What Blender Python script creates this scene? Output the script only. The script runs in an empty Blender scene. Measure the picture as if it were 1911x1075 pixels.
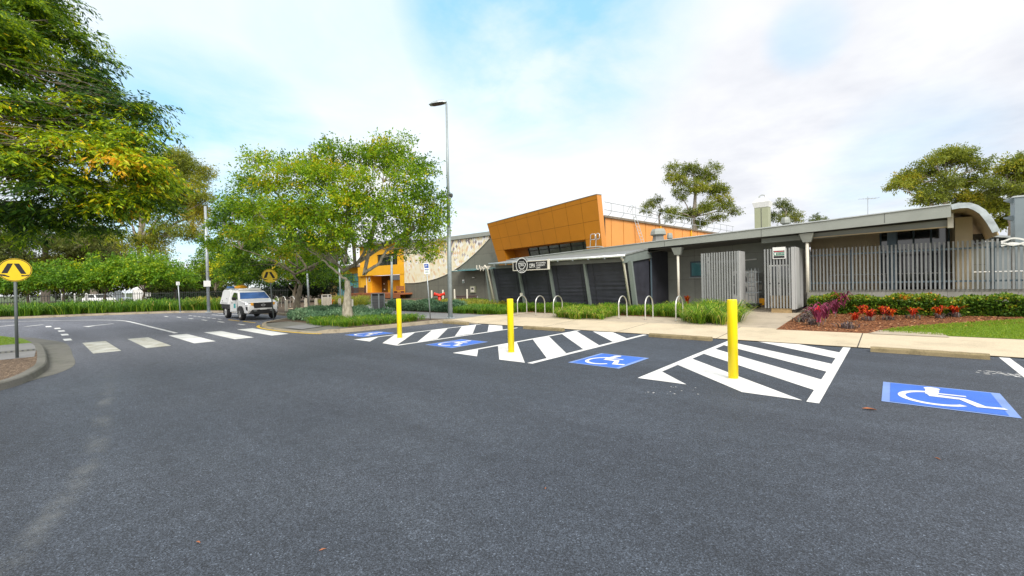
import bpy, math, random
import numpy as np
from mathutils import Vector, Matrix
random.seed(7)
R = math.radians
scene = bpy.context.scene
col = scene.collection

# ------------------------------------------------------------------ camera
W, H, F = 1911.0, 1075.0, 810.2
YAW, PITCH, ROLL, CAMZ = R(41.28), R(-0.753), R(-1.401), 1.681
fwd = Vector((-math.sin(YAW) * math.cos(PITCH), math.cos(YAW) * math.cos(PITCH), math.sin(PITCH)))
rgt0 = Vector((math.cos(YAW), math.sin(YAW), 0))
up0 = rgt0.cross(fwd)
rgt = math.cos(ROLL) * rgt0 + math.sin(ROLL) * up0
upv = -math.sin(ROLL) * rgt0 + math.cos(ROLL) * up0
CP = Vector((0, 0, CAMZ))
cam = bpy.data.cameras.new('camera')
cam.sensor_width = 36.0
cam.lens = F / W * 36.0
cam.clip_start, cam.clip_end = 0.05, 3000
camo = bpy.data.objects.new('camera', cam)
m = Matrix.Identity(4)
for i in range(3):
    m[i][0], m[i][1], m[i][2], m[i][3] = rgt[i], upv[i], -fwd[i], CP[i]
camo.matrix_world = m
col.objects.link(camo)
scene.camera = camo

# measuring aids: a picture point -> a place in the world
def ray(px, py):
    return fwd + rgt * ((px - W / 2) / F) - upv * ((py - H / 2) / F)
def G(px, py, z=0.0):                      # on level ground
    d = ray(px, py); return CP + d * ((z - CAMZ) / d.z)
SL = 0.033
def zs(y): return 0.02 + SL * max(0.0, y - 12.5)   # the verge falls gently to the car park
def Gs(px, py, dz=0.0):                    # on the sloping verge
    d = ray(px, py); k = (0.02 + dz - SL * 12.5)
    t = (k - CAMZ) / (d.z - SL * d.y); return CP + d * t
def AY(px, py, y):
    d = ray(px, py); return CP + d * (y / d.y)
def AX(px, py, x):
    d = ray(px, py); return CP + d * (x / d.x)
def AP(px, py, p, dr):                     # on the upright plane through p along direction dr
    n = Vector((dr[1], -dr[0], 0)); d = ray(px, py)
    return CP + d * (n.dot(Vector(p) - CP) / n.dot(d))
def AD(px, py, depth):
    return CP + ray(px, py) * depth

# ------------------------------------------------------------------ materials
MATS = {}
def new_mat(name):
    mt = bpy.data.materials.new(name); mt.use_nodes = True
    nt = mt.node_tree
    return mt, nt, nt.nodes['Principled BSDF']
def nd(nt, typ, **kw):
    n = nt.nodes.new(typ)
    for k, v in kw.items(): setattr(n, k, v)
    return n
def ramp(nt, stops, fac=None, mode='LINEAR'):
    n = nt.nodes.new('ShaderNodeValToRGB'); e = n.color_ramp.elements
    n.color_ramp.interpolation = mode
    while len(e) < len(stops): e.new(0.5)
    for k, (p, c) in enumerate(stops):
        e[k].position = p; e[k].color = (c[0], c[1], c[2], 1)
    if fac is not None: nt.links.new(fac, n.inputs[0])
    return n
def noise(nt, scale, detail=4, rough=0.55, coord='Object', vec=None):
    if vec is None:
        tc = nd(nt, 'ShaderNodeTexCoord'); vec = tc.outputs[coord]
    n = nd(nt, 'ShaderNodeTexNoise'); n.inputs['Scale'].default_value = scale
    n.inputs['Detail'].default_value = detail; n.inputs['Roughness'].default_value = rough
    nt.links.new(vec, n.inputs['Vector']); return n
def mixc(nt, fac, a, b, blend='MIX'):
    n = nd(nt, 'ShaderNodeMix', data_type='RGBA', blend_type=blend)
    for s, v in ((0, fac), (6, a), (7, b)):
        if hasattr(v, 'links') or hasattr(v, 'is_linked'): nt.links.new(v, n.inputs[s])
        elif isinstance(v, (int, float)): n.inputs[s].default_value = v
        else: n.inputs[s].default_value = (v[0], v[1], v[2], 1)
    return n.outputs[2]
def sc(c, k): return tuple(min(1, x * k) for x in c)
def mat(name, c, rough=0.6, metal=0.0, var=0.12, scale=3.0, bump=0.0, bscale=60, spec=0.5, dirt=None):
    if name in MATS: return MATS[name]
    mt, nt, b = new_mat(name)
    n = noise(nt, scale, 6)
    r = ramp(nt, [(0.3, sc(c, 1 - var)), (0.7, sc(c, 1 + var))], n.outputs['Fac'])
    out = r.outputs[0]
    if dirt:
        n2 = noise(nt, dirt[1], 8, 0.65)
        r2 = ramp(nt, [(dirt[2], (0, 0, 0)), (dirt[2] + 0.18, (1, 1, 1))], n2.outputs['Fac'])
        out = mixc(nt, r2.outputs[0], out, dirt[0])
    nt.links.new(out, b.inputs['Base Color'])
    b.inputs['Roughness'].default_value = rough; b.inputs['Metallic'].default_value = metal
    b.inputs['Specular IOR Level'].default_value = spec
    if bump:
        n3 = noise(nt, bscale, 4); bp = nd(nt, 'ShaderNodeBump')
        bp.inputs['Strength'].default_value = bump; bp.inputs['Distance'].default_value = 0.02
        nt.links.new(n3.outputs['Fac'], bp.inputs['Height']); nt.links.new(bp.outputs[0], b.inputs['Normal'])
    MATS[name] = mt
    return mt

def asphalt():
    mt, nt, b = new_mat('asphalt')
    tc = nd(nt, 'ShaderNodeTexCoord'); o = tc.outputs['Object']
    big = noise(nt, 0.22, 5, 0.6, vec=o)
    base = ramp(nt, [(0.3, (0.033, 0.042, 0.056)), (0.5, (0.043, 0.053, 0.070)), (0.72, (0.057, 0.068, 0.086))], big.outputs['Fac'])
    mid = noise(nt, 6, 6, 0.7, vec=o)
    mr = ramp(nt, [(0.3, (0.78, 0.78, 0.78)), (0.7, (1.2, 1.2, 1.2))], mid.outputs['Fac'])
    sx = nd(nt, 'ShaderNodeSeparateXYZ'); nt.links.new(o, sx.inputs[0])     # older, paler surfacing on the road beyond the bays
    ma = nd(nt, 'ShaderNodeMath', operation='MULTIPLY_ADD'); nt.links.new(big.outputs['Fac'], ma.inputs[0]); ma.inputs[1].default_value = 3.0; nt.links.new(sx.outputs[0], ma.inputs[2])
    old = nd(nt, 'ShaderNodeMapRange'); nt.links.new(ma.outputs[0], old.inputs[0]); old.inputs[1].default_value = -9.5; old.inputs[2].default_value = -17.5
    b2 = mixc(nt, old.outputs[0], base.outputs[0], (0.125, 0.132, 0.158))
    # long faint wear lanes and damp-looking blotches
    mp = nd(nt, 'ShaderNodeMapping'); mp.inputs['Scale'].default_value = (.10, .75, 1); nt.links.new(o, mp.inputs[0])
    ln = noise(nt, 1.0, 5, .6, vec=mp.outputs[0]); lr = ramp(nt, [(.35, (.84, .84, .85)), (.65, (1.2, 1.2, 1.19))], ln.outputs['Fac'])
    b3 = mixc(nt, 1.0, b2, lr.outputs[0], 'MULTIPLY')
    c1 = mixc(nt, 1.0, b3, mr.outputs[0], 'MULTIPLY')
    v = nd(nt, 'ShaderNodeTexVoronoi'); v.inputs['Scale'].default_value = 120; nt.links.new(o, v.inputs['Vector'])
    sp = nd(nt, 'ShaderNodeSeparateColor'); nt.links.new(v.outputs['Color'], sp.inputs[0])
    st = ramp(nt, [(0.0, (0.28, 0.28, 0.29)), (0.5, (0.85, 0.85, 0.86)), (0.85, (1.5, 1.5, 1.5)), (0.975, (1.9, 1.9, 1.9)), (1.0, (3.6, 3.6, 3.5))], sp.outputs[0])
    c2 = mixc(nt, 0.85, c1, st.outputs[0], 'MULTIPLY')
    v2 = nd(nt, 'ShaderNodeTexVoronoi'); v2.inputs['Scale'].default_value = 230; nt.links.new(o, v2.inputs['Vector'])
    sp2 = nd(nt, 'ShaderNodeSeparateColor'); nt.links.new(v2.outputs['Color'], sp2.inputs[0])
    st2 = ramp(nt, [(0.0, (0.55, 0.55, 0.55)), (0.8, (1.15, 1.15, 1.15)), (1.0, (2.0, 2.0, 2.0))], sp2.outputs[0])
    c3 = mixc(nt, 0.7, c2, st2.outputs[0], 'MULTIPLY')
    nt.links.new(c3, b.inputs['Base Color'])
    b.inputs['Roughness'].default_value = 0.72
    b.inputs['Specular IOR Level'].default_value = 0.55
    bp = nd(nt, 'ShaderNodeBump'); bp.inputs['Strength'].default_value = 0.55; bp.inputs['Distance'].default_value = 0.006
    nt.links.new(v.outputs['Distance'], bp.inputs['Height']); nt.links.new(bp.outputs[0], b.inputs['Normal'])
    return mt

def paint(name, c, wear=0.66, under=(0.06, 0.063, 0.07), stain=None):
    mt, nt, b = new_mat(name)
    tc = nd(nt, 'ShaderNodeTexCoord'); o = tc.outputs['Object']
    n0 = noise(nt, 1.3, 5, vec=o)
    base = ramp(nt, [(0.3, sc(c, 0.74)), (0.62, c)], n0.outputs['Fac']).outputs[0]
    if stain:
        s = noise(nt, 2.2, 7, 0.7, vec=o)
        sr = ramp(nt, [(0.42, (0, 0, 0)), (0.62, (1, 1, 1))], s.outputs['Fac'])
        base = mixc(nt, sr.outputs[0], base, stain)
    mp = nd(nt, 'ShaderNodeMapping'); mp.inputs['Scale'].default_value = (6, 20, 10); mp.inputs['Rotation'].default_value = (0, 0, 0.5)
    nt.links.new(o, mp.inputs[0])
    n1 = noise(nt, 2.6, 8, 0.75, vec=mp.outputs[0])
    w = ramp(nt, [(wear, (0, 0, 0)), (wear + 0.06, (1, 1, 1))], n1.outputs['Fac'])
    nt.links.new(mixc(nt, w.outputs[0], base, under), b.inputs['Base Color'])
    b.inputs['Roughness'].default_value = 0.62
    n2 = noise(nt, 150, 2, vec=o); bp = nd(nt, 'ShaderNodeBump'); bp.inputs['Strength'].default_value = 0.25; bp.inputs['Distance'].default_value = 0.004
    nt.links.new(n2.outputs['Fac'], bp.inputs['Height']); nt.links.new(bp.outputs[0], b.inputs['Normal'])
    return mt

def foliage(name, stops, trans=0.35, rough=0.5):
    """Leaves: colour picked per leaf by the stored value 'leaf'."""
    mt, nt, b = new_mat(name)
    a = nd(nt, 'ShaderNodeAttribute'); a.attribute_name = 'leaf'
    r = ramp(nt, stops, a.outputs['Fac'])
    nt.links.new(r.outputs[0], b.inputs['Base Color'])
    b.inputs['Roughness'].default_value = rough; b.inputs['Specular IOR Level'].default_value = 0.35
    t = nd(nt, 'ShaderNodeBsdfTranslucent'); nt.links.new(r.outputs[0], t.inputs['Color'])
    mx = nd(nt, 'ShaderNodeMixShader'); mx.inputs[0].default_value = trans
    nt.links.new(b.outputs[0], mx.inputs[1]); nt.links.new(t.outputs[0], mx.inputs[2])
    nt.links.new(mx.outputs[0], nt.nodes['Material Output'].inputs['Surface'])
    return mt

def concrete(name, c, dark=0.75, joints=None, stain=(0.2, 0.17, 0.13), st=0.62):
    mt, nt, b = new_mat(name)
    tc = nd(nt, 'ShaderNodeTexCoord'); o = tc.outputs['Object']
    n = noise(nt, 0.9, 7, 0.65, vec=o)
    base = ramp(nt, [(0.25, sc(c, dark)), (0.5, c), (0.8, sc(c, 1.12))], n.outputs['Fac']).outputs[0]
    n4 = noise(nt, 45, 5, 0.7, vec=o)
    g = ramp(nt, [(0.3, (0.8, 0.8, 0.8)), (0.7, (1.12, 1.12, 1.12))], n4.outputs['Fac'])
    base = mixc(nt, 1.0, base, g.outputs[0], 'MULTIPLY')
    s = noise(nt, 2.7, 8, 0.7, vec=o)
    sr = ramp(nt, [(st, (0, 0, 0)), (st + 0.2, (0.7, 0.7, 0.7))], s.outputs['Fac'])
    base = mixc(nt, sr.outputs[0], base, stain)
    if joints:
        sx = nd(nt, 'ShaderNodeSeparateXYZ'); nt.links.new(o, sx.inputs[0])
        md = nd(nt, 'ShaderNodeMath', operation='PINGPONG'); md.inputs[1].default_value = joints[0] / 2
        ad = nd(nt, 'ShaderNodeMath', operation='ADD'); ad.inputs[1].default_value = joints[1]
        nt.links.new(sx.outputs[0], ad.inputs[0]); nt.links.new(ad.outputs[0], md.inputs[0])
        lt = nd(nt, 'ShaderNodeMath', operation='LESS_THAN'); lt.inputs[1].default_value = 0.012
        nt.links.new(md.outputs[0], lt.inputs[0])
        base = mixc(nt, lt.outputs[0], base, (0.07, 0.06, 0.05))
    nt.links.new(base, b.inputs['Base Color']); b.inputs['Roughness'].default_value = 0.85
    bp = nd(nt, 'ShaderNodeBump'); bp.inputs['Strength'].default_value = 0.3; bp.inputs['Distance'].default_value = 0.01
    nt.links.new(n4.outputs['Fac'], bp.inputs['Height']); nt.links.new(bp.outputs[0], b.inputs['Normal'])
    return mt

def mulch_mat(name, a, bcol, c):
    mt, nt, b = new_mat(name)
    tc = nd(nt, 'ShaderNodeTexCoord'); o = tc.outputs['Object']
    v = nd(nt, 'ShaderNodeTexVoronoi'); v.inputs['Scale'].default_value = 22
    mp = nd(nt, 'ShaderNodeMapping'); mp.inputs['Scale'].default_value = (1, 1.8, 1); nt.links.new(o, mp.inputs[0])
    n = noise(nt, 5, 4, vec=o)
    va = nd(nt, 'ShaderNodeVectorMath', operation='ADD'); nt.links.new(mp.outputs[0], va.inputs[0]); nt.links.new(n.outputs['Color'], va.inputs[1])
    nt.links.new(va.outputs[0], v.inputs['Vector'])
    sp = nd(nt, 'ShaderNodeSeparateColor'); nt.links.new(v.outputs['Color'], sp.inputs[0])
    r = ramp(nt, [(0.0, a), (0.5, bcol), (0.85, c), (1.0, sc(c, 1.6))], sp.outputs[0])
    nt.links.new(r.outputs[0], b.inputs['Base Color']); b.inputs['Roughness'].default_value = 0.9
    bp = nd(nt, 'ShaderNodeBump'); bp.inputs['Strength'].default_value = 0.9; bp.inputs['Distance'].default_value = 0.03
    nt.links.new(v.outputs['Distance'], bp.inputs['Height']); nt.links.new(bp.outputs[0], b.inputs['Normal'])
    return mt

def grid_mat(name, c, line, sx, sz, rough=0.5, var=0.1, lw=0.008, metal=0.0, axis='X', bumps=0.0):
    """Sheets with thin joints, in metres, along x (or y) and z."""
    mt, nt, b = new_mat(name)
    tc = nd(nt, 'ShaderNodeTexCoord'); o = tc.outputs['Object']
    s = nd(nt, 'ShaderNodeSeparateXYZ'); nt.links.new(o, s.inputs[0])
    u = s.outputs[0] if axis == 'X' else s.outputs[1]
    cb = nd(nt, 'ShaderNodeCombineXYZ'); nt.links.new(u, cb.inputs[0]); nt.links.new(s.outputs[2], cb.inputs[1])
    br = nd(nt, 'ShaderNodeTexBrick'); br.offset = 0.0 if not bumps else 0.5; br.squash = 1.0
    br.inputs['Scale'].default_value = 1.0; br.inputs['Mortar Size'].default_value = lw; br.inputs['Mortar Smooth'].default_value = 0.1
    br.inputs['Brick Width'].default_value = sx; br.inputs['Row Height'].default_value = sz
    br.inputs['Color1'].default_value = (*sc(c, 1 - var), 1); br.inputs['Color2'].default_value = (*sc(c, 1 + var), 1)
    br.inputs['Mortar'].default_value = (*line, 1)
    nt.links.new(cb.outputs[0], br.inputs['Vector'])
    n = noise(nt, 1.7, 7, 0.65, vec=o)
    r = ramp(nt, [(0.3, (0.86, 0.86, 0.86)), (0.7, (1.1, 1.1, 1.1))], n.outputs['Fac'])
    nt.links.new(mixc(nt, 1.0, br.outputs['Color'], r.outputs[0], 'MULTIPLY'), b.inputs['Base Color'])
    b.inputs['Roughness'].default_value = rough; b.inputs['Metallic'].default_value = metal
    bp = nd(nt, 'ShaderNodeBump'); bp.invert = True; bp.inputs['Strength'].default_value = 0.6; bp.inputs['Distance'].default_value = 0.01
    nt.links.new(br.outputs['Fac'], bp.inputs['Height']); nt.links.new(bp.outputs[0], b.inputs['Normal'])
    return mt

def glass_mat(name, c, rough=0.06):
    mt, nt, b = new_mat(name)
    n = noise(nt, 0.8, 4)
    r = ramp(nt, [(0.35, sc(c, 0.7)), (0.65, sc(c, 1.3))], n.outputs['Fac'])
    nt.links.new(r.outputs[0], b.inputs['Base Color'])
    b.inputs['Roughness'].default_value = rough; b.inputs['Specular IOR Level'].default_value = 0.9
    b.inputs['Coat Weight'].default_value = 0.4
    return mt

def bark_mat(name, a, bcol, scale=9, zsq=0.35):
    mt, nt, b = new_mat(name)
    tc = nd(nt, 'ShaderNodeTexCoord'); mp = nd(nt, 'ShaderNodeMapping'); mp.inputs['Scale'].default_value = (1, 1, zsq)
    nt.links.new(tc.outputs['Object'], mp.inputs[0])
    n = noise(nt, scale, 8, 0.7, vec=mp.outputs[0])
    r = ramp(nt, [(0.3, a), (0.7, bcol)], n.outputs['Fac'])
    nt.links.new(r.outputs[0], b.inputs['Base Color']); b.inputs['Roughness'].default_value = 0.9
    bp = nd(nt, 'ShaderNodeBump'); bp.inputs['Strength'].default_value = 0.7; bp.inputs['Distance'].default_value = 0.03
    nt.links.new(n.outputs['Fac'], bp.inputs['Height']); nt.links.new(bp.outputs[0], b.inputs['Normal'])
    return mt

M = dict(
    asphalt=asphalt(),
    white_paint=paint('white_road_paint', (0.82, 0.82, 0.80), 0.615),
    old_paint=paint('worn_road_paint', (0.60, 0.60, 0.55), 0.60, stain=(0.36, 0.34, 0.26)),
    blue_paint=paint('blue_road_paint', (0.040, 0.16, 0.66), 0.70),
    pale_blue=paint('faded_blue_paint', (0.20, 0.32, 0.66), 0.70),
    yellow_line=paint('yellow_kerb_line', (0.80, 0.52, 0.02), 0.66),
    path=concrete('footpath_concrete', (0.60, 0.505, 0.355), joints=(3.0, 0.62)),
    pad=concrete('dusty_concrete', (0.45, 0.38, 0.285), st=0.55),
    grey_path=concrete('grey_path', (0.25, 0.25, 0.25), st=0.7, stain=(0.12, 0.12, 0.12)),
    cream_path=concrete('cream_paving', (0.68, 0.52, 0.33)),
    kerb=concrete('kerb_concrete', (0.33, 0.28, 0.20), dark=0.6, stain=(0.10, 0.08, 0.05), st=0.5),
    apron=concrete('gutter_concrete', (0.17, 0.165, 0.145), dark=0.6, stain=(0.09, 0.10, 0.07), st=0.48),
    stop=concrete('wheel_stop_concrete', (0.30, 0.24, 0.13), dark=0.6, stain=(0.08, 0.065, 0.03), st=0.5),
    mulch=mulch_mat('red_brown_mulch', (0.07, 0.025, 0.010), (0.24, 0.085, 0.03), (0.42, 0.17, 0.06)),
    litter=mulch_mat('dry_leaf_litter', (0.06, 0.04, 0.028), (0.17, 0.11, 0.07), (0.32, 0.23, 0.15)),
    soil=mat('soil', (0.10, 0.07, 0.045), 0.95, var=0.3, scale=4, bump=0.5),
    lawn=mat('lawn_grass', (0.16, 0.26, 0.010), 0.9, var=0.28, scale=8, bump=1.0, bscale=120),
    far=mat('far_grass', (0.07, 0.10, 0.03), 0.95, var=0.3, scale=0.5),
    yellow=mat('yellow_enamel', (0.95, 0.73, 0.0), 0.42, var=0.05, dirt=((0.62, 0.38, 0.03), 7, 0.66)),
    galv=mat('galvanised_steel', (0.42, 0.46, 0.48), 0.5, 0.55, var=0.14, scale=9),
    pole=mat('grey_green_pole', (0.33, 0.38, 0.39), 0.55, 0.3, var=0.14, scale=6),
    stainless=mat('brushed_stainless', (0.72, 0.70, 0.66), 0.35, 0.75, var=0.08),
    darkpole=mat('dark_sign_post', (0.11, 0.13, 0.13), 0.6, 0.3, var=0.15),
    signyellow=mat('sign_yellow', (0.80, 0.56, 0.012), 0.4, var=0.04, scale=6),
    black=mat('matt_black', (0.012, 0.012, 0.013), 0.6, var=0.2),
    darkgrey=mat('dark_grey', (0.05, 0.052, 0.055), 0.6, var=0.15),
    white=mat('white_enamel', (0.80, 0.80, 0.78), 0.4, var=0.04),
    offwhite=mat('cream_white', (0.70, 0.66, 0.56), 0.6, var=0.08, dirt=((0.4, 0.34, 0.24), 5, 0.68)),
    carwhite=mat('white_car_paint', (0.90, 0.90, 0.90), 0.3, var=0.02, spec=0.5),
    fascia=mat('grey_roof_fascia', (0.30, 0.32, 0.29), 0.5, 0.1, var=0.08, scale=1.2, dirt=((0.2, 0.2, 0.17), 1.7, 0.66)),
    flash=mat('zinc_flashing', (0.60, 0.63, 0.62), 0.34, 0.65, var=0.2, scale=2.5),
    zinc=mat('zinc_sheet', (0.55, 0.60, 0.60), 0.32, 0.75, var=0.3, scale=3.5),
    roof=mat('grey_metal_roof', (0.205, 0.21, 0.20), 0.6, 0.1, var=0.12, scale=1.0),
    soffit=mat('dark_soffit', (0.13, 0.13, 0.128), 0.8, var=0.2),
    tansoffit=mat('tan_soffit', (0.58, 0.47, 0.30), 0.75, var=0.12, scale=1.2),
    wall=grid_mat('dark_wall_sheet', (0.32, 0.335, 0.30), (0.09, 0.095, 0.085), 1.8, 1.2, var=0.05, lw=0.006),
    greywall=grid_mat('olive_grey_wall_sheet', (0.155, 0.155, 0.125), (0.07, 0.07, 0.06), 2.4, 1.5, var=0.04, lw=0.012),
    block=grid_mat('grey_block_wall', (0.30, 0.29, 0.255), (0.17, 0.16, 0.14), 0.40, 0.20, rough=0.9, var=0.07, lw=0.007, bumps=1),
    slat=mat('grey_slat_paint', (0.27, 0.28, 0.28), 0.5, var=0.1, scale=4),
    slatside=mat('grey_panel_paint', (0.42, 0.425, 0.42), 0.5, var=0.06, scale=1.5, dirt=((0.22, 0.21, 0.19), 4, 0.68)),
    bluepost=mat('blue_grey_post', (0.10, 0.145, 0.18), 0.55, 0.1, var=0.1),
    column=mat('blue_grey_column', (0.20, 0.24, 0.26), 0.6, var=0.1, scale=1.5),
    post=mat('sage_grey_post', (0.21, 0.245, 0.23), 0.5, 0.1, var=0.06),
    blind=mat('black_mesh_blind', (0.034, 0.036, 0.050), 0.62, var=0.25, scale=2.0, bump=0.15, bscale=90),
    orange=mat('orange_panel', (0.62, 0.235, 0.012), 0.45, var=0.05, scale=0.8),
    orangelit=mat('orange_sheet_lit', (0.72, 0.30, 0.07), 0.5, var=0.05, scale=0.8),  # paler than the front panels: the side's stronger light put into the colour
    oredge=mat('orange_panel_joint', (0.33, 0.115, 0.008), 0.6, var=0.1),
    ywall=mat('yellow_render', (0.85, 0.44, 0.015), 0.7, var=0.06, scale=1.0),
    ydeep=mat('deep_yellow_render', (0.78, 0.32, 0.008), 0.7, var=0.06, scale=1.0),
    brownwall=mat('tan_render', (0.30, 0.19, 0.07), 0.7, var=0.1),
    timber=mat('red_brown_timber', (0.33, 0.115, 0.045), 0.6, var=0.18, scale=7),
    darktimber=mat('dark_brown_timber', (0.075, 0.045, 0.038), 0.6, var=0.2, scale=7),
    pine=mat('weathered_timber', (0.36, 0.25, 0.12), 0.7, var=0.2, scale=7),
    glass=glass_mat('dark_window_glass', (0.018, 0.022, 0.024)),
    tealglass=glass_mat('teal_window_glass', (0.10, 0.30, 0.34)),
    greenglass=glass_mat('green_tinted_glass', (0.07, 0.11, 0.085), 0.1),
    wind=glass_mat('windscreen_glass', (0.07, 0.16, 0.42), 0.08),
    red=mat('red_hydrant_enamel', (0.78, 0.035, 0.012), 0.4, var=0.08),
    bark=bark_mat('pale_bark', (0.16, 0.14, 0.105), (0.52, 0.47, 0.37)),
    bark2=bark_mat('brown_bark', (0.08, 0.065, 0.05), (0.28, 0.235, 0.17)),
    gumbark=bark_mat('gum_bark', (0.16, 0.13, 0.10), (0.42, 0.37, 0.31)),
    rubber=mat('tyre_rubber', (0.016, 0.016, 0.017), 0.8, var=0.2),
    alloy=mat('wheel_alloy', (0.55, 0.55, 0.55), 0.35, 0.6, var=0.1),
    teal=mat('teal_decal', (0.04, 0.42, 0.44), 0.5, var=0.05),
    amber=mat('amber_plastic', (0.90, 0.40, 0.01), 0.35, var=0.05),
    lens=mat('headlight_lens', (0.45, 0.47, 0.5), 0.12, 0.3, var=0.2, scale=12),
    green=mat('sign_green', (0.02, 0.16, 0.10), 0.5, var=0.05),
    beige=mat('beige_cabinet', (0.34, 0.36, 0.24), 0.6, var=0.05),
    bluething=mat('blue_plastic', (0.06, 0.2, 0.5), 0.5, var=0.1),
    signblue=mat('sign_blue', (0.03, 0.09, 0.35), 0.5, var=0.05),
    maroon=mat('sign_red', (0.45, 0.05, 0.06), 0.5, var=0.05),
    bingrey=mat('bin_grey', (0.15, 0.155, 0.16), 0.6, var=0.12),
    fabricblack=mat('black_picket_paint', (0.02, 0.022, 0.022), 0.5, var=0.1),
)
GREEN = [(0, (0.022, 0.066, 0.010)), (0.35, (0.070, 0.165, 0.014)), (0.66, (0.24, 0.41, 0.016)), (0.88, (0.44, 0.56, 0.016)), (1, (0.66, 0.50, 0.012))]
M['leaf_mid'] = foliage('mid_green_leaf', GREEN, .45)
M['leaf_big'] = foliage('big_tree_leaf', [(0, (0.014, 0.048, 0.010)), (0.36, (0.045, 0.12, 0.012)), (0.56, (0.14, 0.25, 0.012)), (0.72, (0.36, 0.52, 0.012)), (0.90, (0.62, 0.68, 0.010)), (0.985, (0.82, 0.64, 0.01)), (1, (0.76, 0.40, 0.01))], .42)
M['leaf_row'] = foliage('bright_row_leaf', [(0, (0.035, 0.11, 0.010)), (0.5, (0.14, 0.30, 0.014)), (0.82, (0.36, 0.48, 0.014)), (1, (0.75, 0.66, 0.01))])
M['leaf_gum'] = foliage('gum_leaf', [(0, (0.04, 0.06, 0.02)), (0.5, (0.15, 0.19, 0.04)), (0.85, (0.28, 0.31, 0.05)), (1, (0.38, 0.35, 0.07))], 0.4)
M['leaf_olive'] = foliage('olive_gum_leaf', [(0, (0.08, 0.10, 0.022)), (0.5, (0.20, 0.255, 0.028)), (0.85, (0.36, 0.38, 0.03)), (1, (0.56, 0.44, 0.04))], 0.42)
M['leaf_brown'] = foliage('brownish_gum_leaf', [(0, (0.06, 0.065, 0.03)), (0.5, (0.20, 0.225, 0.065)), (0.85, (0.33, 0.32, 0.085)), (1, (0.50, 0.38, 0.11))], 0.4)
M['leaf_shadow'] = foliage('shadow_shrub_leaf', [(0, (0.006, 0.014, 0.005)), (0.6, (0.014, 0.035, 0.010)), (1, (0.03, 0.07, 0.02))], 0.2)  # near-black: shade is put into the leaf colour
M['grass'] = foliage('strap_leaf_grass', [(0, (0.035, 0.11, 0.012)), (0.42, (0.11, 0.26, 0.015)), (0.75, (0.30, 0.46, 0.025)), (0.90, (0.62, 0.62, 0.08)), (1, (0.70, 0.50, 0.18))], 0.3)
M['ygrass'] = foliage('yellow_green_grass', [(0, (0.12, 0.17, 0.018)), (0.5, (0.33, 0.35, 0.025)), (1, (0.60, 0.48, 0.09))], 0.3)
M['juniper'] = foliage('blue_green_groundcover', [(0, (0.035, 0.09, 0.05)), (0.5, (0.12, 0.24, 0.125)), (1, (0.32, 0.46, 0.25))], 0.2)
M['hedge'] = foliage('clipped_hedge_leaf', [(0, (0.022, 0.065, 0.010)), (0.45, (0.09, 0.19, 0.015)), (0.80, (0.27, 0.36, 0.025)), (0.92, (0.62, 0.42, 0.03)), (1, (0.75, 0.22, 0.03))], 0.25)
M['croton'] = foliage('croton_leaf', [(0, (0.10, 0.03, 0.02)), (0.25, (0.32, 0.02, 0.015)), (0.55, (0.66, 0.05, 0.012)), (0.8, (0.85, 0.20, 0.015)), (1, (0.80, 0.42, 0.03))], 0.3)
M['cordyline'] = foliage('cordyline_leaf', [(0, (0.10, 0.02, 0.045)), (0.5, (0.26, 0.04, 0.095)), (0.85, (0.45, 0.10, 0.20)), (1, (0.75, 0.04, 0.06))], 0.3)
M['lowdark'] = foliage('dark_low_leaf', [(0, (0.07, 0.06, 0.055)), (0.6, (0.17, 0.12, 0.12)), (1, (0.24, 0.26, 0.14))], 0.2)
M['turf'] = foliage('turf_blade', [(0, (0.10, 0.18, 0.008)), (0.6, (0.21, 0.34, 0.010)), (1, (0.42, 0.46, 0.04))], 0.3)

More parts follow.
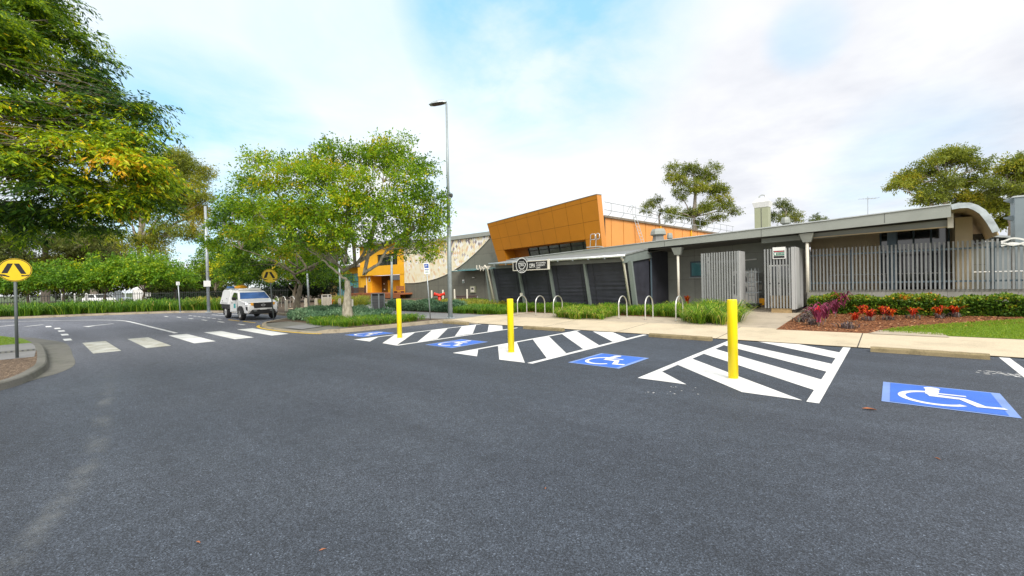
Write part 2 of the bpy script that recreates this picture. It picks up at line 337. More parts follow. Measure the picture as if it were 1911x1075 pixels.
# ------------------------------------------------------------------ builders
def tag(o, label=None, cat=None, group=None, kind=None):
    if label: o['label'] = label
    if cat: o['category'] = cat
    if group: o['group'] = group
    if kind: o['kind'] = kind
    return o
def thing(name, label, cat, loc=(0, 0, 0), rz=0.0, group=None):
    o = bpy.data.objects.new(name, None); o.empty_display_size = 0.2
    o.location = loc; o.rotation_euler = (0, 0, rz); col.objects.link(o)
    return tag(o, label, cat, group)
def root_loc(p):
    v = Vector((0, 0, 0))
    while p is not None:
        v += p.location; p = p.parent
    return v
class MB:
    def __init__(s): s.v, s.f, s.mi = [], [], []
    def add(s, vs, fs, mi=0):
        b = len(s.v); s.v += [tuple(x) for x in vs]
        for f in fs: s.f.append(tuple(b + i for i in f)); s.mi.append(mi)
        return s
    def poly(s, pts, mi=0): return s.add(pts, [tuple(range(len(pts)))], mi)
    def box(s, a, b, mi=0, bev=0.0):
        x0, y0, z0 = a; x1, y1, z1 = b
        x0, x1 = sorted((x0, x1)); y0, y1 = sorted((y0, y1)); z0, z1 = sorted((z0, z1))
        return s.hexa([(x0, y0, z0), (x1, y0, z0), (x1, y1, z0), (x0, y1, z0), (x0, y0, z1), (x1, y0, z1), (x1, y1, z1), (x0, y1, z1)], mi)
    def hexa(s, p, mi=0):
        return s.add(p, [(3, 2, 1, 0), (4, 5, 6, 7), (0, 1, 5, 4), (1, 2, 6, 5), (2, 3, 7, 6), (3, 0, 4, 7)], mi)
    def bar(s, a, b, w, d=None, mi=0, side=None):
        a, b = Vector(a), Vector(b); d = w if d is None else d
        t = (b - a).normalized(); ref = Vector(side) if side else (Vector((0, 0, 1)) if abs(t.z) < 0.9 else Vector((1, 0, 0)))
        u = t.cross(ref).normalized(); v = u.cross(t)
        p = []
        for c in (a, b):
            for k, l in ((-1, -1), (1, -1), (1, 1), (-1, 1)): p.append(c + u * (k * w / 2) + v * (l * d / 2))
        return s.hexa(p, mi)
    def tube(s, pts, rad, n=10, mi=0, cap=True):
        pts = [Vector(p) for p in pts]; k = len(pts)
        rad = rad if isinstance(rad, (list, tuple)) else [rad] * k
        vs, fs, u = [], [], None
        for i, p in enumerate(pts):
            t = (pts[min(i + 1, k - 1)] - pts[max(i - 1, 0)])
            t = t.normalized() if t.length > 1e-9 else Vector((0, 0, 1))
            if u is None:
                u = t.cross(Vector((0, 0, 1)) if abs(t.z) < 0.9 else Vector((1, 0, 0))).normalized()
            else:
                u = (u - t * u.dot(t)); u = u.normalized() if u.length > 1e-6 else t.orthogonal().normalized()
            w = t.cross(u)
            for j in range(n):
                a = 2 * math.pi * j / n
                vs.append(p + u * (math.cos(a) * rad[i]) + w * (math.sin(a) * rad[i]))
        for i in range(k - 1):
            for j in range(n):
                a, b = i * n + j, i * n + (j + 1) % n
                fs.append((a, b, b + n, a + n))
        if cap: fs += [tuple(range(n - 1, -1, -1)), tuple(range((k - 1) * n, k * n))]
        return s.add(vs, fs, mi)
    def cyl(s, c, r, h, n=20, mi=0, r2=None):
        c = Vector(c); return s.tube([c, c + Vector((0, 0, h))], [r, r if r2 is None else r2], n, mi)
    def lathe(s, c, prof, n=20, mi=0):
        c = Vector(c); vs, fs = [], []
        for r, z in prof:
            for j in range(n):
                a = 2 * math.pi * j / n; vs.append(c + Vector((r * math.cos(a), r * math.sin(a), z)))
        for i in range(len(prof) - 1):
            for j in range(n):
                a, b = i * n + j, i * n + (j + 1) % n; fs.append((a, b, b + n, a + n))
        fs += [tuple(range(n - 1, -1, -1)), tuple(range((len(prof) - 1) * n, len(prof) * n))]
        return s.add(vs, fs, mi)
    def prism(s, pts, off, mi=0):
        n = len(pts); off = Vector(off); p = [Vector(q) for q in pts]
        return s.add(p + [q + off for q in p], [tuple(range(n - 1, -1, -1)), tuple(range(n, 2 * n))] + [(i, (i + 1) % n, n + (i + 1) % n, n + i) for i in range(n)], mi)
    def grid(s, fn, nu, nv, mi=0):
        vs = [fn(i / nu, j / nv) for j in range(nv + 1) for i in range(nu + 1)]
        fs = [(j * (nu + 1) + i, j * (nu + 1) + i + 1, (j + 1) * (nu + 1) + i + 1, (j + 1) * (nu + 1) + i) for j in range(nv) for i in range(nu)]
        return s.add(vs, fs, mi)
    def build(s, name, mats, parent=None, smooth=False, bevel=0.0):
        me = bpy.data.meshes.new(name)
        off = root_loc(parent)
        me.from_pydata([(x - off.x, y - off.y, z - off.z) for x, y, z in s.v], [], s.f)
        for mm in (mats if isinstance(mats, (list, tuple)) else [mats]): me.materials.append(M[mm] if isinstance(mm, str) else mm)
        if any(s.mi): me.polygons.foreach_set('material_index', s.mi)
        if smooth: me.polygons.foreach_set('use_smooth', [True] * len(me.polygons))
        me.update()
        o = bpy.data.objects.new(name, me); col.objects.link(o)
        if parent is not None: o.parent = parent
        if bevel:
            b = o.modifiers.new('edge', 'BEVEL'); b.width = bevel; b.segments = 2; b.limit_method = 'ANGLE'
            b.harden_normals = False
        return o
def struct(name, mb, mats, smooth=False, kind='structure', bevel=0.0):
    o = mb.build(name, mats, None, smooth, bevel); o['kind'] = kind; return o
def copy_tree(o, parent=None):
    c = o.copy(); col.objects.link(c)
    if parent is not None: c.parent = parent
    for ch in list(o.children): copy_tree(ch, c)
    return c

def letters(body, size, name, mats, parent, origin, ux, uy, extrude=0.004, spacing=1.0, narrow=1.0, align='LEFT', fit=None):
    """Writing as flat raised letters. ux: reading direction, uy: up."""
    cu = bpy.data.curves.new('lettering', 'FONT'); cu.body = body; cu.size = size; cu.extrude = extrude
    cu.space_character = spacing; cu.align_x = align; cu.resolution_u = 2
    tmp = bpy.data.objects.new('lettering_curve', cu); col.objects.link(tmp)
    bpy.context.view_layer.update()
    dg = bpy.context.evaluated_depsgraph_get()
    me = bpy.data.meshes.new_from_object(tmp.evaluated_get(dg))
    bpy.data.objects.remove(tmp)
    ux, uy = Vector(ux).normalized(), Vector(uy).normalized(); un = ux.cross(uy)
    off = root_loc(parent); org = Vector(origin) - off
    if fit: narrow = fit / max(1e-6, max(v.co.x for v in me.vertices) - min(v.co.x for v in me.vertices))
    for v in me.vertices:
        v.co = org + ux * (v.co.x * narrow) + uy * v.co.y + un * v.co.z
    me.materials.clear(); me.materials.append(M[mats] if isinstance(mats, str) else mats)
    o = bpy.data.objects.new(name, me); col.objects.link(o)
    if parent is not None: o.parent = parent
    return o

# leaf clouds -------------------------------------------------------
rng = np.random.default_rng(11)
def quads_object(name, P, D, S, L, Wd, val, mt, parent=None):
    """Every leaf a folded diamond: centre P, along D, across S, length L, width Wd."""
    n = len(P); off = np.array(root_loc(parent))
    N = np.cross(D, S)
    V = np.empty((n, 4, 3), np.float32)
    V[:, 0] = P - off
    V[:, 1] = P + D * (L * 0.5)[:, None] + S * (Wd * 0.5)[:, None] + N * (Wd * 0.12)[:, None] - off
    V[:, 2] = P + D * L[:, None] - off
    V[:, 3] = P + D * (L * 0.5)[:, None] - S * (Wd * 0.5)[:, None] + N * (Wd * 0.12)[:, None] - off
    me = bpy.data.meshes.new(name)
    me.vertices.add(n * 4); me.vertices.foreach_set('co', V.reshape(-1))
    me.loops.add(n * 4); me.loops.foreach_set('vertex_index', np.arange(n * 4, dtype=np.int32))
    me.polygons.add(n); me.polygons.foreach_set('loop_start', np.arange(0, n * 4, 4, dtype=np.int32))
    me.update(calc_edges=True)
    at = me.attributes.new('leaf', 'FLOAT', 'FACE'); at.data.foreach_set('value', np.clip(val, 0, 1).astype(np.float32))
    me.materials.append(M[mt])
    o = bpy.data.objects.new(name, me); col.objects.link(o)
    if parent is not None: o.parent = parent
    return o
def unit(a): return a / (np.linalg.norm(a, axis=-1, keepdims=True) + 1e-9)
def leaf_cloud(centers, radii, per, leaf, droop=0.35, tuft=0.22, lean=None, valbase=None, squash=0.8, pinnate=False):
    """Leaves in tufts (shoots) spread through each clump, thicker towards its rind."""
    Ps, Ds, Vs = [], [], []
    for ci, (c, r) in enumerate(zip(centers, radii)):
        k = max(6, int(per * r * r / 1.4))
        d = unit(rng.normal(size=(k, 3))); d[:, 2] = np.abs(d[:, 2]) * 0.9 - 0.28 * (rng.random(k) < 0.45)
        rr = r * rng.uniform(0.35, 1.05, k) ** 0.6
        T = np.array(c) + d * rr[:, None] * np.array([1, 1, squash])
        sd = unit(d + rng.normal(scale=0.5, size=(k, 3)) - np.array([0, 0, droop]))
        m_ = rng.integers(9, 19, k)
        tv = rng.normal(0, 0.12, k) + (0.0 if valbase is None else valbase[ci])
        idx = np.repeat(np.arange(k), m_)
        a = rng.random(len(idx))
        P = T[idx] + sd[idx] * (a * tuft * 2.2)[:, None] + rng.normal(scale=tuft * 0.33, size=(len(idx), 3))
        if pinnate:                             # leaflets in two rows along a drooping stalk
            sd = unit(sd * np.array([1, 1, .45]) + rng.normal(scale=.25, size=sd.shape)); sw = unit(np.cross(sd, np.array([0, 0, 1.0])))
            sgn = rng.choice([-1.0, 1.0], len(idx))[:, None]; al = (a * tuft * 2.6)[:, None]
            P = T[idx] + sd[idx] * al - np.array([0, 0, 1.0]) * (al ** 2) * .55 + rng.normal(scale=.02, size=(len(idx), 3))
            Dl = unit(sd[idx] * .75 + sw[idx] * sgn * .8 - np.array([0, 0, droop]) + rng.normal(scale=.22, size=(len(idx), 3)))
        else: Dl = unit(sd[idx] * 0.8 + rng.normal(scale=0.65, size=(len(idx), 3)) - np.array([0, 0, droop]))
        Ps.append(P); Ds.append(Dl); Vs.append(tv[idx] + rng.normal(0, 0.10, len(idx)))
    P = np.concatenate(Ps); D = np.concatenate(Ds); v = np.concatenate(Vs)
    S = unit(np.cross(D, unit(rng.normal(size=D.shape) * 0.8 + np.array([0, 0, 1.0]))))
    S = unit(np.cross(D, np.cross(S, D)))
    L = leaf * rng.uniform(0.65, 1.3, len(P)); 
    return P, D, S, L, v
def limb_path(a, b, n=7, sag=0.0, wob=0.06):
    a, b = Vector(a), Vector(b); L = (b - a).length; out = []
    for i in range(n):
        t = i / (n - 1)
        p = a.lerp(b, t)
        p.z += math.sin(t * math.pi) * sag * L
        if 0 < i < n - 1: p += Vector((random.gauss(0, wob), random.gauss(0, wob), random.gauss(0, wob))) * L * 0.35
        out.append(p)
    return out
def tree(name, label, base, forks, clumps, trunk_r, bark, leafmat, leaf=0.12, wide=0.4, per=60, droop=0.35, tuft=0.22,
         val=0.5, valvar=0.12, group=None, twigs=5, cat='tree', vals=None, sag=0.12, limbs=None, sub=None, pinnate=False):
    """forks: points up the trunk; clumps: (centre, radius). Limbs run from the fork nearest below to each clump."""
    base = Vector(base)
    t = thing(name, label, cat, base, 0, group)
    mb = MB()
    tr = [base - Vector((0, 0, 0.15))] + [base] + [Vector(f) for f in forks]
    n = len(tr); rad = [trunk_r * 1.5, trunk_r * 1.18] + [trunk_r * (1 - 0.55 * (i + 1) / max(1, len(forks))) if len(forks) > 1 else trunk_r * 0.85 for i in range(len(forks))]
    pts, rs = [], []
    for i in range(n - 1):
        for q in range(4):
            s = q / 4; p = tr[i].lerp(tr[i + 1], s)
            pts.append(p + Vector((random.gauss(0, 1), random.gauss(0, 1), 0)) * trunk_r * 0.07); rs.append(rad[i] + (rad[i + 1] - rad[i]) * s)
    pts.append(tr[-1]); rs.append(rad[-1])
    mb.tube(pts, rs, 12)
    trunk = mb.build('trunk', bark, t, smooth=True)
    lb = MB()
    fk = [Vector(f) for f in forks]
    for li, lp in enumerate(limbs or []):                      # main limbs drawn as their own curves
        q = [fk[-1]] + [Vector(p) for p in lp]; Q = []
        for i in range(len(q) - 1):
            for k in range(4): Q.append(q[i].lerp(q[i + 1], k / 4) + Vector((random.gauss(0, 1), random.gauss(0, 1), random.gauss(0, 1))) * trunk_r * (.10 if i + k else 0))
        Q.append(q[-1]); nq = len(Q)
        lb.tube(Q, [trunk_r * ((.26 if li == 0 else .40) - (.20 if li == 0 else .32) * i / (nq - 1)) for i in range(nq)], 9)
        fk += [Vector(p) for p in lp] + [q[i].lerp(q[i + 1], .5) for i in range(1, len(q) - 1)]
    for c, r in clumps:
        c = Vector(c)
        cand = [f for f in fk if f.z < c.z - 0.1 and (not limbs or f not in fk[:len(forks) - 1])] or [fk[len(forks) - 1]]
        f = min(cand, key=lambda q: (q - c).length + 0.8 * abs(q.z - c.z) * 0)
        Lc = (c - f).length
        r0 = min(trunk_r * 0.55, max(trunk_r * 0.16, trunk_r * 0.13 * (1 + r))) * (.55 if limbs or pinnate else 1)
        path = limb_path(f, c, 7, sag, 0.05)
        lb.tube(path, [r0 * (1 - 0.72 * i / 6) for i in range(7)], 7)
        for k in range(twigs):
            i = random.randint(3, 6); d = Vector((random.gauss(0, 1), random.gauss(0, 1), random.gauss(0.25, 0.7))).normalized()
            e = c + d * r * random.uniform(0.5, 0.95)
            lb.tube(limb_path(path[i], e, 4, 0.08, 0.06), [r0 * 0.3, r0 * 0.22, r0 * 0.14, r0 * 0.06], 5)
    lb.build('branches', bark, t, smooth=True)
    vb = [val + random.gauss(0, valvar) for _ in clumps] if vals is None else vals
    if sub:                                     # break each clump into smaller sprays with air between them
        cs, rs, v2 = [], [], []
        for (c, r), v0 in zip(clumps, vb):
            for k in range(sub[0]):
                d = unit(rng.normal(size=3)); cs.append(tuple(np.array(c) + d * r * sub[2] * np.array([1, 1, .8]) * rng.random() ** .5)); rs.append(r * sub[1] * rng.uniform(.75, 1.25)); v2.append(v0 + random.gauss(0, sub[3]))
    else: cs, rs, v2 = [c for c, r in clumps], [r for c, r in clumps], vb
    P, D, S, L, v = leaf_cloud(cs, rs, per, leaf, droop, tuft, valbase=v2, squash=.62 if sub else .8, pinnate=pinnate)
    quads_object('crown', P, D, S, L, L * wide, v, leafmat, t)
    return t
def blades(name, pts, hmin, hmax, wid, mt, label=None, cat=None, parent=None, arch=0.6, kind=None, group=None, vmean=0.5, vsd=0.2, mound=None):
    """Strap leaves rising from pts and arching over: three segments each."""
    pts = np.asarray(pts, float); n = len(pts)
    az = rng.uniform(0, 2 * np.pi, n); Hh = rng.uniform(hmin, hmax, n)
    if pts.shape[1] == 5:                       # tufts: leaves fan out from the tuft's heart
        az = pts[:, 3] + rng.normal(0, .55, n); Hh = Hh * pts[:, 4]; pts = pts[:, :3]
    out = Hh * arch * rng.uniform(0.35, 1.35, n)
    d = np.stack([np.cos(az), np.sin(az), np.zeros(n)], 1); s = np.stack([-np.sin(az), np.cos(az), np.zeros(n)], 1)
    z = np.array([0, 0, 1.0])
    w = wid * rng.uniform(0.7, 1.3, n)
    off = np.array(root_loc(parent))
    rows = []
    for fh, fo, fw in ((0, 0, 0.8), (0.62, 0.28, 1.0), (0.92, 0.66, 0.75), (0.66, 1.10, 0.08)):
        c = pts + z * (Hh * fh)[:, None] + d * (out * fo)[:, None] - off
        rows.append(c - s * (w * fw / 2)[:, None]); rows.append(c + s * (w * fw / 2)[:, None])
    V = np.stack(rows, 1).astype(np.float32)                      # n,8,3
    me = bpy.data.meshes.new(name)
    me.vertices.add(n * 8); me.vertices.foreach_set('co', V.reshape(-1))
    q = np.array([[0, 1, 3, 2], [2, 3, 5, 4], [4, 5, 7, 6]], np.int32)
    idx = (q[None] + (np.arange(n) * 8)[:, None, None]).reshape(-1).astype(np.int32)
    me.loops.add(n * 12); me.loops.foreach_set('vertex_index', idx)
    me.polygons.add(n * 3); me.polygons.foreach_set('loop_start', np.arange(0, n * 12, 4, dtype=np.int32))
    me.update(calc_edges=True)
    val = np.clip(rng.normal(vmean, vsd, n), 0, 1)
    at = me.attributes.new('leaf', 'FLOAT', 'FACE'); at.data.foreach_set('value', np.repeat(val, 3).astype(np.float32))
    me.materials.append(M[mt])
    o = bpy.data.objects.new(name, me); col.objects.link(o)
    if parent is not None: o.parent = parent
    return tag(o, label, cat, group, kind)
def in_poly(poly, n, zf):
    P = [(p[0], p[1]) for p in poly]
    xs = [p[0] for p in P]; ys = [p[1] for p in P]; out = []
    def inside(x, y):
        c = False; j = len(P) - 1
        for i in range(len(P)):
            if (P[i][1] > y) != (P[j][1] > y) and x < (P[j][0] - P[i][0]) * (y - P[i][1]) / (P[j][1] - P[i][1]) + P[i][0]: c = not c
            j = i
        return c
    while len(out) < n:
        x, y = random.uniform(min(xs), max(xs)), random.uniform(min(ys), max(ys))
        if inside(x, y): out.append((x, y, zf(x, y)))
    return out

# ================================================================== SETTING
def sheet(name, pts, mt, dz=0.0, kind='structure'):
    return struct(name, MB().poly([(p[0], p[1], (p[2] if len(p) > 2 else 0) + dz) for p in pts]), mt, kind=kind)
sheet('ground', [(-700, -500, -0.09), (700, -500, -0.09), (700, 900, -0.09), (-700, 900, -0.09)], 'far')
sheet('road', [(-75, -45, 0), (40, -45, 0), (40, 12.5, 0), (-75, 12.5, 0)], 'asphalt')
# right hand verge, sloping up to the buildings, then level
struct('verge', MB().add([(-14.6, 12.5, .012), (40, 12.5, .012), (40, 24.2, zs(24.2) - .008), (-14.6, 24.2, zs(24.2) - .008), (40, 70, zs(24.2) - .008), (-14.6, 70, zs(24.2) - .008)], [(0, 1, 2, 3), (3, 2, 4, 5)]), 'pad')
XP0, XP1 = -14.45, 14
sheet('footpath', [(XP0, 12.5, .018), (XP1, 12.5, .018), (XP1, 14.95, zs(14.95)), (XP0, 14.95, zs(14.95))], 'path', 0.004)
# left verge with its kerb
KL = [(-14.55, 12.55), (-14.75, 11.9), (-14.9, 8.7), (-15.1, 7.55), (-15.7, 7.12), (-17.5, 6.88), (-19.0, 6.83), (-20.7, 6.98), (-21.8, 7.4), (-22.9, 8.5), (-24.5, 10.1), (-27, 10.7), (-32, 10.6), (-36.8, 9.75), (-40.8, 7.54), (-43.3, 4.3), (-45, 0.8), (-46.2, -1.2), (-48.5, -6.5), (-52, -16), (-60, -36)]
def offset_line(P, d):
    out = []
    for i in range(len(P)):
        a, b = P[max(0, i - 1)], P[min(len(P) - 1, i + 1)]
        tx, ty = b[0] - a[0], b[1] - a[1]; l = math.hypot(tx, ty)
        out.append((P[i][0] + ty / l * d, P[i][1] - tx / l * d))
    return out
def dense(P, step=0.5):
    out = []
    for i in range(len(P) - 1):
        a, b = P[i], P[i + 1]; n = max(1, int(math.hypot(b[0] - a[0], b[1] - a[1]) / step))
        out += [(a[0] + (b[0] - a[0]) * k / n, a[1] + (b[1] - a[1]) * k / n) for k in range(n)]
    return out + [P[-1]]
def smooth_line(P, it=2):
    for _ in range(it):
        Q = [P[0]]
        for i in range(len(P) - 1):
            a, b = P[i], P[i + 1]
            Q += [(a[0] * .75 + b[0] * .25, a[1] * .75 + b[1] * .25), (a[0] * .25 + b[0] * .75, a[1] * .25 + b[1] * .75)]
        P = Q + [P[-1]]
    return P
KLs = smooth_line(KL, 2)
def kh(p):                                  # kerb height, dropped at the crossing
    x, y = p
    if -21.2 < x < -15.4 and y < 8: return 0.035 + 0.10 * max(0, min(1, max((-20.6 - x) / 0.6, (x + 16.0) / 0.6)))
    return 0.135
def kerb(name, line, h, width=0.16, side=1, mt='kerb'):
    mb = MB(); inner = offset_line(line, width * side)
    bt = offset_line(line, -0.03 * side)
    n = len(line); vs = []
    for i in range(n):
        z = h(line[i]); vs += [(*bt[i], 0.0), (*line[i], z - 0.02), (*offset_pt(line, inner, i, 0.15), z), (*inner[i], z), (*inner[i], -0.02)]
    fs = []
    for i in range(n - 1):
        for k in range(4): fs.append((i * 5 + k, (i + 1) * 5 + k, (i + 1) * 5 + k + 1, i * 5 + k + 1))
    mb.add(vs, fs); return struct(name, mb, mt)
def offset_pt(l, inn, i, s): return (l[i][0] + (inn[i][0] - l[i][0]) * s, l[i][1] + (inn[i][1] - l[i][1]) * s)
kerb('kerb', KLs, kh, side=1)
inner = offset_line(KLs, 0.15)
ringp = [(*p, kh(KLs[i]) - 0.006) for i, p in enumerate(inner)]
# ramp at the crossing: between the dropped kerb and a line 1.25 m behind it
vl, ra = [], []
for i, p in enumerate(ringp):
    if -21.2 < p[0] < -15.4 and p[1] < 8.2:
        q = (p[0], 8.25, 0.129); ra.append((p, q)); vl.append(q)
    else: vl.append((p[0], p[1], 0.129))
mb = MB()
for i in range(len(ra) - 1): mb.poly([ra[i][0], ra[i + 1][0], ra[i + 1][1], ra[i][1]])
struct('kerb_ramp', mb, 'apron')
sheet('verge', vl + [(-120, -36, .129), (-120, 75, .129), (-14.55, 75, .129)], 'soil')
mb = MB(); mb.poly([(-18.9, 7.15, .066), (-17.2, 7.2, .066), (-17.0, 8.0, .124), (-18.7, 8.0, .124)])
struct('ramp_panel', mb, 'grey_path')
# yellow no-stopping line along the island kerb
yo = offset_line(KLs, -0.22)
mb = MB(); idx = [i for i, p in enumerate(offset_line(KLs, -0.10)) if -21.9 < p[0] < -15.3 and p[1] < 7.7]
ya = offset_line(KLs, -0.10)
for i in idx[:-1]: mb.poly([(*ya[i], .004), (*ya[i + 1], .004), (*yo[i + 1], .004), (*yo[i], .004)])
struct('kerb_line_marking', mb, 'yellow_line')
MB_ = MB().poly([(-14.56, 12.5, .132), (-12.9, 12.5, .027), (-12.9, 14.95, zs(14.95) + .008), (-14.56, 14.95, .136)]).poly([(-14.56, 12.5, 0), (-12.9, 12.5, 0), (-12.9, 12.5, .027), (-14.56, 12.5, .132)])
struct('footpath_ramp', MB_, 'path')
struct('verge_bank', MB().poly([(-14.56, 14.95, .131), (-13.4, 14.95, zs(14.95) + .003), (-13.4, 17, zs(17) + .003), (-14.56, 17, .131)]), 'pad')
# paths and beds on the left verge
def zl(x, y): return 0.129
sheet('path', [(-14.5, 12.6, .133), (-14.6, 14.95, .133), (-21, 15.1, .133), (-24.5, 15.2, .133), (-25, 19, .133), (-33, 25.5, .133), (-38, 25.5, .133), (-31, 17.0, .133), (-29, 14.3, .133), (-25.5, 12.9, .133), (-20.5, 12.2, .133), (-17, 12.1, .133)], 'grey_path')
sheet('path', [(-24.3, 10.45, .1365), (-26.5, 13.5, .1365), (-30.5, 15.6, .1365), (-34, 14.8, .1365), (-34, 13.0, .1365), (-30.5, 13.6, .1365), (-28.6, 12.4, .1365), (-27.5, 10.9, .1365)], 'cream_path')
sheet('garden_bed', [(-15.4, 8.4, .134), (-20.6, 8.4, .134), (-22.8, 9.3, .134), (-23.2, 11.6, .134), (-17.5, 11.9, .134), (-15.3, 11.6, .134)], 'litter')
sheet('garden_bed', [(-21.5, 15.3, .134), (-16.8, 15.1, .134), (-14.7, 15.1, .134), (-14.7, 20.5, .134), (-21.5, 21, .134)], 'litter')
sheet('garden_bed', [(-37.5, 10.1, .134), (-41.2, 8.0, .134), (-43.8, 4.6, .134), (-45.5, 0.9, .134), (-49, -6.5, .134), (-53, -16, .134), (-58, -16, .134), (-52, 2, .134), (-46, 11.5, .134), (-40, 15, .134)], 'litter')
# red-brown mulch bed, lawn, and pit lid on the right
def spoly(px, dz): return [tuple(Gs(a, b, dz)) for a, b in px]
gx = Gs(1640, 618.5, 0)
sheet('mulch_bed', spoly([(1448, 614.8), (1617, 622), (1640, 618.5), (1665, 612.5), (1740, 606), (1911, 595)], 0.006) + [(7, Gs(1911, 595.2).y + .8, zs(Gs(1911, 595.2).y + .8) + .006), (7, 21.2, zs(21.2) + .006), (-2.62, 21.2, zs(21.2) + .006), (-2.62, 20.2, zs(20.2) + .006)], 'mulch')
lawnpts = spoly([(1640, 618.5), (1665, 612.5), (1740, 606), (1911, 595.2)], 0.010) + [(14, Gs(1911, 595.2).y + 2, zs(Gs(1911, 595.2).y + 2) + .010), (14, 14.96, zs(14.96) + .010), (0.9, 14.96, zs(14.96) + .010)]
sheet('lawn', lawnpts, 'lawn')
sheet('ground_pit_lid', spoly([(1620, 622.3), (1643, 615.8), (1748, 620.5), (1762, 623), (1772, 629.4)], 0.014), 'pad')
sheet('garden_bed', [(-14.5, 16.85, zs(16.85) + .002), (-5.2, 16.85, zs(16.85) + .002), (-4.3, 18.0, zs(18.0) + .002), (-4.6, 19.5, zs(19.5) + .002), (-9.0, 19.5, zs(19.5) + .002), (-14.5, 19.5, zs(19.5) + .002)], 'mulch')

# near-left island
KT = [G(a / 5.972, 570 + b / 5.972, .135) for a, b in [(0, 860), (120, 830), (250, 790), (360, 745), (450, 690), (500, 660), (521, 625), (522, 560), (505, 490), (470, 430), (390, 403), (300, 385), (150, 358), (0, 332)]]
IL = [(3, -8.2), (-3, -5.4), (-8.2, -2.75)] + [(p.x, p.y) for p in KT] + [(-31, -3.5), (-38, -11), (-42, -30)]
ILs = smooth_line(IL, 1)
kerb('kerb', ILs, lambda p: 0.135, side=-1, mt='apron')
inn = offset_line(ILs, -0.15)
sheet('traffic_island', [(*p, .129) for p in inn] + [(3, -30, .129)], 'litter')
ap = [G(a / 5.972, 570 + b / 5.972) for a, b in [(0, 945), (200, 890), (450, 810), (620, 768), (740, 722), (820, 680), (847, 630), (810, 560), (790, 480), (740, 420), (640, 398), (500, 382), (300, 350)]]
apo = smooth_line([(3, -7.6), (-3, -4.75), (-8, -2.2)] + [(p.x, p.y) for p in ap] + [(-31, -2.9)], 2)
sheet('gutter', [(x, y, .004) for x, y in apo] + [(x, y, .004) for x, y in reversed([q for q in ILs if q[0] > -31.2])], 'apron')
# crossing path and lawn on the island
sheet('path', [(-15.95, 0.235, .134), (-16.15, -12, .134), (-20.4, -12, .134), (-20.6, 0.30, .134), (-18, .305, .134)], 'grey_path')
sheet('lawn', [(-20.6, 0.27, .136), (-20.4, -12, .136), (-38, -12, .136), (-28.5, -1.95, .136), (-25, -.4, .136), (-22.9, .08, .136)], 'lawn')

# ------------------------------------------------------------------ road markings
def mark(name, polys, mt, z=0.004):
    mb = MB()
    for i, p in enumerate(polys): mb.poly([(q[0], q[1], z + .0003 * i) for q in p])   # never two in one plane
    return struct(name, mb, mt)
Z1 = lambda a, b: G(630 + a / 7.9625, 580 + b / 7.9625)
Z2 = lambda a, b: G(830 + a / 7.9625, 590 + b / 7.9625)
Z3 = lambda a, b: G(1030 + a / 7.9625, 590 + b / 7.9625)
Z4 = lambda a, b: G(1180 + a / 7.679, 620 + b / 7.679)
Z5 = lambda a, b: G(1400 + a / 7.679, 620 + b / 7.679)
YF, YK = 6.92, 12.46
def rectline(x0, x1, y0=YF, y1=YK): return [(x0, y0), (x1, y0), (x1, y1), (x0, y1)]
mark('hatch_marking', [
    [(-12.76, YF), (-12.63, YF + .05), (-12.63, YK), (-12.75, YK)], [(-10.47, YF), (-10.34, YF), (-10.34, 12.0), (-10.47, 12.2)],
    [Z1(280, 432), Z1(480, 460), Z1(612, 388)], [Z1(845, 362), Z1(1150, 325), Z1(870, 518), Z1(665, 483)][::-1],
    [Z1(1400, 292), Z1(1640, 262), Z1(1485, 417), Z1(1180, 470)][::-1],
    [Z2(250, 158), Z2(470, 126), Z2(415, 262), Z2(150, 300)][::-1], [Z2(655, 130), Z2(855, 143), Z2(860, 201), Z2(635, 240)][::-1]], 'white_paint')
mark('hatch_marking', [
    rectline(-8.03, -7.90), [(-5.71, YF), (-5.57, YF), (-5.57, YK), (-5.71, YK)],
    [Z2(120, 548), Z2(480, 600), Z2(497, 486)], [Z2(790, 440), Z2(1068, 382), Z2(1190, 695), Z2(810, 648)][::-1],
    [Z2(1305, 345), Z2(1540, 295), Z2(1805, 553), Z2(1520, 632)][::-1], [Z3(145, 265), Z3(350, 215), Z3(705, 437), Z3(465, 493)][::-1],
    [Z3(605, 228), Z3(912, 243), Z3(1112, 333), Z3(900, 382)][::-1]], 'white_paint', 0.004)
mark('hatch_marking', [
    rectline(-3.28, -3.15), rectline(-.88, -.74, 6.86, 12.48),
    [Z4(75, 658), Z4(775, 752), Z4(405, 556)], [Z4(625, 460), Z4(832, 373), Z5(750, 982), Z4(1572, 862)][::-1],
    [Z4(990, 300), Z4(1158, 233), Z5(1062, 695), Z5(952, 845)][::-1], [Z4(1285, 182), Z4(1355, 130), Z5(1208, 466), Z5(1132, 578)][::-1],
    [Z5(105, 135), Z5(620, 158), Z5(1312, 300), Z5(1258, 385)][::-1]], 'white_paint')
mark('hatch_marking', [rectline(1.52, 1.66)], 'white_paint')
for i, y in enumerate((1.36, 2.5, 3.66, 4.78, 5.93)):
    mark('zebra_bar_marking', [[(-20.45, y + .03), (-16.55, y - .03), (-16.55, y + .55), (-20.4, y + .60)]], 'old_paint' if i < 2 else 'white_paint')
def ribbon(P, w): 
    a, b = offset_line(P, w / 2), offset_line(P, -w / 2)
    return [[a[i], a[i + 1], b[i + 1], b[i]] for i in range(len(P) - 1)]
wl = smooth_line([(-21.25, 4.09), (-27, 4.09), (-31.3, 4.1), (-33.4, 4.05), (-35.1, 3.7), (-37.4, 2.6), (-39.6, .9), (-41.3, -.7), (-43.5, -4), (-46, -12)], 2)
mark('lane_marking', ribbon(wl, 0.14), 'white_paint')
dl = []
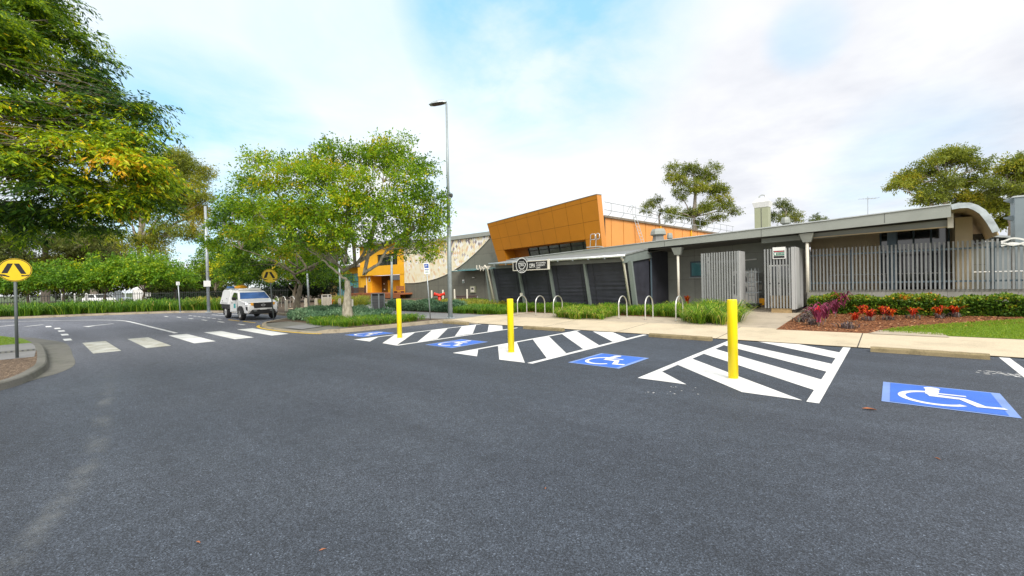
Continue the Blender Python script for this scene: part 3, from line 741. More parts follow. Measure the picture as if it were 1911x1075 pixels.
for x, y in ((-22.4, 1.15), (-25.2, 1.22), (-27.8, 1.25), (-30.1, 1.22), (-32.3, 1.0)): dl.append([(x - .55, y - .1), (x + .45, y - .1), (x + .45, y + .1), (x - .55, y + .1)])
for x, y in ((-34.3, .55), (-36, -.35), (-37.6, -1.5)): dl.append([(x - .5, y + .25), (x - .4, y + .4), (x + .5, y - .25), (x + .4, y - .4)])
for x, y in ((-23.16, 6.93), (-26.07, 6.88), (-28.65, 6.78), (-31.14, 6.7), (-33.54, 6.6), (-35.6, 6.35)): dl.append([(x - .5, y - .06), (x + .5, y - .06), (x + .5, y + .06), (x - .5, y + .06)])
for x in np.arange(-28.5, -35, -1.05): dl.append([(x - .35, 7.42), (x + .35, 7.42), (x + .35, 7.52), (x - .35, 7.52)])
dl += ribbon([(-30.5, 9.5), (-35.5, 9.2)], .12) + ribbon([(-31, 8.6), (-34.2, 8.5)], .12)
mark('lane_marking', dl, 'white_paint')
mark('arrow_marking', [[(-30.6, 2.1), (-29.55, 2.25), (-30.35, 2.55)], [(-30.45, 2.3), (-30.2, 2.35), (-31.1, 3.35), (-31.25, 3.3)]], 'white_paint')
for b0 in ((-24.4, 7.66), (-26.6, 7.62)): mark('bay_marking', [[(b0[0] - .9, b0[1] - .05), (b0[0] + .9, b0[1] - .05), (b0[0] + .9, b0[1] + .05), (b0[0] - .9, b0[1] + .05)]], 'yellow_line')

def access_symbol(x0, x1, y0, y1):
    """Blue square with the wheelchair figure, painted on the asphalt."""
    mb = MB(); w, h = x1 - x0, y1 - y0
    def q(u, v, z): return (x0 + u * w, y0 + v * h, z)
    def pl(pts, z, mi): mb.poly([q(u, v, z) for u, v in pts], mi)
    pl([(0, 0), (1, 0), (1, 1), (0, 1)], .004, 1)
    pl([(.07, .035), (.925, .035), (.925, .965), (.07, .965)], .007, 0)
    def arc(cx, cy, r, wd, a0, a1, n=22):
        for i in range(n):
            a, b = R(a0 + (a1 - a0) * i / n), R(a0 + (a1 - a0) * (i + 1) / n)
            pl([(cx + r * math.cos(a), cy + r * math.sin(a)), (cx + r * math.cos(b), cy + r * math.sin(b)), (cx + (r - wd) * math.cos(b), cy + (r - wd) * math.sin(b)), (cx + (r - wd) * math.cos(a), cy + (r - wd) * math.sin(a))][::-1], .010, 2)
    arc(.44, .40, .305, .065, 100, 318)
    pl([(.44 + .072 * math.cos(R(a)), .86 + .072 * math.sin(R(a))) for a in range(0, 360, 30)], .010, 2)
    pl([(.38, .80), (.37, .57), (.47, .52), (.50, .79)][::-1], .011, 2)
    pl([(.46, .66), (.70, .66), (.70, .61), (.46, .61)][::-1], .010, 2)
    pl([(.38, .58), (.68, .54), (.66, .455), (.40, .47)][::-1], .0105, 2)
    pl([(.60, .54), (.68, .54), (.82, .25), (.735, .215)][::-1], .0115, 2)
    pl([(.745, .27), (.93, .30), (.95, .235), (.735, .205)][::-1], .012, 2)
    return struct('wheelchair_symbol_marking', mb, ['blue_paint', 'pale_blue', 'white_paint'])
access_symbol(-14.3, -13.12, 7.42, 8.68)
access_symbol(-9.80, -8.67, 7.44, 8.80)
access_symbol(-5.05, -3.90, 7.44, 8.80)
access_symbol(-0.13, 1.08, 7.44, 8.80)
# spilled white paint near the last bay
mb = MB(); pc = G(1880, 699)
for i in range(60):
    u = random.gauss(0, .15); v = random.gauss(0, .10) - u * .12
    s_ = random.uniform(.005, .024); a0 = random.random() * 6
    mb.poly([(pc.x + u + s_ * random.uniform(.6, 1.2) * 1.6 * math.cos(a0 + k * 1.05), pc.y + v + s_ * random.uniform(.5, 1) * math.sin(a0 + k * 1.05), .004 + .0004 * i / 60) for k in range(6)])
for i in range(22):
    q = G(random.uniform(1200, 1320), random.uniform(722, 736)); s_ = random.uniform(.004, .012)
    if i % 3: mb.poly([(q.x + s_ * 1.6 * math.cos(k), q.y + s_ * math.sin(k), .004) for k in range(6)])
struct('paint_spatter', mb, 'white_paint')
# dusty tyre track that curves across the near asphalt
mt, nt, b_ = new_mat('dusty_track')
nn_ = noise(nt, 7, 9, 0.8); n2_ = noise(nt, 1.6, 4)
ed_ = nd(nt, 'ShaderNodeAttribute'); ed_.attribute_name = 'wear'
mm_ = nd(nt, 'ShaderNodeMath', operation='MULTIPLY'); nt.links.new(nn_.outputs['Fac'], mm_.inputs[0]); nt.links.new(n2_.outputs['Fac'], mm_.inputs[1])
rr_ = ramp(nt, [(0.20, (0, 0, 0)), (0.42, (.5, .5, .5))], mm_.outputs[0])
me_ = nd(nt, 'ShaderNodeMath', operation='MULTIPLY'); nt.links.new(rr_.outputs[0], me_.inputs[0]); nt.links.new(ed_.outputs['Fac'], me_.inputs[1])
nt.links.new(me_.outputs[0], b_.inputs['Alpha']); b_.inputs['Base Color'].default_value = (.24, .255, .26, 1); b_.inputs['Roughness'].default_value = .9
M['dust'] = mt
tp = smooth_line([(G(a, b).x, G(a, b).y) for a, b in [(205, 690), (196, 760), (180, 850), (120, 935), (60, 1000), (15, 1060), (-60, 1130)]], 2)
def track(P, wd):
    mb = MB(); ws = [-1, -.6, -.2, .2, .6, 1]; wt = [0, .45, 1, .9, .5, 0]; rows = [offset_line(P, w * wd) for w in ws]; n = len(P)
    mb.add([(*rows[j][i], .003) for i in range(n) for j in range(6)], [(i * 6 + j, i * 6 + j + 1, (i + 1) * 6 + j + 1, (i + 1) * 6 + j) for i in range(n - 1) for j in range(5)])
    o = struct('tyre_track', mb, 'dust'); at = o.data.attributes.new('wear', 'FLOAT', 'POINT')
    at.data.foreach_set('value', [wt[j] * min(1, i / 5, (n - 1 - i) / 3) for i in range(n) for j in range(6)])
track(tp, .13)

# ================================================================== STREET FURNITURE
def bollard(x, y, h, label):
    t = thing('bollard', label, 'bollard', (x, y, 0), 0, 'yellow bollards in the hatched bays')
    MB().lathe((x, y, -.05), [(.076, 0), (.076, h + .035), (.074, h + .046), (.066, h + .05), (.0, h + .052)], 28).build('post', 'yellow', t, smooth=False)
    o = t.children[0]
    for p in o.data.polygons: p.use_smooth = abs(p.normal.z) < .3
    MB().lathe((x, y, 0), [(.095, 0.002), (.092, .008), (.08, .016), (.0765, .02)], 28).build('base_collar', 'offwhite', t)
bollard(-11.72, 7.92, 1.25, 'yellow bollard farthest from the camera, beside the street lamp and island kerb')
bollard(-6.85, 7.72, 1.29, 'yellow bollard in the middle hatched bay, in front of the bicycle hoops')
bollard(-1.99, 7.73, 1.31, 'nearest and largest yellow bollard, in front of the grass clump and gate screen')

def wheel_stop(x0, x1, y, label):
    w, h = .16, .105; x0, x1 = sorted((x0, x1)); n = 14
    mb = MB()
    def f(u, v):
        prof = [(-.5, 0), (-.48, .7), (-.34, 1), (.34, 1), (.48, .7), (.5, 0)]
        k = min(len(prof) - 1, int(round(v * 5))); p = prof[k]
        return (x0 + (x1 - x0) * u, y + .09 + w * p[0] + random.gauss(0, .002), max(0, h * p[1] + random.gauss(0, .0025)))
    mb.grid(f, n, 5)
    mb.poly([mb.v[i * (n + 1)] for i in range(6)]); mb.poly([mb.v[i * (n + 1) + n] for i in range(6)][::-1])
    o = mb.build('wheel_stop', 'stop'); return tag(o, label, 'wheel stop', 'concrete wheel stops along the footpath')
wheel_stop(-14.45, -12.95, 11.9, 'mossy concrete wheel stop below the street lamp, beside the island kerb')
wheel_stop(-10.0, -8.3, 11.92, 'concrete wheel stop right of the middle yellow bollard')
wheel_stop(-5.33, -3.62, 12.0, 'concrete wheel stop just left of the nearest yellow bollard')
wheel_stop(-.38, 1.36, 12.03, 'longest looking concrete wheel stop, in front of the lawn and mulch bed')

def bike_hoop(x, y, w, h, z, label, grp='bicycle hoops beside the cafe', xdir=False, r=.025):
    t = thing('bike_hoop', label, 'bicycle hoop', (x, y, z), 0, grp)
    rr = w / 2; P = []
    for k in range(6): P.append((0, -rr, -.05 + (h - rr + .05) * k / 5))
    for k in range(1, 16): a = math.pi - math.pi * k / 16; P.append((0, rr * math.cos(a), h - rr + rr * math.sin(a)))
    for k in range(6): P.append((0, rr, (h - rr) - (h - rr + .05) * k / 5))
    P = [(x + (p[1] if xdir else p[0]), y + (0 if xdir else p[1]), z + p[2]) for p in P]
    MB().tube(P, r, 12).build('hoop', 'stainless', t, smooth=True)
    for s in (-1, 1):
        c = (x + (s * rr if xdir else 0), y + (0 if xdir else s * rr), z)
        MB().lathe(c, [(.055, 0.0), (.055, .008), (.03, .014)], 16).build('flange', 'stainless', t)
for i, (x, lb) in enumerate(((-13.56, 'stainless bicycle hoop nearest the middle yellow bollard, leftmost of all'), (-12.45, 'stainless bicycle hoop second from the left, before the second blind'),
        (-11.44, 'stainless bicycle hoop third from the left, beside the middle grass clump'), (-8.24, 'stainless bicycle hoop right of the middle grass clump, by the corner post'),
        (-7.13, 'stainless bicycle hoop between its two right-hand neighbours, before the black end blind'), (-5.96, 'stainless bicycle hoop half hidden by the right-hand grass clump'))):
    bike_hoop(x, 16.16, .70, .87, zs(16.1) + .004, lb)
for x, y, lb in ((-38.6, 14.2, 'far bicycle hoop left of the others behind the white truck'), (-37.4, 14.3, 'far bicycle hoop in the middle behind the white truck'), (-36.4, 14.6, 'far bicycle hoop on the right, beside a white timber post')):
    bike_hoop(x, y, .9, .85, .135, lb, 'far bicycle hoops behind the truck', True)

# street lamp at the head of the bays
x, y = -15.02, 12.85
t = thing('street_lamp', 'tall grey street lamp post with one flat lantern, above the bays', 'street lamp', (x, y, .135))
top = AY(833.2, 193, y)
MB().tube([(x, y, .13), (x + (top.x - x) * .3, y, 3.0), (x + (top.x - x) * .45, y, 4.2)], [.105, .095, .088], 12).tube([(x + (top.x - x) * .45, y, 4.2), (top.x, y, top.z)], [.075, .045], 12).build('pole', 'pole', t, smooth=True)
MB().box((x - .17, y - .17, .135), (x + .17, y + .17, .16)).build('base_plate', 'galv', t)
for s in ((-.12, -.12), (.12, -.12), (-.12, .12), (.12, .12)): MB().cyl((x + s[0], y + s[1], .16), .014, .04, 8).build('bolt', 'galv', t)
hd = Vector((-0.86, -0.5, 0)); hs = Vector((.5, -.86, 0)); hc = Vector((top.x, y, top.z + .02))
prof = [(0, .09, .06), (.12, .15, .14), (.35, .19, .17), (.62, .19, .12), (.80, .12, .04)]
mb = MB(); vs = []
for d_, w_, h_ in prof:
    c = hc + hd * d_
    for k in range(9): a = math.pi * k / 8; vs.append(c + hs * (w_ * math.cos(a)) + Vector((0, 0, h_ * math.sin(a) + .02 - d_ * .06)))
n_ = 9
mb.add(vs, [(i * n_ + j, i * n_ + j + 1, (i + 1) * n_ + j + 1, (i + 1) * n_ + j) for i in range(4) for j in range(8)] + [(i * n_ + 8, i * n_, (i + 1) * n_, (i + 1) * n_ + 8) for i in range(4)] + [tuple(range(9)), tuple(range(36, 45))])
lant = mb.build('lantern', 'galv', t, smooth=False)
mb = MB(); mb.poly([hc + hd * .14 + hs * .12 + Vector((0, 0, -.005)), hc + hd * .66 + hs * .14 + Vector((0, 0, -.036)), hc + hd * .66 - hs * .14 + Vector((0, 0, -.036)), hc + hd * .14 - hs * .12 + Vector((0, 0, -.005))])
mb.build('diffuser', 'glass', lant)
cz = AY(842, 366, y); MB().lathe((cz.x + .06, y - .05, cz.z - .09), [(.02, .0), (.06, .03), (.075, .09), (.075, .15), (.04, .19)], 14).bar((x + .04, y, cz.z + .05), (cz.x + .06, y - .05, cz.z + .07), .03).build('security_camera', 'darkgrey', t)
MB().box((x + .085, y - .05, 1.0), (x + .10, y + .05, 1.35)).build('access_hatch', 'pole', t)

# leaning parking sign on the island corner
b0 = G(803.5, 597, .135); tp_ = AD(795, 489, (b0 - CP).dot(fwd) - .15)
t = thing('parking_sign', 'thin leaning pole with a small parking sign, left of the street lamp', 'sign', b0)
MB().tube([b0 - Vector((0, 0, .05)), tp_], .024, 10).build('pole', 'galv', t, smooth=True)
fx = Vector((.5, .86, 0)); fz = (tp_ - b0).normalized(); fn = Vector((.86, -.5, 0))
o_ = tp_ - fz * .28 + fn * .03
mb = MB()
for k, (a, b2, c_, e, mi) in enumerate(((-.115, .115, -.24, .24, 0), (-.09, .09, .02, .20, 1), (-.09, .09, -.06, -.03, 1), (-.07, .07, -.12, -.10, 2), (-.07, .07, -.18, -.16, 2))):
    q = o_ + fn * (.002 * (k > 0) + .001 * k); mb.poly([q + fx * a + fz * c_, q + fx * b2 + fz * c_, q + fx * b2 + fz * e, q + fx * a + fz * e], mi)
mb.build('sign_plate', ['white', 'signblue', 'green'], t)
letters('P', .14, 'lettering', 'white', t, o_ + fn * .008 - fx * .045 + fz * .065, fx, fz, .001)

# pedestrian crossing signs
def crossing_sign(base, top, dia, face, label):
    face = Vector(face).normalized(); u = Vector((-face.y, face.x, 0)).normalized(); up_ = Vector((0, 0, 1))
    t = thing('crossing_sign', label, 'road sign', base, 0, 'pedestrian crossing signs')
    base, top = Vector(base), Vector(top)
    MB().tube([base - Vector((0, 0, .05)), top], .03, 12).build('pole', 'darkpole', t, smooth=True)
    ax = (top - base).normalized(); c = top - ax * (dia * .42) + face * .04
    up_ = (ax - face * ax.dot(face)).normalized(); r = dia / 2
    ring = [c + u * (r * math.cos(2 * math.pi * k / 48)) + up_ * (r * math.sin(2 * math.pi * k / 48)) for k in range(48)]
    mb = MB(); mb.prism(ring, -face * .006, 0)
    for k in range(48):
        a, b = 2 * math.pi * k / 48, 2 * math.pi * (k + 1) / 48; q = c + face * .002
        mb.poly([q + (u * math.cos(w) + up_ * math.sin(w)) * rr for w, rr in ((a, r * .97), (b, r * .97), (b, r * .92), (a, r * .92))], 1)
    q = c + face * .003
    for s in (-1, 1):           # trouser legs striding apart, and two shoes
        P = lambda a, b: q + u * (r * a) + up_ * (r * b)
        if s < 0: leg = [(-.42, .56), (-.11, .56), (-.43, -.28), (-.78, -.28)]; shoe = [(-.84, -.36), (-.62, -.38), (-.48, -.46), (-.30, -.56), (-.36, -.62), (-.80, -.48)]
        else: leg = [(-.07, .56), (.25, .56), (.66, -.34), (.34, -.34)]; shoe = [(.36, -.44), (.58, -.46), (.76, -.40), (.82, -.46), (.64, -.54), (.36, -.56)]
        mb.poly([P(*p) for p in leg], 1); mb.poly([P(*p) for p in shoe], 1)
    mb.build('sign_disc', ['signyellow', 'black'], t)
    for zz in (.3, -.3):
        w = c + up_ * (dia * zz) - face * .02; MB().bar(w - u * .06, w + u * .06, .03, .02).build('clamp', 'galv', t)
b0 = G(32, 668, .13); d0 = (b0 - CP).dot(fwd)
crossing_sign(b0, AD(27.6, 486, d0), .56, (1, -.02, 0), 'large yellow crossing sign with walking legs on the near-left kerb island')
b0 = G(511, 596, .13); d0 = (b0 - CP).dot(fwd)
crossing_sign(b0, AD(502.5, 504, d0), .70, (.93, -.36, 0), 'smaller yellow crossing sign with walking legs in front of the white truck')

# plain poles along the far kerb
def plain_pole(name, label, cat, px, pyb, pyt, r, z=.13, mt='galv', px2=None, extra=None):
    b0 = G(px, pyb, z); d0 = (b0 - CP).dot(fwd); tp = AD(px if px2 is None else px2, pyt, d0)
    t = thing(name, label, cat, b0)
    MB().tube([b0, tp], [r, r * .8], 10).build('pole', mt, t, smooth=True)
    MB().lathe(b0, [(r * 2.2, 0), (r * 2.2, .03), (r * 1.1, .05)], 12).build('base_plate', mt, t)
    return t, b0, tp
t, b0, tp = plain_pole('street_lamp', 'distant slim grey lamp post with a small white box, left of the truck', 'street lamp', 389.7, 583, 385, .10, px2=383)
bx = AD(386.5, 529.5, (b0 - CP).dot(fwd) - .1); MB().box(bx + Vector((-.12, -.18, -.2)), bx + Vector((.12, .18, .2))).build('control_box', 'white', t, bevel=.01)
t, b0, tp = plain_pole('sign_post', 'thin pale sign post at the far kerb, left of the distant lamp post', 'post', 336.5, 583, 527, .035, px2=332)
bx = AD(332, 529, (b0 - CP).dot(fwd)); MB().box(bx + Vector((-.03, -.1, -.12)), bx + Vector((.0, .1, .12))).build('sign_plate', 'white', t)
plain_pole('sign_post', 'thin bare steel post standing in the far ground cover', 'post', 234, 580, 541, .04)
plain_pole('flag_pole', 'grey pole behind the tree trunks, left of the white bin', 'pole', 577, 578, 505, .07, px2=573)
plain_pole('flag_pole', 'pale blue grey pole between white bin and pale tree trunk', 'pole', 636, 566, 470, .08, px2=632, mt='pole')
plain_pole('flag_pole', 'blue grey pole in front of the yellow building door', 'pole', 731, 575, 478, .085, px2=731, mt='pole')

# white timber posts along the path
def white_post(x, y, h, label, grp, w=.16, z=.13):
    o = MB().hexa([(x - w / 2, y - w / 2, z), (x + w / 2, y - w / 2, z), (x + w / 2, y + w / 2, z), (x - w / 2, y + w / 2, z), (x - w / 2, y - w / 2, z + h * .86), (x + w / 2, y - w / 2, z + h), (x + w / 2, y + w / 2, z + h), (x - w / 2, y + w / 2, z + h * .86)]).build('timber_post', 'offwhite', None, bevel=.008)
    tag(o, label, 'post', grp)
for (px, py), lb in zip([(534.7, 580.3), (551, 578), (570.7, 576), (590, 576), (611.6, 576), (634, 577), (656.5, 581)],
        ['cream post with slanted top nearest the white truck', 'cream post with slanted top just behind the darker tree trunk', 'cream post with slanted top right of the darker tree trunk', 'cream post with slanted top touching the left of the white bin', 'cream post with slanted top touching the right of the white bin', 'cream post with slanted top beside the pale blue grey pole', 'cream post with slanted top right of the pale tree trunk']):
    g = G(px, py, .13); white_post(g.x, g.y, .75, lb, 'cream posts along the path')

def bin_(x, y, w, d, h, body, trim, label, taper=0.0, rz=0.0):
    t = thing('litter_bin', label, 'bin', (0, 0, 0))
    a = w / 2; e = d / 2
    MB().hexa([(-a + taper, -e + taper, .02), (a - taper, -e + taper, .02), (a - taper, e - taper, .02), (-a + taper, e - taper, .02), (-a, -e, h - .16), (a, -e, h - .16), (a, e, h - .16), (-a, e, h - .16)]).build('body', body, t, bevel=.01)
    mb = MB()
    for k in range(5):
        zz = .16 + (h - .40) * k / 4; mb.box((-a - .004, -e - .006, zz), (a + .004, -e + .004, zz + .012)).box((a - .004, -e, zz), (a + .006, e, zz + .012))
    mb.build('panel_groove', trim, t)
    MB().box((-a - .02, -e - .02, h - .05), (a + .02, e + .02, h)).build('lid', body, t, bevel=.01)
    mb = MB(); mb.box((-a, -e + .02, h - .16), (a, e - .02, h - .05)); mb.build('opening', 'black', t)
    for s in (-1, 1):
        for q in (-1, 1): MB().box((s * a - .03, q * e - .03, 0), (s * a + .03, q * e + .03, h - .05)).build('corner_post', 'white' if body != 'bingrey' else 'galv', t)
    t.location = (x, y, .13); t.rotation_euler = (0, 0, rz); return t
g = G(602.3, 576, .13); bin_(g.x, g.y + .3, .44, .44, 1.0, 'offwhite', 'white', 'white boxy litter bin with a dark slot, between two cream posts', 0, R(38))
g = G(698, 580, .13); bin_(g.x, g.y + .3, .54, .52, 1.08, 'bingrey', 'darkgrey', 'tapered dark grey bin enclosure beside the juniper bed', .06, R(20))

# hydrant, benches and marker posts before the grey wall
g = AD(820.5, 566, 27.5)
t = thing('fire_hydrant', 'bright red twin-headed fire hydrant standing in the grasses', 'hydrant', (g.x, g.y, .13))
MB().cyl((g.x, g.y, .13), .10, .86, 16).lathe((g.x, g.y, .90), [(.11, 0), (.17, .03), (.17, .07), (.12, .12), (.06, .16)], 16).build('standpipe', 'red', t, smooth=True)
for s in (-1, 1):
    c = Vector((g.x, g.y, .98)); d_ = Vector((.75 * s, .66 * s, .22)).normalized()
    MB().tube([c, c + d_ * .22, c + d_ * .30], [.085, .085, .10], 14).tube([c + d_ * .29, c + d_ * .35], [.12, .12], 14).build('outlet', 'red', t, smooth=True)
MB().lathe((g.x, g.y, .13), [(.18, 0), (.18, .03), (.12, .05)], 16).build('flange', 'red', t)
for (px, yb, yt), lb in zip(((806, 560, 543), (827, 560, 542), (848.7, 563, 541), (872, 560, 541)), ('slim white marker post left of the red hydrant', 'slim white marker post just right of the red hydrant', 'slim white marker post right of the street lamp', 'slim white marker post farthest right, before the meter box')):
    b0 = AD(px, yb, 33); tp_ = AD(px, yt, 33)
    o = MB().cyl((b0.x, b0.y, .13), .06, tp_.z - .13, 12).lathe((b0.x, b0.y, tp_.z), [(.06, 0), (.05, .03), (.02, .05)], 12).build('marker_post', 'offwhite'); tag(o, lb, 'post', 'white marker posts near the hydrant')
def bench(px0, px1, py, D, label):
    a, b = AD(px0, py, D), AD(px1, py, D); a.z = b.z = a.z
    t = thing('bench', label, 'bench', (a.x, a.y, .13), 0, 'dark timber benches by the grey wall')
    dr = (b - a); dr.z = 0; L = dr.length; dr.normalize(); pr = Vector((-dr.y, dr.x, 0)); h = a.z
    for k in range(4): MB().bar(a + pr * (.11 * k), b + pr * (.11 * k), .09, .04).build('seat_slat', 'darktimber', t)
    for k in range(2): MB().bar(a + Vector((0, 0, -.06 - .13 * k)), b + Vector((0, 0, -.06 - .13 * k)), .03, .11).build('front_board', 'darktimber', t)
    for q in (.05, .95):
        c = a + dr * (L * q) + pr * .17; MB().box((c.x - .05, c.y - .16, .13), (c.x + .05, c.y + .16, h - .04)).build('leg', 'galv', t)
bench(797, 838, 557, 34, 'dark timber bench behind the red hydrant')
bench(851, 890, 552.5, 34.5, 'dark timber bench right of the street lamp, below the meter box')

# drain grate on the island path
t = MB(); c = G(36, 655, .136)
t.box((c.x - .30, c.y - .62, .132), (c.x + .30, c.y + .38, .137), 0)
for k in range(9): t.box((c.x - .2, c.y - .56 + .1 * k, .1375), (c.x + .2, c.y - .52 + .1 * k, .1385), 1)
tag(t.build('drain_grate', ['apron', 'black']), 'slotted drain cover in the grey path behind the large crossing sign', 'drain cover')

# white ute -------------------------------------------------------------
def truck():
    t = thing('utility_truck', 'white utility truck with canopy body, roof rack and amber lights', 'truck', (0, 0, 0))
    def wz(z): return .925 - max(0, z - 1.02) * .30 - max(0, .55 - z) * .15
    prof = [(2.56, .42), (2.66, .60), (2.66, .84), (2.60, 1.00), (2.48, 1.10), (1.9, 1.17), (1.22, 1.24), (.62, 1.70), (.45, 1.76), (-.1, 1.80), (-.60, 1.78), (-.66, 1.3), (-.66, .42), (1.05, .40)]
    mb = MB(); n = len(prof)
    # front corners taper in plan
    def wid(x, z): return wz(z) - max(0, x - 2.25) * .42
    vs = [(x, s * wid(x, z), z) for s in (-1, 1) for x, z in prof]
    mb.add(vs, [tuple(range(n)), tuple(range(2 * n - 1, n - 1, -1))] + [(i, n + i, n + (i + 1) % n, (i + 1) % n) for i in range(n)])
    body = mb.build('cab_body', 'carwhite', t, bevel=.06)
    for s in (-1, 1):
        for xw in (1.60, -1.55):
            c = Vector((xw, s * .80, .385))
            MB().tube([c + Vector((0, -.125, 0)), c + Vector((0, -.09, 0)), c + Vector((0, .09, 0)), c + Vector((0, .125, 0))], [.345, .385, .385, .345], 28).build('wheel', 'rubber', t, smooth=False)
            w = t.children[-1]
            rim = MB().tube([c + Vector((0, s * .10, 0)), c + Vector((0, s * .132, 0))], [.24, .225], 20)
            for k in range(6):
                a = k * math.pi / 3; rim.bar(c + Vector((.05 * math.cos(a), s * .137, .05 * math.sin(a))), c + Vector((.215 * math.cos(a), s * .137, .215 * math.sin(a))), .05, .02, side=(0, 1, 0))
            rim.build('rim', 'alloy', w)
        c = Vector((1.60, s * .935, .40))        # black wheel opening, a shallow flare
        P = [c + Vector((.47 * math.cos(R(a)), 0, .47 * math.sin(R(a)))) for a in range(0, 181, 12)]
        mb = MB(); mb.prism(P + [c + Vector((-.47, 0, -.06)), c + Vector((.47, 0, -.06))], (0, -s * .14, 0)); mb.build('wheel_arch', 'black', t)
        # door with window
        y = s * .9285
        d = MB().prism([(1.02, y, .52), (1.06, y, 1.16), (-.42, y, 1.16), (-.42, y, .52)], (0, s * .006, 0)).build('door', 'carwhite', t)
        MB().box((.0, y + s * .004, 1.02), (.16, y + s * .03, 1.06)).build('handle', 'darkgrey', d)
        if s < 0: MB().box((.42, y - .0065, .72), (.82, y - .010, 1.0)).build('decal', 'teal', d)
        q = lambda x, z: (x, s * (wz(z) + .006), z)
        MB().poly([q(.98, 1.26), q(.50, 1.64), q(-.20, 1.68), q(-.42, 1.66), q(-.42, 1.26)]).build('side_window', 'glass', t)
        MB().hexa([(.86, s * .93, 1.20), (1.00, s * .93, 1.20), (1.00, s * 1.13, 1.22), (.86, s * 1.13, 1.22), (.86, s * .93, 1.40), (1.00, s * .93, 1.40), (1.00, s * 1.13, 1.42), (.88, s * 1.13, 1.42)]).build('mirror', 'black', t, bevel=.02)
        # lights
        MB().hexa([(2.62, s * .52, .92), (2.675, s * .52, .92), (2.52, s * .86, .98), (2.40, s * .86, .98), (2.60, s * .52, 1.05), (2.655, s * .52, 1.05), (2.48, s * .84, 1.09), (2.38, s * .84, 1.09)]).build('headlight', 'lens', t)
        MB().hexa([(2.63, s * .50, .90), (2.69, s * .50, .90), (2.655, s * .62, .92), (2.58, s * .62, .92), (2.63, s * .50, 1.06), (2.68, s * .50, 1.06), (2.635, s * .62, 1.07), (2.58, s * .62, 1.07)]).build('indicator', 'amber', t)
        MB().hexa([(2.56, s * .70, .62), (2.66, s * .68, .62), (2.58, s * .81, .62), (2.5, s * .83, .62), (2.56, s * .70, .80), (2.66, s * .69, .80), (2.56, s * .83, .84), (2.5, s * .85, .84)]).build('fog_light', 'black', t)
    # windscreen, grille, bumper, plate
    P = lambda x, y, z: (x + .01, y, z + .012)
    MB().poly([P(1.17, -.78, 1.275), P(1.17, .78, 1.275), P(.66, .66, 1.67), P(.66, -.66, 1.67)]).build('windscreen', 'wind', t)
    g = MB().hexa([(2.60, -.46, .74), (2.69, -.46, .74), (2.69, .46, .74), (2.60, .46, .74), (2.56, -.52, 1.06), (2.645, -.52, 1.06), (2.645, .52, 1.06), (2.56, .52, 1.06)]).build('grille', 'black', t)
    mb = MB()
    for k in range(22):
        a, b = 2 * math.pi * k / 22, 2 * math.pi * (k + 1) / 22
        mb.poly([(2.69, .10 * math.cos(a), .91 + .075 * math.sin(a)), (2.69, .10 * math.cos(b), .91 + .075 * math.sin(b)), (2.69, .075 * math.cos(b), .91 + .055 * math.sin(b)), (2.69, .075 * math.cos(a), .91 + .055 * math.sin(a))])
    mb.box((2.688, -.13, .897), (2.694, .13, .923)); mb.build('badge', 'alloy', g)
    MB().hexa([(2.40, -.80, .40), (2.72, -.62, .38), (2.72, .62, .38), (2.40, .80, .40), (2.40, -.74, .60), (2.73, -.55, .66), (2.73, .55, .66), (2.40, .74, .60)]).build('bumper', 'black', t, bevel=.02)
    MB().box((2.735, -.18, .64), (2.75, .18, .74)).build('number_plate', 'white', t)
    for s in (-1, 1): MB().box((2.715, s * .42 - .09, .56), (2.74, s * .42 + .09, .60)).build('driving_light', 'lens', t)
    # canopy body and tray skirt
    cp = [(-.70, .92), (-.70, 1.80), (-.85, 1.88), (-2.45, 1.88), (-2.62, 1.74), (-2.85, 1.0), (-2.83, .92)]
    n = len(cp); cw = lambda z: .95 - max(0, z - 1.25) * .26
    mb = MB(); mb.add([(x, s * cw(z), z) for s in (-1, 1) for x, z in cp], [tuple(range(n)), tuple(range(2 * n - 1, n - 1, -1))] + [(i, n + i, n + (i + 1) % n, (i + 1) % n) for i in range(n)])
    cn = mb.build('canopy', 'carwhite', t, bevel=.03)
    for s in (-1, 1):
        mb = MB(); mb.box((-1.0, s * .952, 1.0), (-2.5, s * .957, 1.02)); mb.box((-1.0, s * .952, 1.26), (-1.06, s * .962, 1.34)); mb.box((-2.2, s * .952, 1.10), (-2.14, s * .962, 1.2)); mb.build('latch', 'darkgrey', cn)
    MB().box((-.68, -.88, .62), (-2.78, .88, .918)).build('tray', 'black', t)
    MB().box((-.68, -.40, .44), (-2.70, .40, .618)).build('chassis', 'black', t)
    for s in (-1, 1): MB().box((-2.12, s * .70, .22), (-2.14, s * .93, .70)).build('mud_flap', 'black', t)
    # rack and gear
    mb = MB()
    for xx in (-.75, -1.5, -2.3): mb.box((xx - .03, -.72, 1.90), (xx + .03, .72, 1.94)); [mb.box((xx - .02, s * .70 - .02, 1.86), (xx + .02, s * .70 + .02, 1.92)) for s in (-1, 1)]
    for yy in (-.70, .70): mb.box((-.7, yy - .02, 1.94), (-2.4, yy + .02, 1.975))
    mb.build('roof_rack', 'galv', t)
    MB().box((-1.7, -.66, 1.945), (-2.35, -.30, 2.10)).build('stowed_box', 'bluething', t, bevel=.02)
    MB().lathe((-1.15, -.15, 1.945), [(.30, 0), (.36, .05), (.34, .14), (.22, .22), (.0, .24)], 20).build('coiled_hose', 'amber', t, smooth=True)
    MB().box((.05, -.62, 1.815), (.28, .62, 1.86)).box((.02, -.58, 1.86), (.30, .58, 1.93)).build('light_bar', 'white', t, bevel=.02)
    MB().tube([(-.25, .10, 1.90), (-.5, .25, 1.96), (-.9, .62, 1.99)], .035, 8).build('rack_tube', 'alloy', t)
    return t
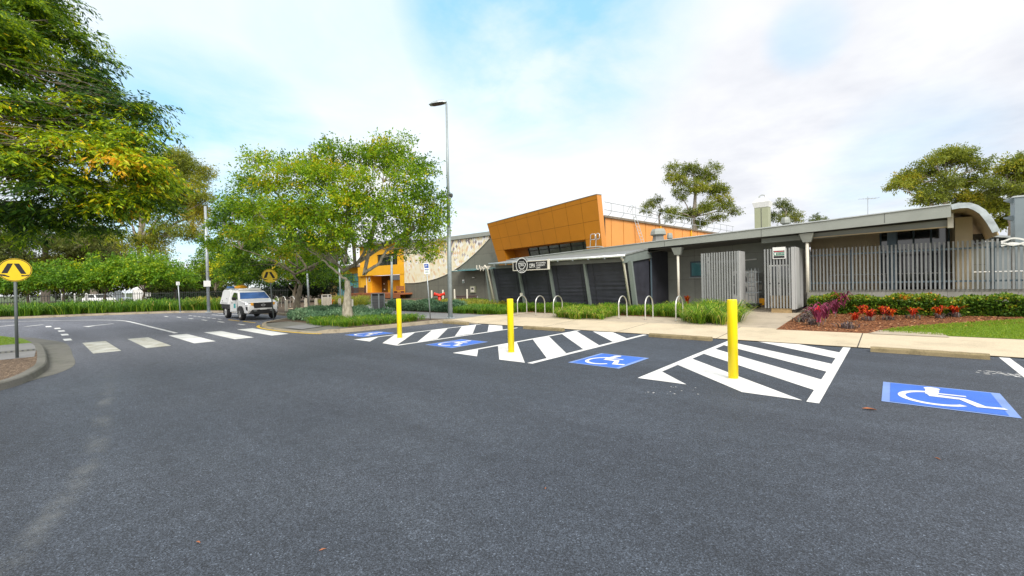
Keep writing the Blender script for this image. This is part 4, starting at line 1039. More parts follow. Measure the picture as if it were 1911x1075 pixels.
tk = truck(); tk.location = (-27.72, 8.75, 0); tk.rotation_euler = (0, 0, R(-3)); tk.scale = (.93, .93, .88)

# ================================================================== BUILDINGS
# --- cafe building with the long wave-shaped roof
YR = 20.0                                           # front edge of the roof
def zroof(x): return 3.766 + .0385 * x if x < -1.57 else 3.706 + .047 * (x + 1.57)
cb = thing('cafe_building', 'long dark grey building whose grey roof curls down like a wave at its right end', 'building', (-4, 24, .4))
prof = [(x, zroof(x)) for x in (-18.0, -14, -10, -6, -1.57, 1.43)] + [(1.62, 3.872), (1.86, 3.85), (2.04, 3.74), (2.2, 3.57), (2.34, 3.30), (2.43, 3.08), (2.49, 2.90)]
def shell(i0, i1, th, y0, y1, name, mt, dz=0.0):
    mb = MB(); P = prof[i0:i1 + 1]; n = len(P); vs = []
    for i, (x, z) in enumerate(P):
        a, b = P[max(0, i - 1)], P[min(n - 1, i + 1)]; l = math.hypot(b[0] - a[0], b[1] - a[1]); nx, nz = (b[1] - a[1]) / l, -(b[0] - a[0]) / l
        for y in (y0, y1): vs += [(x, y, z + dz), (x + nx * th, y, z + nz * th + dz)]
    fs = []
    for i in range(n - 1):
        a, b = i * 4, i * 4 + 4
        fs += [(a, a + 2, b + 2, b), (a + 1, b + 1, b + 3, a + 3), (a, b, b + 1, a + 1), (a + 2, a + 3, b + 3, b + 2)]
    fs += [(0, 1, 3, 2), ((n - 1) * 4, (n - 1) * 4 + 2, (n - 1) * 4 + 3, (n - 1) * 4 + 1)]
    mb.add(vs, fs); return mb.build(name, mt, cb)
rf = shell(0, 5, .06, YR + .02, 31, 'roof', 'roof')
shell(0, 5, .03, YR + .30, 30.5, 'soffit', 'soffit', -.30)
shell(5, 12, .05, YR + .05, 31, 'curled_roof', 'zinc')
shell(5, 12, .03, YR + .12, 29.5, 'curled_soffit', 'tansoffit', -.12)
shell(5, 12, .17, YR - .02, YR + .05, 'curled_edge', 'zinc', .003)
mb = MB()
for a, b in zip([-17.6, -15.5, -10.7, -6, -1.57], [-15.5, -10.7, -6, -1.57, 1.43]):
    ta = lambda x: .25 + .15 * (x + 10.7) / 12.1 if x > -10.7 else max(.04, .25 + .21 * (x + 10.7) / 5.5)
    mb.hexa([(a, YR - .03, zroof(a) - ta(a)), (b, YR - .03, zroof(b) - ta(b)), (b, YR + .03, zroof(b) - ta(b)), (a, YR + .03, zroof(a) - ta(a)), (a, YR - .03, zroof(a)), (b, YR - .03, zroof(b)), (b, YR + .03, zroof(b)), (a, YR + .03, zroof(a))])
mb.build('fascia', 'fascia', cb)
mb = MB()
for x in (-8.0, -4.0, -.2): mb.box((x - .006, YR - .036, zroof(x) - .34), (x + .006, YR - .031, zroof(x) - .03))
mb.build('fascia_joint', 'darkgrey', cb)
mb = MB()
for a, b in zip([-17.6, -10.7, -6, -1.57], [-10.7, -6, -1.57, 1.43]): mb.bar((a, YR - .02, zroof(a) + .015), (b, YR - .02, zroof(b) + .015), .10, .035)
mb.build('roof_edge_flashing', 'flash', cb)
bl, br = AY(1530, 441.5, 20.7), AY(1773, 422.5, 20.7)
MB().hexa([(bl.x - 2, 20.62, bl.z - .12), (br.x, 20.62, br.z), (br.x, 20.82, br.z), (bl.x - 2, 20.82, bl.z - .12), (bl.x - 2, 20.62, bl.z + .08), (br.x, 20.62, br.z + .22), (br.x, 20.82, br.z + .22), (bl.x - 2, 20.82, bl.z + .08)]).build('eave_beam', 'fascia', cb)
MB().hexa([(bl.x - .3, 20.55, bl.z - .05), (br.x + .05, 20.55, br.z - .03), (br.x + .05, 20.86, br.z - .03), (bl.x - .3, 20.86, bl.z - .05), (bl.x - .3, 20.55, bl.z - .02), (br.x + .05, 20.55, br.z + .0), (br.x + .05, 20.86, br.z), (bl.x - .3, 20.86, bl.z - .02)]).build('beam_trim', 'tansoffit', cb)
q = AY(1775, 413, 20.55); MB().box((q.x - .09, 20.45, q.z - .22), (q.x + .05, 20.60, q.z + .26)).build('beam_end', 'offwhite', cb)
YW = 22.8
zw = .36
MB().box((-9.3, YW, zw), (-2.75, YW + .2, 3.5)).build('wall', 'wall', cb)
p0, p1, p2 = AY(1540, 450, 23.4), AY(1642, 450, 23.4), AY(1773, 440, 23.4)
MB().box((-2.75, 23.4, zw), (p1.x, 23.6, 3.6)).build('wall', 'tansoffit', cb)
gw = MB().box((p1.x, 23.45, zw), (p2.x, 23.55, 3.7)).build('window', 'glass', cb)
mb = MB()
for x in np.linspace(p1.x + .02, p2.x - .02, 5): mb.box((x - .03, 23.40, zw), (x + .03, 23.449, 3.6))
mb.build('mullion', 'bluepost', gw)
MB().box((p2.x, 21.6, zw), (p2.x + .42, 23.6, 3.55)).build('wall', 'tansoffit', cb)
MB().box((p2.x + .42, 22.6, zw), (2.46, 22.8, 3.0)).build('wall', 'greywall', cb)
MB().box((p2.x + .42, 22.55, 2.62), (2.44, 22.60, 2.99)).build('window', 'glass', cb)
c0 = AY(1664, 450, 22.0); MB().box((c0.x - .13, 21.9, zw), (c0.x + .13, 22.15, 3.5)).build('column', 'bluepost', cb)
wa, wb = AY(1288.5, 488.5, YW), AY(1318, 516.5, YW)
f = MB().box((wa.x, YW - .05, wb.z), (wb.x, YW - .002, wa.z)).build('window', 'bluepost', cb)
MB().box((wa.x + .07, YW - .056, wb.z + .07), (wb.x - .07, YW - .051, wa.z - .07)).build('pane', 'tealglass', f)
MB().box((wa.x - .06, YW - .08, wb.z - .05), (wb.x + .06, YW - .051, wb.z)).build('sill', 'galv', f)
for px, lo in ((1265, .3), (1506, 1.0)):            # rain heads with their downpipes
    a = AY(px, 470 if px < 1300 else 440, 20.25); xt = a.x; zt = zroof(xt) - .38
    d = MB().hexa([(xt - .13, 20.15, zt - .34), (xt + .13, 20.15, zt - .34), (xt + .13, 20.36, zt - .34), (xt - .13, 20.36, zt - .34), (xt - .24, 20.05, zt), (xt + .24, 20.05, zt), (xt + .24, 20.42, zt), (xt - .24, 20.42, zt)]).build('rain_head', 'fascia', cb, bevel=.008)
    MB().cyl((xt, 20.25, lo), .055, zt - .34 - lo, 14).build('downpipe', 'offwhite', d, smooth=True)
a, b = AY(1388, 485.8, YW - .06), AY(1412, 483.5, YW - .06); MB().bar(a, b, .05, .06).build('tube_light', 'white', cb)
a = AY(1419, 536, YW - .04); MB().box((a.x - .07, YW - .05, a.z - .12), (a.x + .07, YW - .003, a.z + .12)).build('switch_box', 'offwhite', cb, bevel=.01)

def roof_vent(px, py, y, r, h, label, n=8):
    c = AY(px, py, y); z0 = min(c.z, zroof(min(c.x, 1.4))) - .15 if y < 31 else c.z
    t = thing('roof_vent', label, 'roof vent', (c.x, y, z0))
    hh = c.z + h - z0
    MB().lathe((c.x, y, z0), [(r * .85, 0), (r * .85, hh * .55)], n).build('base', 'fascia', t)
    MB().lathe((c.x, y, z0), [(r * 1.1, hh * .45), (r * .88, hh * .58), (r * .8, hh * .72)], n).build('skirt', 'roof', t)
    MB().lathe((c.x, y, z0), [(r * .5, hh * .70), (r * 1.2, hh * .78), (r * 1.12, hh * .90), (r * .9, hh), (.0, hh)], n).build('cap', 'fascia', t)
roof_vent(1228.5, 451, 26.5, .42, .78, 'large octagonal grey roof vent in front of the orange side wall')
roof_vent(1250, 447, 28.5, .17, .42, 'small round grey roof vent just right of the large octagonal one')
roof_vent(1466, 420, 28.0, .20, .42, 'small grey roof vent with round cowl right of the chimney')
# chimney
y = 28.0; a, b = AY(1411, 430, y), AY(1436.5, 430, y); zt = AY(1424, 388, y).z; z2 = AY(1424, 371, y).z; z3 = AY(1424, 363.5, y).z
t = thing('chimney', 'square olive grey chimney with a white flared cap on the wave roof', 'chimney', ((a.x + b.x) / 2, y, a.z - .6))
cx = (a.x + b.x) / 2; w = (b.x - a.x) / 2
MB().box((cx - w, y - w, a.z - .7), (cx + w, y + w, zt)).build('shaft', 'beige', t, bevel=.01)
MB().box((cx - w - .10, y - w - .06, a.z - .7), (cx + w + .10, y + w + .06, a.z + .0)).build('flashing', 'fascia', t)
MB().box((cx - .012, y - w - .012, a.z), (cx + .012, y - w - .002, zt - .05)).build('seam', 'darkgrey', t)
q = w * 1.28
MB().hexa([(cx - w * 1.05, y - w * 1.05, zt), (cx + w * 1.05, y - w * 1.05, zt), (cx + w * 1.05, y + w * 1.05, zt), (cx - w * 1.05, y + w * 1.05, zt), (cx - q, y - q, zt + .3), (cx + q, y - q, zt + .3), (cx + q, y + q, zt + .3), (cx - q, y + q, zt + .3)]).hexa([(cx - q, y - q, zt + .3), (cx + q, y - q, zt + .3), (cx + q, y + q, zt + .3), (cx - q, y + q, zt + .3), (cx - w * .6, y - w * .6, z2), (cx + w * .6, y - w * .6, z2), (cx + w * .6, y + w * .6, z2), (cx - w * .6, y + w * .6, z2)]).build('cap', 'white', t)
MB().tube([(cx - w * .55, y, z2), (cx - w * .4, y, z3 - .05), (cx, y, z3), (cx + w * .4, y, z3 - .05), (cx + w * .55, y, z2)], .04, 8).build('cowl', 'flash', t)
# television antenna
y = 30.0; a, b = AY(1619.5, 402, y), AY(1619.5, 366.5, y)
t = thing('antenna', 'thin television antenna on the grey roof', 'antenna', a)
MB().tube([a - Vector((0, 0, .4)), b], .016, 8).build('mast', 'galv', t)
mb = MB(); c = b - Vector((0, 0, .12)); mb.bar(c - Vector((.35, .2, 0)), c + Vector((.35, .2, 0)), .02)
for k in range(7): e = c + Vector((.35, .2, 0)) * (k / 3 - 1); l = .10 + .03 * k; mb.bar(e - Vector((-.5, .86, 0)) * l, e + Vector((-.5, .86, 0)) * l, .012)
mb.build('elements', 'galv', t)

# --- cafe pavilion with black blinds
pv = thing('cafe_pavilion', 'open cafe pavilion with black roll-down blinds, raked posts and a low grey roof', 'pavilion', (-13, 18.5, .2))
XA, XB = -17.05, -8.82
zp = lambda y: 2.77 + .09 * (y - 17.6)
def tfas(x): return .25 + .15 * (x + 10.7) / 12.1 if x > -10.7 else max(.04, .25 + .21 * (x + 10.7) / 5.5)
mb = MB(); xr = [XA + (XB - XA) * k / 10 for k in range(11)]
for a, b in zip(xr[:-1], xr[1:]):
    za, zb_ = zroof(a) - tfas(a) + .01, zroof(b) - tfas(b) + .01
    mb.hexa([(a, 17.62, 2.74), (b, 17.62, 2.74), (b, 20.0, zb_ - .03), (a, 20.0, za - .03), (a, 17.62, 2.77), (b, 17.62, 2.77), (b, 20.0, zb_), (a, 20.0, za)])
mb.build('roof', 'roof', pv)
MB().hexa([(-10.5, 20.0, 2.9), (XB, 20.0, 2.93), (XB, 23.2, zp(23.2) - .03), (-10.5, 23.2, zp(23.2) - .03), (-10.5, 20.0, 2.93), (XB, 20.0, 2.96), (XB, 23.2, zp(23.2)), (-10.5, 23.2, zp(23.2))]).build('rear_roof', 'roof', pv)
mb = MB(); mb.tube([(XA - .05, 17.56, 2.73), (XB + .03, 17.56, 2.73)], .065, 10)
g_ = mb.build('gutter', 'flash', pv, smooth=True)
mb = MB()
for k in range(10): x = XA + .4 + k * .86; mb.box((x - .02, 17.49, 2.63), (x + .02, 17.60, 2.72))
mb.build('gutter_bracket', 'galv', g_)
MB().box((XA + .1, 17.92, 2.48), (XB - .05, 18.02, 2.66)).build('front_beam', 'roof', pv)
MB().bar((XB - .01, 17.60, 2.775), (XB - .01, 20.0, 3.135), .04, .075).build('roof_end_flashing', 'flash', pv)
MB().hexa([(-9.02, 17.75, 2.42), (-8.86, 17.75, 2.42), (-8.86, 20.6, 2.72), (-9.02, 20.6, 2.72), (-9.02, 17.75, 2.76), (-8.86, 17.75, 2.76), (-8.86, 20.0, 3.10), (-9.02, 20.0, 3.10)]).build('end_beam', 'post', pv)
MB().box((-17.6, 18.3, .05), (-8.8, 24, .24)).build('floor_slab', 'pad', pv)
px_posts = [929, 979.5, 1036.8, 1102, 1186]
xs = [AY(p, 565, 18.5).x for p in px_posts]
for i, x in enumerate(xs):
    w = .055 if i < 4 else .095
    p = MB().hexa([(x - w, 18.47, .22), (x + w, 18.47, .22), (x + w, 18.62, .22), (x - w, 18.62, .22), (x - w, 17.96, 2.5), (x + w, 17.96, 2.5), (x + w, 18.10, 2.5), (x - w, 18.10, 2.5)]).build('post', 'post', pv)
    if i == 1: MB().box((x - .09, 18.20, .9), (x + .05, 18.28, 1.08)).build('switch_box', 'offwhite', p)
for x, xo in ((xs[0] - .12, -.02), (xs[4] - .2, 0)):
    MB().tube([(x, 17.60, 2.68), (x, 17.80, 2.5), (x + .02, 18.36, .32)], .05, 10).lathe((x + .02, 18.34, .20), [(.09, 0), (.11, .07), (.07, .15)], 12).build('downpipe', 'offwhite', pv, smooth=True)
MB().bar((xs[0] - .38, 18.3, .22), (xs[0] - .30, 17.9, 2.55), .10, .10).build('brace', 'post', pv)
def blind(xa, xb, seed):
    rnd = random.Random(seed); fr = [(rnd.uniform(8, 15), rnd.uniform(0, 6), rnd.uniform(-.15, .15), rnd.uniform(.4, 1)) for _ in range(5)]
    def f(u, v):
        z = .30 + 2.22 * v; y = 18.60 - .50 * v
        am = .007 * (1 - v) ** .8 + .002
        d = sum(a * math.sin(q * (1 - v) * 6 + p + s * 9 * (u - .5) + .8 * math.sin(3 * u + p)) for q, p, s, a in fr) * am * .55 * (.6 + .4 * math.sin(math.pi * u))
        return (xa + (xb - xa) * u, y + d, z)
    b = MB().grid(f, 24, 90).build('blind', 'blind', pv, smooth=True)
    MB().tube([(xa, 18.585, .29), (xb, 18.585, .29)], .022, 8).build('bottom_rail', 'darkgrey', b)
    for q in (xa + .16 * (xb - xa), xb - .12 * (xb - xa)): MB().bar((q, 18.555, .32), (q, 18.06, 2.5), .02, .004).build('strap', 'black', b)
for i in range(4): blind(xs[i] + .05, xs[i + 1] - .05, i)
def eblind(y0, y1, x, z0, zt, seed, flat=False):
    rnd = random.Random(seed); am = 0 if flat else .02
    def f(u, v):
        y = y0 + (y1 - y0) * u; top = zt(y)
        z = z0 + (top - z0) * v
        return (x + am * (1 - v) * (math.sin(16 * v + 2 * u) + .6 * math.sin(33 * v + 4 * u + seed)) * math.sin(math.pi * u), y, z)
    b = MB().grid(f, 20, 60).build('blind', 'blind', pv, smooth=True); return b
eblind(18.66, 20.42, -8.97, .34, lambda y: 2.46 + .10 * (y - 18.2), 7)
eblind(20.55, 22.7, -8.93, .42, lambda y: zp(y) - .06, 9, True)
MB().bar((-8.90, 20.5, .3), (-8.90, 20.5, 2.98), .05, .06).build('end_post', 'bluepost', pv)
MB().bar((-8.92, 20.6, .40), (-8.92, 22.7, .44), .04, .05).build('bottom_rail', 'darkgrey', pv)
MB().box((-17.2, 21.5, .24), (-9.3, 21.6, 2.6)).build('back_wall', 'soffit', pv)

# the cafe's sign under the gutter
ys = 17.42
a, b = AY(957.5, 497, ys), AY(1022, 494, ys); zc = AY(990, 495.5, ys).z; cc = AY(974, 495.3, ys); rb = .40
sg = thing('cafe_sign', 'black cafe sign with a round cup badge and white lettering, under the pavilion gutter', 'sign', (cc.x, ys, zc))
hb = .225
MB().box((a.x, ys, zc - hb), (b.x, ys + .06, zc + hb)).build('board', 'black', sg)
mb = MB()
for z_ in (zc - hb, zc + hb): mb.box((a.x, ys - .006, z_ - .018), (b.x, ys - .001, z_ + .018))
for x_ in (a.x, b.x): mb.box((x_ - .018, ys - .0062, zc - hb), (x_ + .018, ys - .0012, zc + hb))
mb.box((b.x + .02, ys - .02, zc - hb - .02), (b.x + .10, ys + .05, zc + hb + .05)); mb.build('border', 'offwhite', sg)
bd = MB().tube([(cc.x, ys + .07, cc.z), (cc.x, ys - .015, cc.z)], rb, 40).build('badge', 'black', sg)
mb = MB()
for k in range(48):
    q0, q1 = 2 * math.pi * k / 48, 2 * math.pi * (k + 1) / 48
    mb.poly([(cc.x + r_ * math.cos(q), ys - .018, cc.z + r_ * math.sin(q)) for q, r_ in ((q0, rb), (q1, rb), (q1, rb - .035), (q0, rb - .035))])
for k in range(10):      # short arc under the cup and a line above it
    q0, q1 = R(235 + 7 * k), R(242 + 7 * k); mb.poly([(cc.x + r_ * math.cos(q), ys - .018, cc.z + r_ * math.sin(q)) for q, r_ in ((q0, .315), (q1, .315), (q1, .29), (q0, .29))])
mb.poly([(cc.x - .17, ys - .018, cc.z + .20), (cc.x + .17, ys - .018, cc.z + .20), (cc.x + .17, ys - .018, cc.z + .185), (cc.x - .17, ys - .018, cc.z + .185)])
mb.build('badge_ring', 'white', bd)
cup = [(-.23, .13), (.21, .13), (.29, .04), (.20, -.10), (.10, -.21), (-.10, -.21), (-.19, -.10)]
cin = [(-.195, .10), (.195, .10), (.245, .035), (.17, -.09), (.085, -.175), (-.085, -.175), (-.158, -.09)]
mb = MB(); n = len(cup)
for k in range(n): mb.poly([(cc.x + p[0], ys - .018, cc.z + p[1]) for p in (cup[k], cup[(k + 1) % n], cin[(k + 1) % n], cin[k])])
mb.build('cup_mark', 'white', bd)
letters('CIPPA', .165, 'lettering', 'white', bd, (cc.x, ys - .018, cc.z - .05), (1, 0, 0), (0, 0, 1), .002, 1.0, .66, 'CENTER')
wb_ = b.x - cc.x
letters('CIPPA', .31, 'lettering', 'white', sg, (cc.x + .29 * wb_, ys - .005, zc - .12), (1, 0, 0), (0, 0, 1), .002, .95, fit=.23 * wb_)
for k, (w_, fw_) in enumerate((('AT COOMERA', .37), ('COMMUNITY', .34), ('CAFE', .16))): letters(w_, .125, 'lettering', 'white', sg, (cc.x + .56 * wb_, ys - .005, zc + .062 - k * .118), (1, 0, 0), (0, 0, 1), .002, 1.0, fit=fw_ * wb_)

# --- orange building
ob = thing('orange_building', 'orange panel-clad building whose windowed front leans out over the low roofs', 'building', (-20, 28, 0))
B0 = AY(1123, 455, 26.0); ang = R(78)
du = Vector((-math.sin(ang), math.cos(ang), 0)); dn = Vector((-math.cos(ang), -math.sin(ang), 0))
def of(l, z, back=0.0):     # a place on the leaning front: l metres left of the right corner, height z
    k = (z - 4.12) / 3.03; l2 = l - .56 * k * (1 - l / 12.4)
    p = B0 + dn * (1.0 * k - back) + du * l2; return Vector((p.x, p.y, z))
LT = 12.45; ztop = lambda l: 7.23 - .025 * l; zh = 4.53; z0 = 2.6
rows = [(lambda l: z0, lambda l: zh), (lambda l: zh, lambda l: 5.66 - .01 * l), (lambda l: 5.66 - .01 * l, lambda l: ztop(l) - .30), (lambda l: ztop(l) - .30, ztop)]
cols_ = [0, 1.42] + [1.42 + 1.42 * k for k in range(1, 7)] + [11.1, LT]
mb = MB(); back = MB(); g = .012
for r_i, (za, zb_) in enumerate(rows):
    for c_i in range(len(cols_) - 1):
        la, lb_ = cols_[c_i], cols_[c_i + 1]
        if r_i == 0 and 0 < c_i < len(cols_) - 2: continue
        q = [of(la + g, za(la) + g), of(lb_ - g, za(lb_) + g), of(lb_ - g, zb_(lb_) - g), of(la + g, zb_(la) - g)]
        mb.poly(q); back.poly([of(la, za(la), .012), of(lb_, za(lb_), .012), of(lb_, zb_(lb_), .012), of(la, zb_(la), .012)])
mb.build('front_panels', 'orange', ob); back.build('panel_joints', 'oredge', ob)
l0, l1 = cols_[1], cols_[-2]
mb = MB(); mb.poly([of(l0, zh), of(l1, zh), of(l1, zh, 1.1), of(l0, zh, 1.1)]); mb.poly([of(l1, z0), of(l1, zh), of(l1, zh, 1.1), of(l1, z0, 1.1)]); mb.poly([of(l0, z0), of(l0, zh), of(l0, zh, 1.1), of(l0, z0, 1.1)])
mb.build('window_reveal', 'orange', ob)
lg = 9.0
MB().poly([of(lg, z0, 1.08), of(l1, z0, 1.08), of(l1, zh, 1.08), of(lg, zh, 1.08)]).build('reveal_wall', 'oredge', ob)
wn = MB().poly([of(l0, z0, 1.05), of(lg, z0, 1.05), of(lg, zh, 1.05), of(l0, zh, 1.05)]).build('window', 'greenglass', ob)
mb = MB()
for k in range(7): l = l0 + (lg - l0) * k / 6; mb.bar(of(l, z0, 1.02), of(l, zh, 1.02), .08, .05)
mb.bar(of(l0, zh - .25, 1.02), of(lg, zh - .25, 1.02), .05, .05); mb.build('mullion', 'darkgrey', wn)
# coping, right return, side wall and roof
MB().hexa([of(-.02, ztop(0), -.02), of(LT + .02, ztop(LT), -.02), of(LT + .02, ztop(LT), .45), of(-.02, ztop(0), .45)] + [v + Vector((0, 0, .04)) for v in (of(-.02, ztop(0), -.02), of(LT + .02, ztop(LT), -.02), of(LT + .02, ztop(LT), .45), of(-.02, ztop(0), .45))]).build('coping', 'bark2' if False else 'roof', ob)
MB().poly([of(0, z0, 0), of(0, z0, .45), of(0, ztop(0), .45), of(0, ztop(0), 0)]).poly([of(LT, z0, 0), of(LT, z0, .45), of(LT, ztop(LT), .45), of(LT, ztop(LT), 0)]).poly([of(0, zh + .06, .45), of(LT, zh + .06, .45), of(LT, ztop(LT), .45), of(0, ztop(0), .45)][::-1]).build('parapet_return', 'orangelit', ob)
sd = Vector((math.sin(R(5)), math.cos(R(5)), 0)); SO = of(0, 4.12, .4); SO.z = 0; ze = 5.92
def sp(s, z, o=0.0): p = SO + sd * s + Vector((math.cos(R(5)), -math.sin(R(5)), 0)) * o; return Vector((p.x, p.y, z))
mb = MB(); mb.poly([sp(0, 2), sp(24, 2), sp(24, ze), sp(0, ze)]); mb.build('side_wall', 'orangelit', ob)
mb = MB()
for k in range(14): s = .7 + k * 1.55; mb.bar(sp(s, 2, .012), sp(s, ze, .012), .025, .012)
mb.build('sheet_joint', 'oredge', ob)
MB().hexa([sp(-.2, ze - .02, .14), sp(24, ze - .02, .14), sp(24, ze - .02, -.1), sp(-.2, ze - .02, -.1), sp(-.2, ze + .12, .14), sp(24, ze + .12, .14), sp(24, ze + .12, -.1), sp(-.2, ze + .12, -.1)]).build('roof_gutter', 'bark2', ob)
MB().poly([sp(.3, ze + .1, -.1), sp(24, ze + .1, -.1), sp(24, ze + .5, -11), sp(4.2, ze + .5, -11)]).build('roof', 'flash', ob)
for s_ in (7.6, 13.2): MB().bar(sp(s_, 2, .06), sp(s_, ze - .02, .06), .12, .09).build('downpipe', 'ywall', ob)
# roof guard rail and ladders
gr = thing('guard_rail', 'galvanised guard rail along the edge of the orange building roof', 'railing', sp(0, ze, .05))
for zz in (.55, 1.08):
    MB().tube([sp(.1, ze + zz, -.1), sp(24, ze + zz, -.1)], .024, 8).build('rail', 'galv', gr)
for k in range(15):
    s_ = .9 + k * 1.62; MB().tube([sp(s_, ze + .1, -.55), sp(s_ + .02, ze + .42, -.14), sp(s_, ze + .55, -.1), sp(s_, ze + 1.08, -.1)], .022, 8).build('post', 'galv', gr)
def ladder(name, a, b, wdir, w, rungs, label, hoop=0.0):
    a, b, wdir = Vector(a), Vector(b), Vector(wdir).normalized()
    t = thing(name, label, 'ladder', a)
    for s in (-1, 1): MB().tube([a + wdir * (s * w / 2), b + wdir * (s * w / 2)], .026, 8).build('stile', 'flash', t)
    mb = MB()
    for k in range(rungs): c = a.lerp(b, (k + .5) / rungs); mb.tube([c - wdir * w / 2, c + wdir * w / 2], .016, 6)
    mb.build('rungs', 'flash', t)
    if hoop:
        for s in (-1, 1):
            q = b + wdir * (s * w / 2); MB().tube([q, q + Vector((0, 0, hoop)), q + Vector((-.35, .3, hoop)), q + Vector((-.7, .5, hoop * .5))], .022, 8).build('handrail', 'flash', t)
ladder('roof_ladder', sp(4.0, 4.2, .55), sp(3.6, 6.35, .10), sd, .42, 9, 'galvanised ladder leaning on the orange side wall', .75)
yy = 25.2; a = AY(1101, 461, yy); b = AY(1119, 457, yy); zt = AY(1105, 437, yy).z
t = thing('access_rail', 'pale tubular access rail on the grey roof, at the corner of the orange front', 'railing', a)
for (xa, xb_) in ((a.x, a.x + .42), (a.x + .42, b.x)):
    MB().tube([(xa, yy, a.z - .2), (xa + .08, yy, zt - .03), (xa + .14, yy, zt), (xb_ - .05, yy, zt), (xb_, yy, zt - .06), (xb_, yy, zt - .3), (xb_ - .06, yy, zt - .36), (xa + .05, yy, zt - .36)], .028, 8).build('rail', 'flash', t, smooth=True)
MB().box((a.x - .1, yy - .3, a.z - .05), (b.x + .1, yy + .3, a.z)).build('platform', 'flash', t)

# --- grey hall with the wave-cut tile cladding
YG = 30.0
hb_ = thing('grey_hall', 'olive grey hall whose wall carries a sweeping curve of cream and brown tiles', 'building', (-36, YG, 0))
XL = AY(755, 500, YG).x; XRr = -25.5
zt_ = AY(880, 444, YG).z
MB().box((XL, YG, 0), (XRr, YG + .3, zt_)).box((XL, YG + .3, 0), (XL + .3, YG + 12, zt_)).build('wall', 'greywall', hb_)
MB().hexa([(XL - .2, YG - .25, zt_), (XRr, YG - .25, zt_), (XRr, YG + 12, zt_), (XL - .2, YG + 12, zt_), (XL - .2, YG - .25, zt_ + .38), (XRr, YG - .25, zt_ + .38), (XRr, YG + 12, zt_ + .5), (XL - .2, YG + 12, zt_ + .5)]).build('roof', 'fascia', hb_)
mt, nt, b_ = new_mat('curved_tile_cladding')
tc = nd(nt, 'ShaderNodeTexCoord'); s_ = nd(nt, 'ShaderNodeSeparateXYZ'); nt.links.new(tc.outputs['Object'], s_.inputs[0])
def mth(op, a, b=None):
    n = nd(nt, 'ShaderNodeMath', operation=op)
    for i, v in enumerate((a, b)):
        if v is None: continue
        if isinstance(v, (int, float)): n.inputs[i].default_value = v
        else: nt.links.new(v, n.inputs[i])
    return n.outputs[0]
u_ = mth('DIVIDE', s_.outputs[0], .30); w_ = mth('DIVIDE', s_.outputs[2], .46)
A_ = mth('FLOOR', mth('ADD', u_, w_)); B_ = mth('FLOOR', mth('SUBTRACT', w_, u_))
cb_ = nd(nt, 'ShaderNodeCombineXYZ'); nt.links.new(A_, cb_.inputs[0]); nt.links.new(B_, cb_.inputs[1])
wn_ = nd(nt, 'ShaderNodeTexWhiteNoise', noise_dimensions='2D'); nt.links.new(cb_.outputs[0], wn_.inputs['Vector'])
cl_ = noise(nt, .55, 3, .5, vec=tc.outputs['Object'])
up_ = nd(nt, 'ShaderNodeMapRange'); nt.links.new(s_.outputs[2], up_.inputs[0])
up_.inputs[1].default_value = 1.6; up_.inputs[2].default_value = 6.4; up_.inputs[3].default_value = -.36; up_.inputs[4].default_value = .20
v_ = mth('ADD', mth('ADD', wn_.outputs['Value'], mth('MULTIPLY', mth('SUBTRACT', cl_.outputs['Fac'], .5), .5)), up_.outputs[0])
r_ = ramp(nt, [(0, (.78, .73, .56)), (.36, (.76, .66, .43)), (.60, (.70, .50, .32)), (.72, (.80, .79, .76)), (.88, (.46, .40, .38)), (.97, (.26, .22, .23))], v_, 'CONSTANT')
nt.links.new(r_.outputs[0], b_.inputs['Base Color']); b_.inputs['Roughness'].default_value = .55; M['tiles'] = mt
cv = [(755, 528), (770, 528), (785, 526.5), (800, 523.5), (815, 519.5), (830, 513.5), (845, 505.5), (858, 497), (870, 487.5), (882, 477), (895, 464.5), (905, 454), (913, 445)]
cp_ = [AY(a, b, YG - .06) for a, b in cv]; cp_ = [(p.x, p.z) for p in cp_]
pts = [(cp_[0][0], zt_ - .02)] + cp_ + [(cp_[-1][0] + .2, zt_ - .02)]
mb = MB(); top_ = zt_ - .02
for (xa, za), (xb_, zb_) in zip(cp_[:-1], cp_[1:]):
    if zb_ > top_: zb_ = top_
    mb.hexa([(xa, YG - .06, za), (xb_, YG - .06, zb_), (xb_, YG - .003, zb_), (xa, YG - .003, za), (xa, YG - .06, top_), (xb_, YG - .06, top_), (xb_, YG - .003, top_), (xa, YG - .003, top_)])
mb.build('tile_cladding', 'tiles', hb_)
mb = MB()
for (xa, za), (xb_, zb_) in zip(cp_[:-1], cp_[1:]): mb.bar((xa, YG - .07, za), (xb_, YG - .07, min(zb_, top_)), .05, .05)
mb.build('cladding_edge', 'offwhite', hb_)
mb = MB()
for px in (773, 818, 868, 905): x = AY(px, 540, YG).x; mb.box((x - .012, YG - .012, .1), (x + .012, YG - .002, min(zt_, 2.4 if px < 900 else 3.4)))
mb.build('wall_joint', 'darkgrey', hb_)
cnp = MB(); a, b = AY(862, 505, YG), AY(935, 497, YG); zc_ = a.z
cnp.hexa([(a.x, YG - 1.5, zc_ - .1), (b.x, YG - 1.5, zc_ - .1), (b.x, YG - .01, zc_ + .12), (a.x, YG - .01, zc_ + .12), (a.x, YG - 1.5, zc_ - .05), (b.x, YG - 1.5, zc_ - .05), (b.x, YG - .01, zc_ + .17), (a.x, YG - .01, zc_ + .17)])
cnp.build('glass_awning', 'tealglass', hb_)
a = AY(864.5, 525, YG - .03); q = MB().box((a.x - .16, YG - .03, a.z - .17), (a.x + .16, YG - .003, a.z + .17), 0).box((a.x - .13, YG - .034, a.z - .13), (a.x + .13, YG - .031, a.z - .0), 1).build('wall_sign', ['white', 'green'], hb_)
